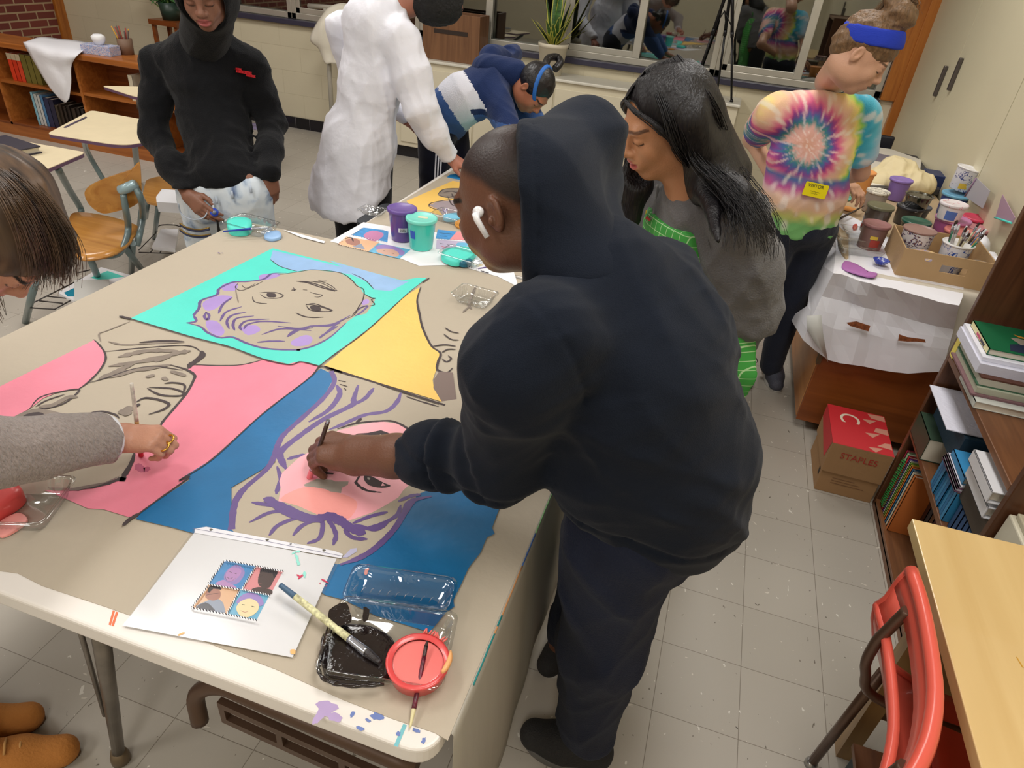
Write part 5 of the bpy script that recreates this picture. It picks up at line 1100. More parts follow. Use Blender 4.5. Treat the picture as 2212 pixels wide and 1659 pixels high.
o = PZ(1186, 172, zz) if False else np.array((PY(1190, 150, 5.70)[0], 5.70, zz)); t = thing('snake_plant', 'snake plant with yellow-edged leaves in a cream pot on the heater cabinet', 'plant', tuple(o))
MB().lathe([(.085, 0), (.112, .20), (.120, .202), (.120, .228), (.112, .228), (.105, .19), (0, .19)], o, 32, capt=False).build('pot', mat('cream_plastic_pot', (222, 212, 190), .45), t); MB().lathe([(.108, .205), (0, .212)], o, 20, capb=False).build('soil', mat('soil', (52, 38, 28), .95), t)
Mg1 = mat('snake_leaf_green', (62, 100, 46), .4, var=.5, vscale=30, stretch=(1, 1, 4)); Mg2 = mat('snake_leaf_edge', (190, 186, 82), .45); Mg3 = mat('snake_leaf_dark', (30, 62, 34), .4, var=.4, vscale=30)
lv = []
rl_ = random.Random(8)
for az, ln, lean, curl, m_ in ((1.3, .34, .05, .05, Mg1), (2.2, .32, .10, .1, Mg1), (.4, .30, .14, .0, Mg1), (3.0, .26, .22, .1, Mg1), (0, .31, .42, .05, Mg1), (3.3, .17, .8, .1, Mg3), (-2.6, .15, .6, .3, Mg3), (-1.5, .13, .35, .3, Mg1), (-.8, .14, .55, .3, Mg3), (-1.1, .16, .3, .2, Mg1), (-2.0, .15, .4, .3, Mg1), (.1, .21, .9, -.2, Mg2), (-.3, .17, .5, .1, Mg3), (.8, .22, .3, .1, Mg3), (-1.8, .11, .75, .3, Mg2), (-.4, .12, .9, .4, Mg2)): lv.append((az, ln*1.45, .066 if m_ is not Mg2 else .034, lean*.9, curl, m_))
leafy(t, o+np.array((0, 0, .20)), lv, Mg1, Mg2)
# leafy plant behind the fleece
o = PY(372, 52, 5.6); o = np.array((o[0], 5.6, .84)); SX = o[0]; t = thing('bamboo_plant', 'thin-leaved green plant at the far wall above the bookcase', 'plant', tuple(o))
tbl = thing('plant_stand', 'small dark stand under the thin-leaved plant at the far wall', 'stand', (SX, 5.6, 0)); MB().box(SX-.15, SX+.15, 5.48, 5.72, .80, .84).build('stand_top', M_oakd, tbl)
for dx_ in (-.12, .12):
    for dy_ in (-.09, .09): MB().box(SX+dx_-.015, SX+dx_+.015, 5.6+dy_-.015, 5.6+dy_+.015, 0, .80).build('leg', M_oakd, tbl)
MB().lathe([(.07, 0), (.09, .14), (.085, .14), (.07, .02), (0, .02)], o, 24, capt=False).build('pot', mat('dark_green_pot', (40, 60, 50), .4), t)
Mb = mat('bamboo_leaf', (92, 142, 84), .5, var=.2); Ms = mat('bamboo_stem', (120, 150, 80), .5)
for i in range(13):
    az = rl_.uniform(0, 6.28); rch = rl_.uniform(.10, .42); top = o+np.array((math.cos(az)*rch-.10, math.sin(az)*rch*.35, rl_.uniform(.16, .40))); mid = o*.5+top*.5+np.array((-.02, 0, .06)); L_ = spline([o+(0, 0, .03), mid, top], 8); MB().tube(L_, .005, 6).build('stem', Ms, t)
    g = MB()
    for k in range(4, len(L_)):
        for s_ in (-1, 1):
            p = np.array(L_[k]); a2_ = rl_.uniform(0, 6.28); d = np.array((math.cos(a2_)*.8, math.sin(a2_)*.5, rl_.uniform(-.2, .5))); d /= np.linalg.norm(d); q = np.cross(d, (0, 0, 1)); q /= np.linalg.norm(q); ln = rl_.uniform(.07, .13); w_ = .011
            g.add([p, p+d*ln*.4+q*w_+(0, 0, .004), p+d*ln-(0, 0, .02), p+d*ln*.4-q*w_+(0, 0, .004), p+d*ln*.45-(0, 0, .003)], [(0, 1, 4), (1, 2, 4), (2, 3, 4), (3, 0, 4)], True)
    g.build('leaves', Mb, t)
# brown wooden box on the heater cabinet
t = thing('wooden_box', 'brown wooden box standing on the heater cabinet behind the bending painter', 'box', (-2.29, 5.72, vz+.022))
Mwb = wood('walnut_box', (132, 92, 60), (104, 68, 42), .5, 2); bxx = (-2.53, -2.04); z0_ = vz+.022
g = MB().box(bxx[0], bxx[1], 5.63, 5.645, z0_, 1.17).box(bxx[0], bxx[1], 5.835, 5.85, z0_, 1.17).box(bxx[0], bxx[0]+.015, 5.645, 5.835, z0_, 1.17).box(bxx[1]-.015, bxx[1], 5.645, 5.835, z0_, 1.17).box(bxx[0], bxx[1], 5.645, 5.835, z0_, z0_+.015); g.build('box_sides', Mwb, t, bevel=.003)
g = MB().box(bxx[0]+.1, bxx[1]-.1, 5.626, 5.632, 1.02, 1.05); g.build('slot', mat('slot_dark', (46, 32, 24), .6), t)
# cream smock slung over a rail end at the left end of the cabinet
t = thing('smock_stand', 'grey upright stand under the paint-flecked smock', 'stand', (-3.36, 5.52, 0)); MB().tube([(-3.36, 5.55, 0), (-3.36, 5.55, 1.10)], .02, 12).build('pole', mat('grey_paint', (168, 162, 150), .5), t); MB().lathe([(.12, 0), (.12, .015), (.02, .03)], (-3.36, 5.55, 0), 20).build('foot', mat('grey_paint', (168, 162, 150), .5), t); MB().tube([(-3.52, 5.55, 1.10), (-3.15, 5.55, 1.12)], .018, 10).build('hook_bar', mat('grey_paint', (168, 162, 150), .5), t)
ya = 5.50
Msm = mat('cream_smock', (232, 226, 210), .8, bump=.3, bscale=14, var=.03)
drape('smock', 'cream paint-flecked smock hung up by the wall, left of the white lab coat', 'smock', [
    [PY(700, 30, ya+.06), PY(683, 55, ya-.01), PY(671, 85, ya-.03), PY(688, 102, ya), PY(696, 118, ya+.02)],
    [PY(712, 16, ya+.03), PY(697, 50, ya-.06), PY(694, 85, ya-.06), PY(700, 112, ya-.03), PY(704, 137, ya-.02)],
    [PY(735, 8, ya+.04), PY(715, 45, ya-.02), PY(712, 80, ya-.04), PY(716, 115, ya-.02), PY(714, 137, ya-.03)],
    [PY(752, 10, ya+.06), PY(733, 50, ya-.07), PY(728, 85, ya-.08), PY(727, 115, ya-.05), PY(727, 138, ya-.04)],
    [PY(775, 20, ya+.08), PY(756, 60, ya), PY(748, 90, ya), PY(745, 110, ya), PY(741, 137, ya)]], Msm, .008)
# black camera tripod on the cabinet
t = thing('tripod', 'black camera tripod standing on the heater cabinet in front of the window', 'tripod', (-.10, 5.70, vz+.022))
Mtr = mat('black_tripod', (22, 22, 26), .35, .3); zb = vz+.022
foot = PZ(1588, 212, zb); F2 = np.array((foot[0]-.02, 5.64, zb)); top = PY(1573, -10, 5.66); hub = np.array((top[0], top[1], 1.62))
MB().tube([hub, hub+(0, 0, .3)], .014, 10).build('centre_column', Mtr, t); MB().lathe([(.03, -.03), (.035, 0), (.03, .03)], hub, 16).build('hub', Mtr, t)
for f_ in (F2, np.array((-.33, 5.84, zb)), np.array((-.14, 5.80, zb))):
    d = f_-hub; g = MB().tube([hub, hub+d*.45], .012, 10).tube([hub+d*.45, f_], .008, 10); L_ = g.build('leg', Mtr, t)
    sub(MB().lathe([(.013, -.02), (.013, .02)], tuple(hub+d*.45), 12, tuple(d)), 'leg_lock', Mtr, L_, t); sub(MB().lathe([(.014, 0), (.012, .012), (.006, .02)], tuple(f_), 12), 'rubber_foot', Mtr, L_, t)
    MB().tube([hub+d*.4, np.array((hub[0], hub[1], hub[2]-.22))], .004, 6).build('stay', Mtr, t)
t = thing('radiator_post', 'cream boxed post at the right end of the heater cabinet', 'post', (.02, 5.62, 0))
t_ = thing('magazine', 'small folded sheet of purple print on the floor behind the fleece', 'paper', tuple(PZ(560, 275, .0)))
o_ = PZ(562, 275, 0); MB().box(o_[0]-.12, o_[0]+.12, o_[1]-.1, o_[1]+.1, .0, .012, rz=.5).build('print', mat('violet_print', (150, 140, 180), .5, var=.5, vscale=30), t_)
bpy.data.objects.remove(t)
# ------------------------------------------------------------------ right side: paint counter along the cupboards
M_cab = wood('orange_brown_cabinet', (156, 84, 34), (122, 62, 24), .4, 0, .5); M_cabs = wood('cabinet_side', (192, 134, 78), (164, 106, 56), .45, 1, .5)
CX0, CX1, CY0, CY1, CZ = .58, 1.135, 2.69, 4.62, .75
cb_ = thing('counter_cabinet', 'long brown wooden cabinet along the cream doors, its top crowded with paint tubs', 'cabinet', ((CX0+CX1)/2, (CY0+CY1)/2, 0))
MB().box(CX0, CX1, CY0+.018, CY1, .06, CZ-.025).build('cabinet_body', M_cabs, cb_, bevel=.004)
MB().box(CX0+.002, CX1, CY0, CY0+.018, .055, CZ-.025).build('end_panel', M_cab, cb_, bevel=.003)
MB().box(CX0-.012, CX1, CY0-.012, CY1+.01, CZ-.025, CZ).build('worktop', mat('tan_worktop', (188, 164, 132), .5, var=.06, vscale=8), cb_, bevel=.004)
MB().box(CX0-.004, CX0+.012, CY0-.004, CY0+.02, .34, .41).build('metal_corner', mat('dull_corner', (110, 90, 66), .5, .5), cb_)
for y in (CY0+.12, CY1-.12):
    for x in (CX0+.08, CX1-.08): MB().lathe([(.024, -.012), (.030, -.006), (.030, .006), (.024, .012)], (x, y, .030), 18, (1, 0, 0)).build('caster', mat('black_rubber', (24, 24, 26), .6), cb_)
    MB().box(CX0+.05, CX1-.05, y-.02, y+.02, .052, .062).build('caster_plate', M_hand, cb_)
# white paper over its near end
M_wp = mat('crumpled_white_paper', (236, 236, 244), .65, bump=.25, bscale=9, var=.02, vscale=5); M_tp = mat('thin_grey_paper', (206, 198, 184), .6, bump=.25, bscale=9)
zc = CZ+.002
under = [[(x, CY0+.28, zc), (x, CY0+.05, zc), (x, CY0-.016, zc-.004), (x+.005, CY0-.022, .62), (x+.01, CY0-.03, .50), (x+.012, CY0-.02, .40+.02*k)] for k, x in enumerate((.60, .76, .92, 1.08))]
drape('paper', 'thin grey-white paper hanging lowest over the near end of the brown cabinet', 'paper', under, M_tp, .0012)
def P_(u, v, y=None, z=None, x=None): return PY(u, v, y) if y is not None else (PZ(u, v, z) if z is not None else PX(u, v, x))
yf = CY0-.05
fr = [
 [np.array((CX0+.03, 3.45, zc+.003)), np.array((CX0-.014, 3.3, zc+.002)), P_(1762, 560, x=CX0-.03), P_(1752, 600, x=CX0-.05), P_(1744, 660, x=CX0-.09), P_(1706, 686, x=CX0-.10)],
 [np.array((CX0+.12, 3.35, zc+.003)), np.array((CX0+.08, 3.0, zc+.003)), P_(1800, 590, z=zc+.006), P_(1775, 640, y=yf+.01), P_(1752, 690, y=yf-.05), P_(1735, 735, y=yf-.05)],
 [np.array((CX0+.16, 3.25, zc+.003)), P_(1850, 560, z=zc+.003), P_(1832, 597, z=zc+.002), P_(1818, 650, y=yf+.02), P_(1800, 710, y=yf-.01), P_(1790, 778, y=yf-.02)],
 [np.array((CX0+.22, 3.15, zc+.003)), P_(1890, 575, z=zc+.003), P_(1880, 612, z=zc+.001), P_(1868, 665, y=yf+.01), P_(1858, 720, y=yf-.012), P_(1840, 788, y=yf-.02)],
 [np.array((CX0+.27, 3.10, zc+.003)), P_(1930, 596, z=zc+.003), P_(1926, 622, z=zc+.001), P_(1918, 675, y=yf+.01), P_(1908, 730, y=yf-.005), P_(1895, 798, y=yf-.01)],
 [np.array((CX0+.36, 3.05, zc+.003)), P_(2000, 618, z=zc+.003), P_(1992, 641, z=zc+.001), P_(1984, 695, y=yf+.01), P_(1975, 745, y=yf-.012), P_(1962, 807, y=yf-.02)],
 [np.array((CX0+.46, 3.00, zc+.003)), P_(2080, 640, z=zc+.003), P_(2072, 660, z=zc+.001), P_(2060, 712, y=yf+.01), P_(2048, 755, y=yf-.005), P_(2036, 803, y=yf-.01)]]
R2 = []
for r in fr:
    R2.append([np.array(p) for k in range(len(r)-1) for p in (r[k], r[k]*.5+r[k+1]*.5)]+[np.array(r[-1])])
R3 = []
rj = np.random.RandomState(4)
for k in range(len(R2)-1): R3 += [R2[k], [(a_+b_)/2+rj.randn(3)*np.array((.002, .006, .0 if j < 4 else .003)) for j, (a_, b_) in enumerate(zip(R2[k], R2[k+1]))]]
R3.append(R2[-1])
wpaper = MB().grid([[tuple(p) for p in r] for r in R3], sm=False, thick=.0012).build('paper', M_wp); tag(wpaper, 'big crumpled white paper folded over the near left corner of the brown cabinet', 'paper')
s_ = Art(0); 
def vblot(px, y, m, par):
    g = MB(); g.poly([tuple(PY(u, v, y)) for u, v in px]); return g.build('rust_brown_mark', m, par, origin=par.location)
Mru = mat('rust_brown_smear', (140, 78, 44), .6, var=.5, vscale=90)
for px in ([(1828, 697), (1850, 694), (1880, 704), (1876, 716), (1850, 708), (1836, 704)], [(1942, 722), (1960, 728), (1998, 733), (2000, 740), (1980, 738), (1960, 738), (1940, 736)]): vblot(px, yf-.03, Mru, wpaper)
g = MB(); g.grid([[tuple(PY(u, v, yf-.055)) for u, v in r] for r in (((1742, 682), (1758, 681), (1774, 680)), ((1744, 712), (1760, 716), (1778, 720)), ((1762, 742), (1775, 760), (1789, 782)))], thick=.001); o_ = g.build('paper', mat('tape_grey', (208, 208, 204), .6)); tag(o_, 'small grey-white paper flap at the cabinet corner over the crumpled sheet', 'paper')
# --- things on the counter
def cyl_at(px_top, ztop, zb): p = PZ(px_top[0], px_top[1], ztop); return (p[0], p[1])
Mw = mat('white_plastic_tub', (232, 230, 232), .4, var=.05, vscale=20)
def speck(name, base, spots, sc=40, th=.5):
    if name in MATS: return MATS[name]
    m, t, b = nt(name); N = t.nodes; L = t.links; tc = N.new('ShaderNodeTexCoord'); n = N.new('ShaderNodeTexNoise'); n.inputs['Scale'].default_value = sc; n.inputs['Detail'].default_value = 3; n.inputs['Distortion'].default_value = 1.5; L.new(tc.outputs['Object'], n.inputs['Vector'])
    cr = N.new('ShaderNodeValToRGB'); cr.color_ramp.interpolation = 'CONSTANT'; cr.color_ramp.elements[0].color = rgb(*base); cr.color_ramp.elements[1].position = th; cr.color_ramp.elements[1].color = rgb(*spots[0])
    for i, c in enumerate(spots[1:]): e = cr.color_ramp.elements.new(min(.99, th+.05*(i+1))); e.color = rgb(*c)
    L.new(n.outputs['Fac'], cr.inputs[0]); L.new(cr.outputs[0], b.inputs['Base Color']); b.inputs['Roughness'].default_value = .45; MATS[name] = m; return m
Mspk1 = speck('splashed_tub', (222, 218, 222), [(70, 60, 110), (126, 84, 70), (230, 226, 226)], 42, .53); Mspk2 = speck('blue_print_tub', (228, 228, 236), [(48, 84, 170), (226, 224, 230)], 26, .55)
zc2 = CZ+.0025
def T(label, u, v, ztop, r0, r1, body, lidc, lid=True, liq=None, z=None, bands=None, name='paint_tub', cat='paint tub', tilt=None, dz=0):
    z = zc2 if z is None else z; p = PZ(u, v, ztop); return tub(label, (p[0], p[1]), z, r0, r1, ztop-z, body, lidc, None, lid=lid, liq=liq, bands=bands, name=name, cat=cat, tilt=tilt)
Morg = mat('orange_tub', (238, 164, 92), .4, var=.06, vscale=20)
T('orange paint tub with an orange lid beside the tie-dye painter hand', 1868, 371, .875, .042, .052, Morg, mat('orange_lid2', (234, 158, 92), .45))
T('violet paint tub with a lid in front of the cream cloth bag', 1948, 388, .855, .040, .050, mat('violet_tub', (134, 110, 186), .4), mat('violet_lid', (142, 116, 190), .5, bump=.3, bscale=60))
T('brown-grey full jar with an olive rim, tallest in the near dark group', 1903, 445, .87, .050, .052, mat('olive_brown_jar', (88, 76, 66), .2, coat=.4, var=.1), mat('olive_rim', (110, 108, 84), .4), liq=None)
T('mauve-brown tub with a yellow label, nearest on the left of the counter', 1895, 484, .855, .046, .050, mat('mauve_brown_tub', (136, 102, 96), .35, var=.1), mat('mauve_lid', (150, 104, 104), .5, bump=.4, bscale=50), bands=[('yellow_label', mat('yellow_label', (226, 190, 70), .5), .050, .064, -1.9, -1.3), ('red_label', mat('red_label', (170, 60, 50), .5), .018, .048, -1.8, -1.0)])
T('white-topped tub with grey dried paint behind the olive-rimmed jar', 1898, 413, .85, .044, .048, mat('tub_grey', (176, 166, 160), .5), speck('dried_white', (226, 220, 206), [(130, 122, 110), (210, 206, 196)], 30, .52))
T('black paint tub with a smeared rim in the middle of the counter', 1968, 447, .83, .050, .055, mat('black_tub', (28, 28, 34), .3, coat=.3), speck('black_lid', (34, 34, 40), [(170, 170, 176), (30, 30, 34)], 24, .6))
T('round glass-clear water jar with dark paint water inside', 1987, 421, .885, .046, .056, clear_mat('smoky_jar', (.5, .5, .46, 1), .12), clear_mat('smoky_jar', (.5, .5, .46, 1), .12), lid=False, liq=mat('dirty_water', (60, 62, 52), .1), z=.815, name='water_jar', cat='jar')
T('plain dark support tub under the glass jar', 1985, 445, .813, .046, .052, mat('slate_tub', (66, 70, 84), .4), mat('slate_lid', (80, 84, 96), .4))
T('dark green lidded paint tub in the middle of the counter', 1980, 478, .825, .050, .056, mat('green_tub', (20, 54, 44), .35), mat('green_lid', (42, 92, 78), .3, coat=.3))
T('pale mauve flat tub leaning behind the brush box', 1975, 507, .80, .046, .052, mat('mauve_flat_tub', (176, 150, 164), .45), mat('mauve_flat_lid', (188, 170, 178), .5))
T('white tub with a square blue print standing on the magenta tub', 2062, 440, .93, .044, .050, Mw, speck('pink_white_lid', (226, 218, 222), [(204, 120, 140), (230, 226, 228)], 30, .58), z=.862, bands=[('blue_print', mat('blue_print', (84, 118, 190), .5), .008, .045, -2.2, -1.3)])
T('magenta-pink paint tub under the white blue-printed tub', 2060, 473, .860, .058, .066, mat('magenta_tub', (176, 96, 148), .4), mat('magenta_lid', (196, 126, 172), .4))
T('salmon pink lidded paint tub behind the jar of brushes', 2078, 500, .845, .052, .060, mat('rose_tub', (150, 78, 96), .4), mat('salmon_lid', (206, 122, 116), .4), z=None)
T('flat crimson lid tub right of the magenta tub', 2108, 470, .84, .040, .050, mat('crimson_tub', (150, 40, 70), .4), mat('crimson_lid', (214, 70, 100), .35))
T('dusty pink oval lid tub at the right of the counter', 2118, 492, .825, .046, .054, mat('dusty_pink_tub', (150, 90, 110), .4), mat('dusty_pink_lid', (192, 132, 138), .5))
T('turquoise-topped blue tub under the leaning white bucket', 2070, 420, .855, .060, .066, mat('blue_tub', (28, 62, 138), .4), mat('sky_lid', (110, 172, 206), .4))
# leaning white bucket
p = PZ(2073, 404, .885); q = PZ(2090, 365, .96); axx = np.array((q[0]-p[0], q[1]-p[1], .10)); axx /= np.linalg.norm(axx)
tub('white paint-splashed bucket with a yellow label, leaning at the back', (p[0], p[1]), .872, .046, .056, .105, speck('splashed_bucket', (224, 224, 232), [(76, 88, 150), (224, 222, 230)], 26, .56), Mw, lid=False, tilt=tuple(np.array((.12, 0, 1))), name='paint_bucket', cat='bucket', bands=[('yellow_label', mat('yellow_label', (226, 190, 70), .5), .015, .040, -2.0, -1.2)], liq=mat('bucket_inside', (200, 200, 210), .5))
t = thing('paint_box', 'dark blue box at the back of the counter by the cream bag', 'box', tuple(PZ(2040, 425, zc2))); p = PZ(2030, 425, zc2); MB().box(p[0]-.07, p[0]+.07, p[1]+.08, p[1]+.22, zc2, zc2+.085).build('box', mat('navy_box', (20, 42, 92), .4), t, bevel=.003)
# cream cloth bag
F = Field(); p = PZ(1945, 395, .80)
F.ell((p[0], p[1]+.06, .80), (.16, .10, .06), .05); F.ell((p[0]+.08, p[1]+.03, .80), (.10, .09, .06), .05); F.ell((p[0]-.02, p[1]+.10, .86), (.09, .07, .05), .05); F.ell((p[0]-.10, p[1]+.02, .785), (.08, .07, .035), .05); F.cut((0, 0, zc2+.002), (0, 0, -1))
v, q = field_geo(F, .006, wrinkle(3, 26, .016)); t = thing('cloth_bag', 'crumpled cream cloth bag heaped on the counter behind the orange tub', 'bag', (p[0], p[1], zc2)); geo_obj('bag_cloth', v, q, mat('cream_sack', (224, 208, 166), .7, bump=.2, bscale=20), t)
# white board with handwriting, behind the bag
yb = 4.52
A1, A2, A3, A4 = PZ(1812, 306, .80), PZ(1940, 328, .80), PZ(1905, 415, .76), PZ(1792, 370, .76)
hb = sheet('handwritten_board', [(1815, 307), (1925, 322), (1990, 345), (1985, 400), (1850, 400), (1795, 372)], zc2+.034, .004, mat('board_white', (228, 222, 210), .5)); tag(hb, 'white board of handwritten notes on a dark tray at the far counter end', 'board')
hw = Art(zc2+.0345, 1e-5); rr = random.Random(3)
for r in range(5):
    x0 = 1885-r*15-(4 if r == 4 else 0); y0 = 322-r*3
    for k in range(7):
        if rr.random() < .15: continue
        u = x0-k*1.6; v_ = y0+k*8.5; pts = [(u+rr.uniform(-3, 3), v_+j*2.1) for j in range(4)]; hw.line(pts, ink, 3.2, 2, False, .1)
hw.fill([(1887, 329), (1925, 337), (1905, 350), (1880, 345)], mat('grey_photo_print', (130, 124, 140), .5))
hw.mb.build('handwriting', hw.mats, hb, origin=hb.location)
o_ = sheet('dark_tray', [(1800, 300), (2020, 345), (2030, 410), (1840, 405), (1785, 378)], zc2+.030, .028, mat('dark_grey_tray', (60, 58, 62), .5)); tag(o_, 'dark grey tray under the handwritten board', 'tray')
# far chair back behind the counter
t = thing('chair', 'black chair back between the tie-dye shirt and the oak trim', 'chair', (.72, 5.05, 0)); p = PY(1822, 300, 5.1)
MB().box(p[0]-.03, p[0]+.30, 5.08, 5.11, .62, p[2]+.06).build('backrest', mat('black_seat_shell', (24, 24, 34), .4), t, bevel=.012); MB().box(p[0]-.03, p[0]+.30, 5.11, 5.45, .44, .46).build('seat', mat('black_seat_shell', (24, 24, 34), .4), t, bevel=.008)
for x_, y_ in ((p[0], 5.12), (p[0]+.27, 5.12), (p[0], 5.42), (p[0]+.27, 5.42)): MB().tube([(x_, y_, .62 if y_ < 5.3 else .45), (x_, y_, 0)], .010, 8).build('leg', M_legs, t)
# clear trays and paper mess at the front-left of the counter
ctray((1855, 545), zc2+.006, .085, .055, .15, 'large clear tray with purple smears on the brown cabinet, nearest the crumpled paper', [('purple_smear', [(1825, 565), (1850, 572), (1880, 590), (1895, 592), (1885, 600), (1850, 592), (1820, 580)], mat('violet_smear', (176, 110, 180), .4), .006)], lid=(.0, .115, .6), h=.03)
o = PZ(1903, 565, zc2+.02); t = thing('paint_dish', 'small royal blue splashed paint dish on the large clear tray', 'paint dish', (o[0], o[1], zc2+.012)); MB().lathe([(.018, 0), (.030, .014), (.031, .016), (.028, .016), (.016, .003), (0, .003)], (o[0], o[1], zc2+.012), 26, capt=False).build('dish', speck('blue_splashed', (34, 56, 160), [(200, 206, 226), (30, 50, 150)], 60, .6), t)
ctray((1815, 425), zc2, .050, .035, .2, 'small turquoise-stained clear tray at the front edge of the counter', [('turquoise_film', [(1805, 415), (1832, 418), (1838, 432), (1812, 430)], mat('film_turquoise', (110, 200, 184), .3), .006)], h=.02)
ctray((1850, 505), zc2, .060, .040, .1, 'clear tray with grey and red smears left of the mauve-brown tub', [('red_smear', [(1842, 488), (1850, 486), (1852, 494), (1844, 496)], mat('red_smear2', (206, 70, 60), .4), .010)], h=.02)
o = PZ(1832, 452, zc2); t = thing('paint_dish', 'flat orange paint spill dish between the clear trays on the counter', 'paint dish', (o[0], o[1], zc2)); MB().lathe([(.036, 0), (.038, .004), (.030, .006), (0, .006)], (o[0], o[1], zc2), 24).build('dish', Morg, t)
brush('paintbrush', 'dark paint-caked brush lying across the clear trays on the counter', [PZ(1866, 445, zc2+.03), PZ(1800, 480, zc2+.028)], None, [('handle', mat('dark_brush_handle', (70, 62, 56), .5), 0, .6, .003, .005, 0), ('ferrule', mat('dark_ferrule', (66, 52, 52), .35, .6), .6, .8, .005, .006, 0), ('bristles', mat('stiff_dark_bristles', (44, 38, 34), .8), .8, 1, .006, .009, 0)])
grp = 'pencils and brushes lying at the front of the counter'
for i in range(4):
    q0, q1 = PZ(1792+2*i, 396+6*i, zc2+.006), PZ(1826+3*i, 402+5.5*i, zc2+.006); brush('paintbrush', 'thin grey brush lying by the tie-dye painter hand', [q0, q1], None, [('handle', mat('grey_handle', (130, 120, 112), .5), 0, .8, .0035, .0035, 0), ('bristles', mat('brown_bristle', (54, 34, 30), .7), .8, 1, .0035, .001, 0)])
for o_ in [o for o in COL.objects if o.get('label') == 'thin grey brush lying by the tie-dye painter hand']: o_['group'] = 'thin grey brushes at the front of the counter'
# cardboard box with tubs in it
M_card = mat('brown_cardboard', (178, 146, 106), .75, var=.04, vscale=5, bump=.1, bscale=90)
bx = thing('cardboard_box', 'open cardboard box with a hand hole, holding brushes, at the near end of the counter', 'box', (.88, 2.86, zc2))
X0, X1, Y0, Y1, H = .735, 1.05, 2.74, 3.02, .105
an = -.03; z0 = zc2+.004
def wall_hole(x0, x1, y, z0, z1, th, hx0, hx1, hz0, hz1):
    g = MB(); g.box(x0, hx0, y, y+th, z0, z1).box(hx1, x1, y, y+th, z0, z1).box(hx0, hx1, y, y+th, z0, hz0).box(hx0, hx1, y, y+th, hz1, z1); return g
wall_hole(X0, X1, Y0, z0, z0+H, .005, .875, .965, z0+.04, z0+.068).build('front_side', M_card, bx)
MB().box(X0, X1, Y1, Y1+.005, z0, z0+H).build('back_side', M_card, bx); MB().box(X0, X0+.005, Y0+.005, Y1, z0, z0+H).build('left_side', M_card, bx); MB().box(X1-.005, X1, Y0+.005, Y1, z0, z0+H).build('right_side', M_card, bx); MB().box(X0, X1, Y0, Y1, z0-.003, z0).build('bottom', M_card, bx)
Mcoc = mat('maroon_brown_paint', (76, 42, 36), .15, coat=.4)
def TB(label, x, y, r0, r1, h, body, lidc, **k): return tub(label, (x, y), z0+.003, r0, r1, h, body, lidc, **k)
TB('open splashed tub of dark brown paint in the cardboard box', .80, 2.90, .050, .057, .135, Mspk1, mat('brown_stained_rim', (150, 116, 110), .4), lid=False, liq=Mcoc)
brt = TB('white and blue tub full of brushes in the cardboard box', .935, 2.86, .046, .053, .12, Mspk2, Mw, lid=False, liq=mat('tub_inside', (190, 188, 190), .6), name='brush_tub')
TB('low tub with a pinkish striped lid at the front of the cardboard box', .825, 2.79, .042, .046, .075, Mspk1, speck('striped_lid', (214, 176, 160), [(236, 206, 140), (190, 176, 200)], 24, .5))
TB('low grey-brown lidded jar at the right end of the cardboard box', 1.015, 2.80, .026, .028, .075, mat('brown_jar', (120, 104, 92), .4), mat('grey_brown_lid', (150, 134, 120), .4))
rr = random.Random(9)
for i in range(15):
    a_ = rr.uniform(0, 6.28); b0 = np.array((.935+.02*math.cos(a_), 2.86+.02*math.sin(a_), z0+.03)); e = np.array((.935+.055*math.cos(a_)+.012, 2.86+.05*math.sin(a_), z0+rr.uniform(.175, .205))); c = [(60, 44, 40), (200, 190, 160), (190, 140, 60), (40, 120, 90), (176, 170, 168), (60, 80, 150)][i % 6]
    cn = ['dark', 'cream', 'ochre', 'green', 'grey', 'blue'][i % 6]
    t = brush('paintbrush', cn+'-handled brush standing in the white and blue tub', [b0, e], None, [('handle', mat('brush_enamel_'+cn, c, .4), 0, .78, .0028, .0040, 0), ('ferrule', ferr, .78, .9, .0042, .0050, 0), ('bristles', mat('brown_bristle', (54, 34, 30), .7) if i % 2 else mat('white_bristle', (222, 224, 230), .7), .9, 1, .005, .003, 0)], cn+' brushes in the white and blue tub')
# plastic bag behind and leaning prints against the doors
F = Field(); p = (1.085, 3.02, .80); F.ell((1.09, 3.10, .80), (.035, .06, .06), .04); F.ell((1.085, 2.90, .80), (.03, .10, .05), .04); F.cut((0, 0, zc2), (0, 0, -1)); v, q = field_geo(F, .006, wrinkle(5, 40, .012)); t = thing('plastic_bag', 'white plastic bag squeezed behind the cardboard box by the bookcase', 'bag', (1.085, 3.0, zc2)); geo_obj('bag_film', v, q, mat('white_bag', (234, 234, 242), .4), t)
for (lab, px, y, m, m2) in (('small print with grey and violet stripes leaning on the cupboard door at the back', [(2085, 425), (2122, 450), (2138, 412), (2110, 385)], 3.9, mat('grey_print', (176, 174, 184), .5), mat('violet_band', (150, 120, 150), .5)), ('triangular corner of a turquoise-edged print leaning by the bookcase', [(2150, 470), (2165, 420), (2192, 470), (2186, 482)], 3.2, mat('mauve_print', (170, 140, 160), .5), P_teal)):
    pts = [PX(u, v_, XR-.03) for u, v_ in px]; g = MB(); k = len(pts); v = [tuple(p) for p in pts]+[(p[0]+.003, p[1], p[2]) for p in pts]; g.add(v, [list(range(k)), list(range(k, 2*k))[::-1]]+[(i, k+i, k+(i+1) % k, (i+1) % k) for i in range(k)], False); o_ = g.build('print', m); tag(o_, lab, 'print')
    g = MB(); g.tube([pts[0]-np.array((.002, 0, 0)), pts[-1 if k == 4 else 1]-np.array((.002, 0, 0))], .004, 6); g.build('coloured_edge', m2, o_, origin=o_.location)
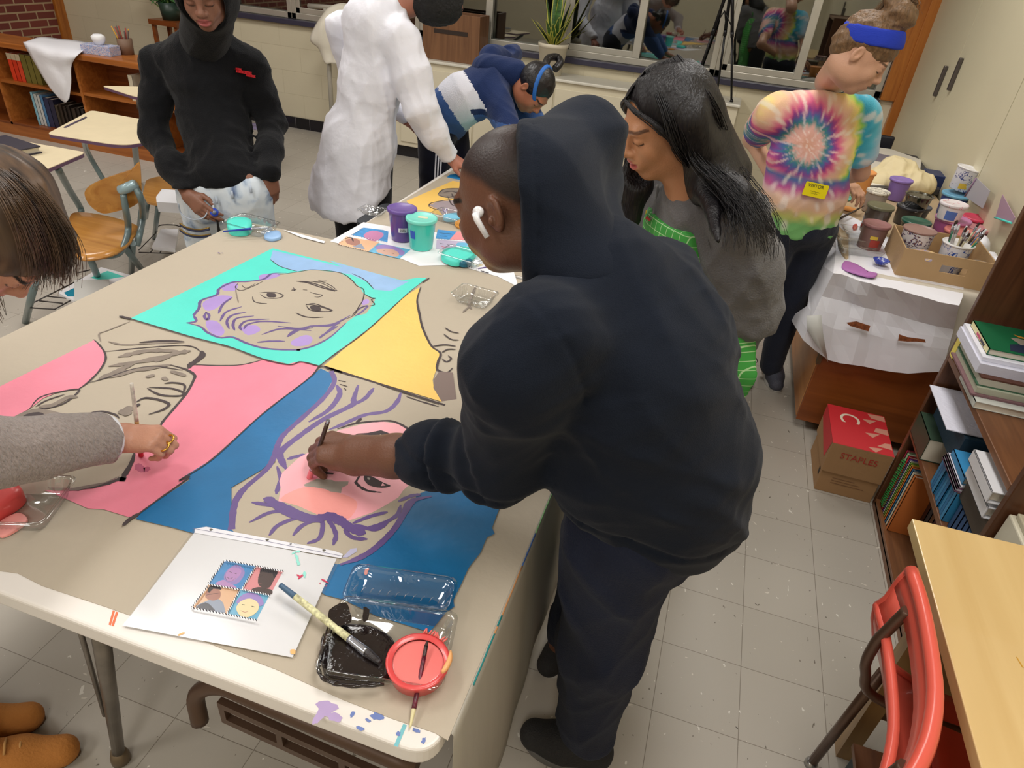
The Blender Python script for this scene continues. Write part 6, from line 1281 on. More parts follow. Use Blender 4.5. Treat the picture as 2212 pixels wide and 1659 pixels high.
# red bucket on the floor
p = PZ(1708, 640, .16); t = thing('paint_bucket', 'red paint bucket with a torn label on the floor left of the brown cabinet', 'bucket', (p[0]-.02, p[1], 0)); bo_ = (p[0]-.02, p[1], 0)
MB().lathe([(.075, 0), (.085, .004), (.088, .17), (.090, .175), (.085, .175), (.082, .17), (.078, .01), (0, .01)], bo_, 30, capt=False).build('bucket_body', mat('red_bucket', (196, 40, 42), .35, coat=.3), t)
MB().lathe([(.089, .03), (.0905, .031), (.0905, .085), (.089, .086)], bo_, 30, capb=False, capt=False).build('torn_label', speck('torn_label', (214, 202, 180), [(150, 120, 80), (70, 90, 120)], 24, .5), t); MB().lathe([(.0885, .15), (.094, .155), (.094, .172), (.089, .176)], bo_, 30, capb=False, capt=False).build('rim', mat('red_bucket', (196, 40, 42), .35, coat=.3), t)
# ------------------------------------------------------------------ red and brown carton on the floor
M_kb = mat('carton_brown', (164, 126, 86), .75, bump=.1, bscale=90, var=.03); M_red = mat('carton_red', (206, 44, 52), .5); M_rp = mat('carton_pale_stripe', (214, 150, 130), .55)
H = .235; B0 = PZ(1780, 1061, 0); B1 = PZ(1790, 1073, 0); Fb = PZ(1875, 1089, 0)
t = thing('carton', 'red and brown office paper carton on the floor between cabinet and bookcase', 'carton', (.76, 2.38, 0))
cx0, cx1, cy0, cy1 = .665, .86-.004, 2.315, 2.60
cxm = .655
MB().box(cxm, .862, 2.30, 2.56, 0, .150).build('carton_base', M_kb, t, bevel=.002)
MB().box(cxm-.006, .864, 2.292, 2.568, .10, H).build('carton_lid', M_kb, t, bevel=.002)
g = MB().box(cxm-.0062, .8642, 2.2925, 2.5685, H-.0, H+.0008).build('red_top', M_red, t)
g = MB(); xf = cxm-.0068; g.add([(xf, 2.300, H), (xf, 2.562, H), (xf, 2.562, .18), (xf, 2.33, .14)], [(0, 1, 2, 3)]); g.build('red_side', M_red, t)
g = MB()
for i in range(3):
    y = 2.56-.095*i; g.add([(.80+.02*i, y, H+.0012), (.862, y+.004, H+.0012), (.862, y-.035, H+.0012), (.81, y-.030, H+.0012)], [(0, 3, 2, 1)]); g.add([(.775, y-.05, H+.0012), (.83, y-.04, H+.0012), (.80, y-.075, H+.0012)], [(0, 2, 1)])
g.build('pale_stripes', M_rp, t)
vs, fs = text_geo('C', .105, frame((.725, 2.50, H+.0015), (.25, -1, 0), (1, .25, 0)) @ Matrix.Rotation(math.pi*.5, 4, 'Z') if False else frame((.722, 2.49, H+.0015), (.05, -1, 0), (1, .05, 0)), .0003); MB().add(vs, fs, False).build('letter_c', mat('cream_lettering', (236, 220, 200), .5), t)
vs, fs = text_geo('STAPLES', .036, frame((.757, 2.2905, .188), (1, 0, 0), (0, 0, 1)), .0003); MB().add(vs, fs, False).build('lettering', mat('red_lettering', (176, 52, 44), .5), t)
g = MB()
for i in range(3): g.box(.70, .82-.02*i, 2.2985, 2.2995, .05+.012*i, .052+.012*i)
g.build('printed_lines', mat('faint_print', (128, 92, 62), .7), t); MB().box(cxm-.0008, cxm+.001, 2.325, 2.345, .055, .085).build('hand_slot', mat('slot_dark', (46, 32, 24), .6), t)
# ------------------------------------------------------------------ dark bookcase by the cupboards
M_dk = wood('dark_walnut', (104, 66, 40), (72, 42, 26), .4, 2); M_dk2 = wood('walnut_shelf', (136, 90, 56), (96, 60, 38), .4, 1)
b2 = thing('bookcase', 'dark wooden bookcase against the right wall, crammed with papers and books', 'bookcase', (1.01, 1.95, 0))
YA, YB2 = 1.575, 2.285
MB().box(.87, 1.15, YB2, YB2+.022, 0, 1.25).build('side_panel', M_dk, b2, bevel=.002); MB().box(.87, 1.15, YA, YA+.022, 0, 1.25).build('side_panel', M_dk, b2, bevel=.002)
MB().box(1.135, 1.15, YA+.022, YB2, 0, 1.25).build('back_panel', M_dk, b2)
for z in (.02, .35, .66, 1.22): MB().box(.87, 1.135, YA+.022, YB2, z, z+.022).build('shelf', M_dk2, b2, bevel=.002)
MB().box(.87, .885, YA, YB2, .0, .03).build('plinth', M_dk2, b2)
def stack_item(x0, x1, y0, y1, z0, th, c, label, name='book', cat='book', rz=0, cover=None, paper=False):
    t = thing(name, label, cat, ((x0+x1)/2, (y0+y1)/2, z0))
    if paper: MB().box(x0, x1, y0, y1, z0, z0+th, rz=rz).build('sheets', mat('stack_%d_%d_%d' % c, c, .6, bump=.3, bscale=80, stretch=(1, 1, 20)), t)
    else:
        m = mat('cover_%d_%d_%d' % c, c, .4); e = .0018
        MB().box(x0, x1, y0, y1, z0, z0+e, rz=rz).box(x0, x1, y0, y1, z0+th-e, z0+th, rz=rz).box(x0, x0+.0022, y0, y1, z0, z0+th, rz=rz, c=((x0+x1)/2, (y0+y1)/2)).build('cover', m, t)
        MB().box(x0+.0025, x1-.003, y0+.003, y1-.003, z0+e, z0+th-e, rz=rz, c=((x0+x1)/2, (y0+y1)/2)).build('pages', mat('book_pages', (226, 218, 200), .8), t)
    return t
# top shelf pile (shelf top at .682)
z = .6835; xs0, xs1 = .852, 1.09
for th, c, lab, nm, pa_, dx_, yy in ((.022, (206, 208, 200), 'white book with a red and green cover print, lowest in the top shelf pile', 'book', False, .008, (1.95, 2.12)),
        (.006, (130, 96, 100), 'thin plum-brown folder in the pile on the top shelf', 'folder', True, .0, (1.98, 2.24)),
        (.018, (188, 190, 168), 'olive-edged stack of papers in the pile on the top shelf', 'paper_stack', True, .012, (1.99, 2.24)),
        (.004, (70, 110, 84), 'thin green folder in the pile on the top shelf', 'folder', True, .010, (2.0, 2.24)),
        (.020, (196, 192, 176), 'cream paper stack above the green folder', 'paper_stack', True, .015, (2.0, 2.25)),
        (.005, (96, 58, 44), 'thin brown folder under the white papers', 'folder', True, .012, (2.0, 2.25)),
        (.030, (222, 222, 236), 'thick white loose papers under the green magazine', 'paper_stack', True, .0, (2.02, 2.27)),
        (.012, (236, 236, 246), 'bright white papers directly under the green magazine', 'paper_stack', True, .006, (2.04, 2.27))):
    stack_item(xs0+dx_, xs1, yy[0], yy[1], z, th, c, lab, nm, 'book' if nm == 'book' else ('folder' if nm == 'folder' else 'paper'), 0, None, pa_); z += th+.0006
m_t = stack_item(.872, 1.09, 2.06, 2.255, z, .020, (22, 100, 62), 'green softcover book with a figure on it, on top of the shelf pile', 'book', 'book')
g = MB(); zt_ = z+.0204; g.add([(.93, 2.075, zt_), (1.08, 2.065, zt_), (1.08, 2.13, zt_), (1.0, 2.15, zt_), (.94, 2.12, zt_)], [(0, 1, 2, 3, 4)]); g.build('dark_shape', mat('navy_print', (36, 44, 66), .5), m_t)
g = MB(); blot(g, .985, 2.155, .035, .022, zt_+.0004, 10, 3); g.build('grey_face', mat('grey_tan_print', (150, 140, 124), .5), m_t); g = MB(); g.add([(.97, 2.20, zt_+.0006), (1.05, 2.18, zt_+.0006), (1.05, 2.165, zt_+.0006), (.98, 2.185, zt_+.0006)], [(0, 3, 2, 1)]); g.build('gold_shape', mat('gold_print', (206, 140, 50), .5), m_t)
MB().box(.8715, .8722, 2.065, 2.25, z+.002, z+.018).build('cream_spine', mat('cream_spine', (230, 222, 170), .5), m_t)
for a_, c in ((2.12, (44, 40, 60)), (2.165, (196, 70, 110))): MB().box(.8706, .8714, a_-.02, a_+.02, z+.005, z+.013).build('spine_print', mat('spine_%d' % c[0], c, .5), m_t)
tk = stack_item(.862, 1.09, 2.165, 2.275, .6840, .001, (226, 218, 150), 'dummy') if False else None
bk2 = book(.866, .885, 2.245, 2.282, .6835, .80, (232, 214, 90), 'thin upright yellow and navy book at the left end of the top shelf')
# lower middle shelf (top at .372): white papers, board books, blue booklets
hb_ = .3735
stack_item(.862, 1.05, 2.10, 2.27, hb_, .085, (50, 70, 54), 'dark green cloth-bound pile at the back of the middle shelf', 'book', 'book')
stack_item(.850, 1.08, 2.00, 2.27, hb_+.19, .003, (232, 232, 246), 'big white sheet sticking out under the top shelf', 'paper', 'paper', 0, None, True)
stack_item(.90, 1.10, 1.98, 2.26, hb_+.087, .10, (30, 60, 80), 'teal-black stack filling the middle shelf under the white sheet', 'paper_stack', 'paper', 0, None, True)
for i in range(9):
    y = 1.80+.021*i; book(.872+.002*(i % 3), 1.08, y, y+.019, hb_, hb_+.105-.004*(i % 2), (34, 112, 164) if i % 2 else (52, 132, 180), 'thin upright blue booklet in the row on the middle shelf', 'blue booklets on the middle shelf')
for i in range(7):
    y = 1.605+.026*i; book(.885, 1.08, y, y+.022, hb_, hb_+.09, (26, 70, 116), 'darker blue booklet at the near end of the middle shelf', 'dark blue booklets on the middle shelf')
zz = hb_+.111
for i in range(4): stack_item(.862+.002*i, 1.07, 1.80, 1.965, zz, .0055, (224, 222, 232) if i % 2 else (150, 110, 140), ('lowest', 'second', 'third', 'topmost')[i]+' of the thin pale booklets lying on the blue booklets', 'booklet', 'booklet'); zz += .006
bbk = stack_item(.874, 1.05, 1.81, 1.955, zz, .022, (64, 150, 206), 'small thick board book with a sky blue and yellow cover', 'board_book', 'book')
g = MB(); zt_ = zz+.0225; blot(g, .95, 1.86, .028, .030, zt_, 9, 5); g.build('yellow_shape', mat('yellow_print', (230, 196, 96), .5), bbk); g = MB(); blot(g, .99, 1.925, .03, .014, zt_+.0003, 8, 7); g.build('red_shape', mat('red_print', (200, 80, 50), .5), bbk); g = MB(); blot(g, 1.02, 1.865, .026, .05, zt_+.0002, 9, 8); g.build('brown_shape', mat('brown_print', (96, 66, 44), .5), bbk)
# white binders leaning out over the middle shelf at the near end
for i, (x_, z_, lab) in enumerate(((.862, .55, 'white binder lying at the near end, lower of two'), (.850, .60, 'white binder lying at the near end, upper of two'))):
    tq_ = thing('binder', lab+' in the dark bookcase', 'binder', (x_+.12, 1.72, z_)); MB().box(x_, x_+.24, 1.615, 1.80, z_, z_+.004).box(x_, x_+.24, 1.615, 1.80, z_+.034, z_+.038).box(x_, x_+.004, 1.615, 1.80, z_, z_+.038).build('cover', mat('white_binder', (230, 230, 240), .4), tq_, bevel=.001); MB().box(x_+.006, x_+.225, 1.625, 1.79, z_+.006, z_+.032).build('sheets', mat('book_pages', (226, 218, 200), .8), tq_)
stack_item(.88, 1.10, 1.61, 1.80, hb_+.10, .072, (70, 60, 50), 'brown packed papers under the two white binders', 'paper_stack', 'paper', 0, None, True)
# bottom shelf: upright spiral and coloured books
y = 2.272
for w, c, lab in ((.016, (176, 40, 70), 'crimson spiral notebook upright on the bottom shelf, far end'), (.024, (150, 190, 150), 'green-white notebook with a green spiral on the bottom shelf'), (.020, (196, 30, 54), 'red upright book next to the green spiral notebook'), (.010, (120, 90, 180), 'slim violet upright book on the bottom shelf'), (.012, (214, 214, 206), 'slim white upright book on the bottom shelf'), (.012, (130, 180, 70), 'lime green upright book on the bottom shelf'), (.010, (224, 206, 90), 'slim yellow upright book on the bottom shelf'), (.016, (224, 120, 50), 'orange upright book on the bottom shelf'), (.016, (34, 110, 160), 'blue upright book on the bottom shelf'), (.02, (218, 210, 190), 'cream upright book on the bottom shelf, nearest'), (.022, (208, 120, 60), 'wide orange-brown book at the near end of the bottom shelf')):
    w *= .8; t = book(.882, 1.06, y-w, y-.0012, .0435, .0435+.25, c, lab)
    if 'green spiral' in lab:
        g = MB(); pts = []
        for k in range(24*8): a_ = 2*math.pi*k/8; pts.append((.882+.008*math.cos(a_), y-w/2+.012*math.sin(a_), .055+.00112*k))
        g.tube(pts, .0014, 5); g.build('spiral', mat('green_wire', (30, 140, 60), .4), t)
    y -= w+.002
for i in range(9):
    yy = y-.03*i; book(.96, 1.10, yy-.026, yy, .0435, .0435+.2, [(70, 40, 36), (50, 60, 66), (96, 66, 44)][i % 3], 'dark book behind the light wood desk on the bottom shelf', 'dark books on the bottom shelf')
# off-white cabinet beyond the desk
t = thing('filing_cabinet', 'off-white metal cabinet between the dark bookcase and the light wood desk', 'cabinet', (1.02, 1.46, 0)); MB().box(.885, 1.15, 1.345, 1.565, 0, .62).build('cabinet_body', mat('offwhite_metal', (206, 200, 180), .45, var=.03), t, bevel=.004); MB().box(.895, 1.14, 1.355, 1.555, .62, .635).build('top_rim', mat('offwhite_rim', (186, 178, 154), .4), t, bevel=.003)
# ------------------------------------------------------------------ light wood desk, nearest right
M_map = wood('pale_maple', (222, 192, 136), (208, 174, 116), .3, 1, .45, .3)
D0, D1 = PZ(1970, 1120, .72), PZ(2120, 1659, .72); d = thing('wooden_desk', 'light maple desk in the bottom right corner', 'desk', (.95, .75, 0))
dv = D1-D0; E0 = PZ(2212, 1178, .72); de = E0-D0; far = D0+de/de[0]*(1.155-D0[0]); nr = D0+dv/dv[1]*(.12-D0[1])
MB().prism([(D0[0], D0[1]), (far[0], far[1]), (far[0], .12), (nr[0], .12)][::-1], .692, .72).build('desktop', M_map, d, bevel=.002)
MB().box(D0[0]+.10, 1.15, D0[1]-.06, D0[1]-.045, .12, .692).build('modesty_panel', wood('maple_side', (176, 140, 92), (150, 116, 74), .4, 2, .5), d)
for x_, y_ in ((D0[0]+.09, D0[1]-.10), (1.12, D0[1]-.10), (D0[0]+.09, .16), (1.12, .16)): MB().box(x_-.02, x_+.02, y_-.02, y_+.02, 0, .692).build('leg', wood('maple_side', (176, 140, 92), (150, 116, 74), .4, 2, .5), d)
g = MB(); p_, q_ = PZ(2196, 1419, .7205), PZ(2210, 1442, .7205); g.add([(p_[0]-.001, p_[1], .7205), (p_[0]+.001, p_[1], .7205), (q_[0]+.0012, q_[1], .7205), (q_[0]-.0012, q_[1], .7205)], [(0, 1, 2, 3)]); g.build('ochre_mark', mat('ochre_mark', (206, 150, 40), .5), d)
# ------------------------------------------------------------------ red plastic chair on brown tubes
M_rs = mat('coral_red_plastic', (226, 92, 76), .35, coat=.25); M_bt = mat('brown_tube', (96, 72, 58), .35, .4)
r_ = thing('plastic_chair', 'coral red plastic chair on brown tube legs, pushed against the maple desk', 'chair', (.66, .98, 0))
# the back leans into the aisle above the tucked-in seat; a grip slot crosses its upper part
lipP = spline([PZ(u, v, .745) for u, v in [(1968, 1232), (1990, 1300), (2010, 1400), (2020, 1500), (2008, 1590), (1980, 1659), (1940, 1725)]], 3)
nk = len(lipP)
def brow(d, g_): return [(p[0]+g_, p[1], .745-d) for p in lipP]
R_ = [brow(0, 0), brow(.03, -.006), brow(.05, -.008), brow(.09, -.010), brow(.115, -.020), brow(.15, -.012), brow(.21, .012), brow(.27, .06), brow(.30, .12)]
g = MB(); g.grid(R_[:3], thick=.006); g.grid([r[:4] for r in R_[2:5]], thick=.006); g.grid([r[-4:] for r in R_[2:5]], thick=.006); g.grid(R_[4:], thick=.006); g.build('back_shell', M_rs, r_)
g = MB(); g.tube([tuple(p) for p in R_[0]], .013, 10); g.tube([tuple(p) for p in R_[4]], .010, 8)
g.tube([R_[i][0] for i in range(9)], .009, 8); g.tube([R_[i][-1] for i in range(9)], .009, 8); g.build('rolled_edge', M_rs, r_)
sr = [[(p[0]+.12+.34*i/8, p[1], .445-.014*math.sin(i/8*3.1)-.03*(i/8)**4) for p in lipP] for i in range(9)]; MB().grid(sr, thick=.006).build('seat_shell', M_rs, r_)
for k in (3, nk-5):
    x_, y_ = lipP[k][0], lipP[k][1]
    MB().tube(spline([(x_-.012, y_, .715), (x_-.022, y_, .66), (x_-.030, y_, .60), (x_-.018, y_, .52), (x_+.05, y_, .445), (x_+.40, y_, .42)], 6), .0105, 10).build('back_tube', M_bt, r_)
fa = PZ(1750, 1652, 0)
for (p, q) in (((.60, 1.12, .44), (fa[0], fa[1], 0)), ((.60, .84, .43), (.55, .80, 0)), ((.93, 1.10, .42), (.98, 1.13, 0)), ((.93, .86, .42), (.98, .83, 0))):
    L_ = MB().tube([p, q], .0115, 10).build('leg', M_bt, r_); sub(MB().lathe([(.016, 0), (.016, .012), (.012, .02)], q, 12), 'foot_glide', mat('steel_glide', (170, 170, 168), .3, .8), L_, r_)
t = thing('storage_bin', 'dark teal bin with a wooden rim under the red chair', 'bin', (.74, .98, 0)); MB().box(.62, .86, .86, 1.08, 0, .20).build('bin_body', mat('dark_teal_bin', (14, 42, 50), .5), t, bevel=.006); MB().box(.612, .868, .852, 1.088, .20, .215).build('bin_rim', M_dk2, t)
# ------------------------------------------------------------------ people
def A3(*a): return np.array(a, float)
SK = lambda n, r=.5: attrmat('skin_'+n, r, .25, 260, .08, .4)
def cloth(name, col, var=.05, bump=.35, bs=220, rough=.85, sheen=.15): return mat(name, col, rough, bump=bump, bscale=bs, var=var, vscale=10, sheen=sheen, spec=.2)
def shoe(t, heel, toe, m, msole, name='shoe', w=.043, h=.075, laces=None, boot=False, ankle=None):
    h0, t0 = A3(*heel), A3(*toe); d = t0-h0; L_ = np.linalg.norm(d); d /= L_; z = A3(0, 0, 1); s_ = np.cross(d, z)
    def p(a, b, c): return h0+d*a*L_+s_*b+z*c
    F = Field(); F.cap(p(.17, 0, .045), p(.55, 0, .042), w*.78, w*.86, .03); F.cap(p(.5, 0, .038), p(.84, .004, .030), w*.93, w*.78, .03); F.cap(p(.14, 0, .05), p(.34, 0, h+.01), w*.80, w*.72, .03)
    if boot: F.cap(p(.20, 0, .08), p(.20, 0, .16), w*.95, w*1.05, .02)
    F.cut(p(0, 0, .010), (0, 0, -1)); v, q = field_geo(F, .0045); o = geo_obj(name, v, q, m, t)
    out = []
    for i in range(26):
        a_ = 2*math.pi*i/26; x = .48+.47*math.cos(a_); ww = w*(.98+.10*math.cos(a_)); out.append(p(x, 0, 0)+s_*ww*math.sin(a_)*(1 if abs(math.sin(a_)) > .3 else 1))
    MB().prism([(q_[0], q_[1]) for q_ in out], 0, .022).build('sole', msole, o, bevel=.003, origin=t.location)
    if laces:
        g = MB()
        for k in range(4):
            a_ = .40+.09*k; zz = h+.030-.014*k-(.0 if boot else .004); g.tube([p(a_, -w*.45, zz-.012), p(a_+.02, 0, zz), p(a_+.02, w*.45, zz-.012)], .0028, 6)
        for s2 in (-1, 1): g.tube(spline([p(.36, 0, h+.028), p(.33, s2*.02, h+.045), p(.38, s2*.035, h+.028), p(.37, s2*.004, h+.026)], 5), .0022, 6)
        g.build('laces', laces, o, origin=t.location)
    return o
def limb(F, pts, rs, k=.03, wide=None, f=1): F.chain([A3(*p) for p in pts], rs, k, wide, f); return F
def bodymesh(t, parts, m): v, q, c = join_geo(parts); return geo_obj('body', v, q, m, t, c)
def fieldcol(F, vox, skin, it=1): v, q = field_geo(F, vox, None, it); return v, q, np.tile(lin(skin), (len(v), 1))
black = mat('black_leather', (20, 20, 22), .5, bump=.2, bscale=120); solew = mat('white_sole', (206, 204, 200), .6)
# ---- P1 the big painter in the dark navy hoodie
def p1():
    t = thing('person', 'person in a big dark navy hoodie and jeans, white earbud, bent over the blue painting', 'person', (-.05, 1.05, 0))
    sk = (112, 74, 56)
    hc = PZ(1108, 436, 1.335); fw = A3(-.90, .20, -.40); up = A3(-.42, .10, .9)
    sh, rs_ = A3(-.215, .84, 1.215), A3(-.065, 1.19, 1.19); el = PZ(1075, 985, .935); wr = PZ(788, 985, .812); neck = A3(-.17, 1.02, 1.25)
    def hairline(X, Y, Z): return np.clip((Z-(.040+np.where(Y > 0, .45*Y, .95*Y)))/.016, 0, 1)*np.clip((np.abs(X)*0+1), 0, 1)*.93
    H = head_geo(hc, fw, up, sk, (110, 62, 56), sc=1.04, stubble=((38, 32, 34), hairline), neck=neck, fat=1.12)
    Ha = hand_geo(wr, PZ(690, 968, .790)-wr, (-.1, -.25, 1), 1, sk, curl=(.72, .80, .85, .80), sc=1.13, arm=el, ra=.040, ra2=.050, thumb=(.15, .55), fat=1.15, tcurl=.3)
    lat = A3(.5, .87, 0)
    B = Field(); limb(B, [(.045, 1.03, .84), (-.01, 1.0, 1.0), (-.08, 1.0, 1.14), (-.12, 1.01, 1.2)], [.095, .10, .095, .07], .05, lat, 1.1)
    for p in ([(-.02, .95, .8), (.0, .955, .45), (.03, .955, .08)], [(.06, 1.13, .8), (-.06, 1.18, .45), (-.10, 1.20, .08)]): limb(B, p, [.09, .06, .04], .05)
    limb(B, [sh+A3(.03, .03, -.01), el], [.040, .040]); limb(B, [rs_, (-.02, 1.27, .98), (-.12, 1.20, .80)], [.05, .042, .03])
    bodymesh(t, [fieldcol(B, .012, sk), H, Ha], SK('deep', .42))
    # hoodie
    W = Field(); limb(W, [(.060, 1.025, .835), (.025, 1.005, .95), (-.045, .995, 1.09), (-.105, 1.005, 1.18)], [.145, .150, .142, .110], .06, lat, 1.12)
    W.ell((.092, 1.00, .88), (.080, .135, .12), .07); W.ell((-.085, .97, .93), (.085, .12, .11), .07); W.ell((-.04, 1.04, 1.11), (.090, .15, .13), .08)
    limb(W, [(sh[0]+.035, sh[1]+.03, sh[2]-.01), (sh[0]+.0, sh[1]+.0, sh[2]-.06), el+(.01, 0, 0)], [.090, .084, .074], .05); 
    cu = el+(wr-el)*.60; limb(W, [el+(.01, 0, 0), el+(cu-el)*.75, cu], [.076, .064, .052], .03)
    limb(W, [rs_, (-.02, 1.27, .98), (-.12, 1.20, .82)], [.072, .070, .05], .05); W.cap(neck, (-.12, 1.02, 1.18), .085, .12, .05); W.cap(neck+(.04, .04, -.01), rs_, .080, .070, .07); W.cap(neck+(.05, .0, -.03), (-.03, 1.07, 1.15), .09, .10, .07)
    d = (wr-el)/np.linalg.norm(wr-el); W.cut(cu+d*.012, d, .006); W.cut((.03, .95, .775), (-.10, -.12, -1), .012)
    fold = wrinkle(12, 12, .013); ax_ = (el-sh)/np.linalg.norm(el-sh); f2 = wrinkle(4, 30, .004)
    def disp(P):
        w = fold(P)+f2(P); de = np.sqrt(((P-(cu-d*.035).astype(np.float32))**2).sum(-1)); a = (P-el.astype(np.float32))@d.astype(np.float32)
        rib = -.007*np.exp(-((a-.115)/.004)**2)*(de < .12); L1_ = np.linalg.norm(wr-el); ring = .006*np.sin((a-.02)*95+3*fold(P)*30)*(np.abs(a-.05) < .06)*(de < .17); sd = np.abs((P-A3(-.185, .87, 1.19).astype(np.float32))@A3(.45, .55, .35).astype(np.float32)/.79)
        seam = -.004*np.exp(-((sd-.0)/.0035)**2)*(np.sqrt(((P-sh.astype(np.float32))**2).sum(-1)) < .14)
        zb = P[..., 2]-(.80-.10*(P[..., 0]-.03)-.12*(P[..., 1]-.95)); hem = -.006*np.exp(-((zb-.055)/.005)**2)
        return w+rib+ring+seam+hem
    Mh = cloth('dark_navy_fleece', (17, 24, 37), .10, .22, 600, .92, .06)
    v, q = field_geo(W, .0062, disp); hd = geo_obj('hoodie', v, q, Mh, t)
    g = Field(); pk = PZ(1272, 292, 1.425); r_, f_, u_ = axes(fw, up)
    hb = hc-f_*.035+u_*.020
    g.cap(hb, pk, .112, .050, .05); g.cap(hb-u_*.05, A3(-.165, 1.0, 1.24), .105, .090, .06); g.cap(pk, PZ(1276, 400, 1.33), .052, .060, .05)
    g.cap(PZ(1235, 330, 1.39), PZ(1215, 440, 1.32), .075, .075, .05); g.cap(PZ(1240, 470, 1.28), A3(-.12, 1.03, 1.22), .075, .09, .05)
    g.ell(hc+f_*.060, (.088, .150, .122), .008, R=np.stack([r_, f_, u_], 1), sub=True)
    dv = ray(1120, 400); ev = .035*_R-_U; cn = np.cross(dv, ev); cn /= np.linalg.norm(cn); cn = cn if cn@f_ > 0 else -cn
    cp = CAM+dv*((hc-CAM)@_f); g.cut(cp, cn, .006); f_ = f_; fh = wrinkle(21, 15, .010)
    v, q = field_geo(g, .0055, lambda P: fh(P)-.004*np.exp(-(((P-cp.astype(np.float32))@cn.astype(np.float32)+.026)/.003)**2)); hh = geo_obj('hood', v, q, Mh, hd, org=t.location)
    # white flour-like specks on the sleeve
    # earbud
    e0 = hc-r_*(.092 if (r_@A3(0, -1, 0)) < 0 else -.092)*1.04
    ez = PZ(1072, 452, e0[2]+.003) if False else e0; s_ = e0-hc; s_ /= np.linalg.norm(s_)
    ea = hc+s_*.094+f_*.012+u_*.006; eb = PZ(1086, 497, ea[2]-.032); dd = ea-eb
    mb = MB().lathe([(.001, -.004), (.008, -.002), (.0095, .003), (.007, .009), (.002, .012)], tuple(ea-s_*.006), 18, tuple(-s_)).tube([ea, ea-u_*.010-f_*.002+s_*.003, ea-u_*.040-f_*.012+s_*.003], [.0062, .0052, .0044], 12)
    eo = mb.build('earbud', mat('white_glossy_plastic', (246, 246, 250), .15, coat=.5)); tag(eo, 'white wireless earbud in the ear of the big hooded painter', 'earbud')
    # jeans
    J = Field(); J.ell((.05, 1.03, .82), (.15, .17, .10), .05); limb(J, [(-.01, .95, .78), (.005, .953, .45), (.015, .955, .13)], [.118, .090, .070], .05); limb(J, [(.07, 1.13, .78), (-.05, 1.18, .45), (-.085, 1.20, .13)], [.112, .086, .064], .05)
    J.cut((0, 1, .11), (0, 0, -1), .01); fj = wrinkle(31, 20, .014); v, q = field_geo(J, .0065, fj); jn = geo_obj('jeans', v, q, cloth('dark_blue_denim', (27, 33, 52), .2, .4, 400, .8, .05), t)
    shoe(t, (.085, .955, 0), (-.135, .945, 0), mat('black_knit_shoe', (30, 30, 32), .7, bump=.5, bscale=300), mat('dark_sole', (96, 94, 92), .6), laces=mat('dark_grey_lace', (52, 52, 56), .7), w=.050)
    shoe(t, (-.07, 1.27, 0), (-.125, 1.13, 0), mat('black_knit_shoe', (30, 30, 32), .7, bump=.5, bscale=300), solew)
    tip = PZ(668, 1032, ZP+.003); top = PZ(709, 908, .868)
    b_ = brush('paintbrush', 'dark paintbrush with pink bristles held by the big hooded painter', [top, tip], None, [('handle', mat('dark_wood_handle', (66, 44, 36), .35, coat=.3), .04, .74, .0045, .0045, 0), ('handle_end', ferr, 0, .04, .0046, .0046, 0), ('ferrule', ferr, .74, .86, .0046, .005, 0), ('bristles', mat('pink_wet_bristle', (240, 122, 136), .3), .86, 1, .0055, .006, 0)])
p1()
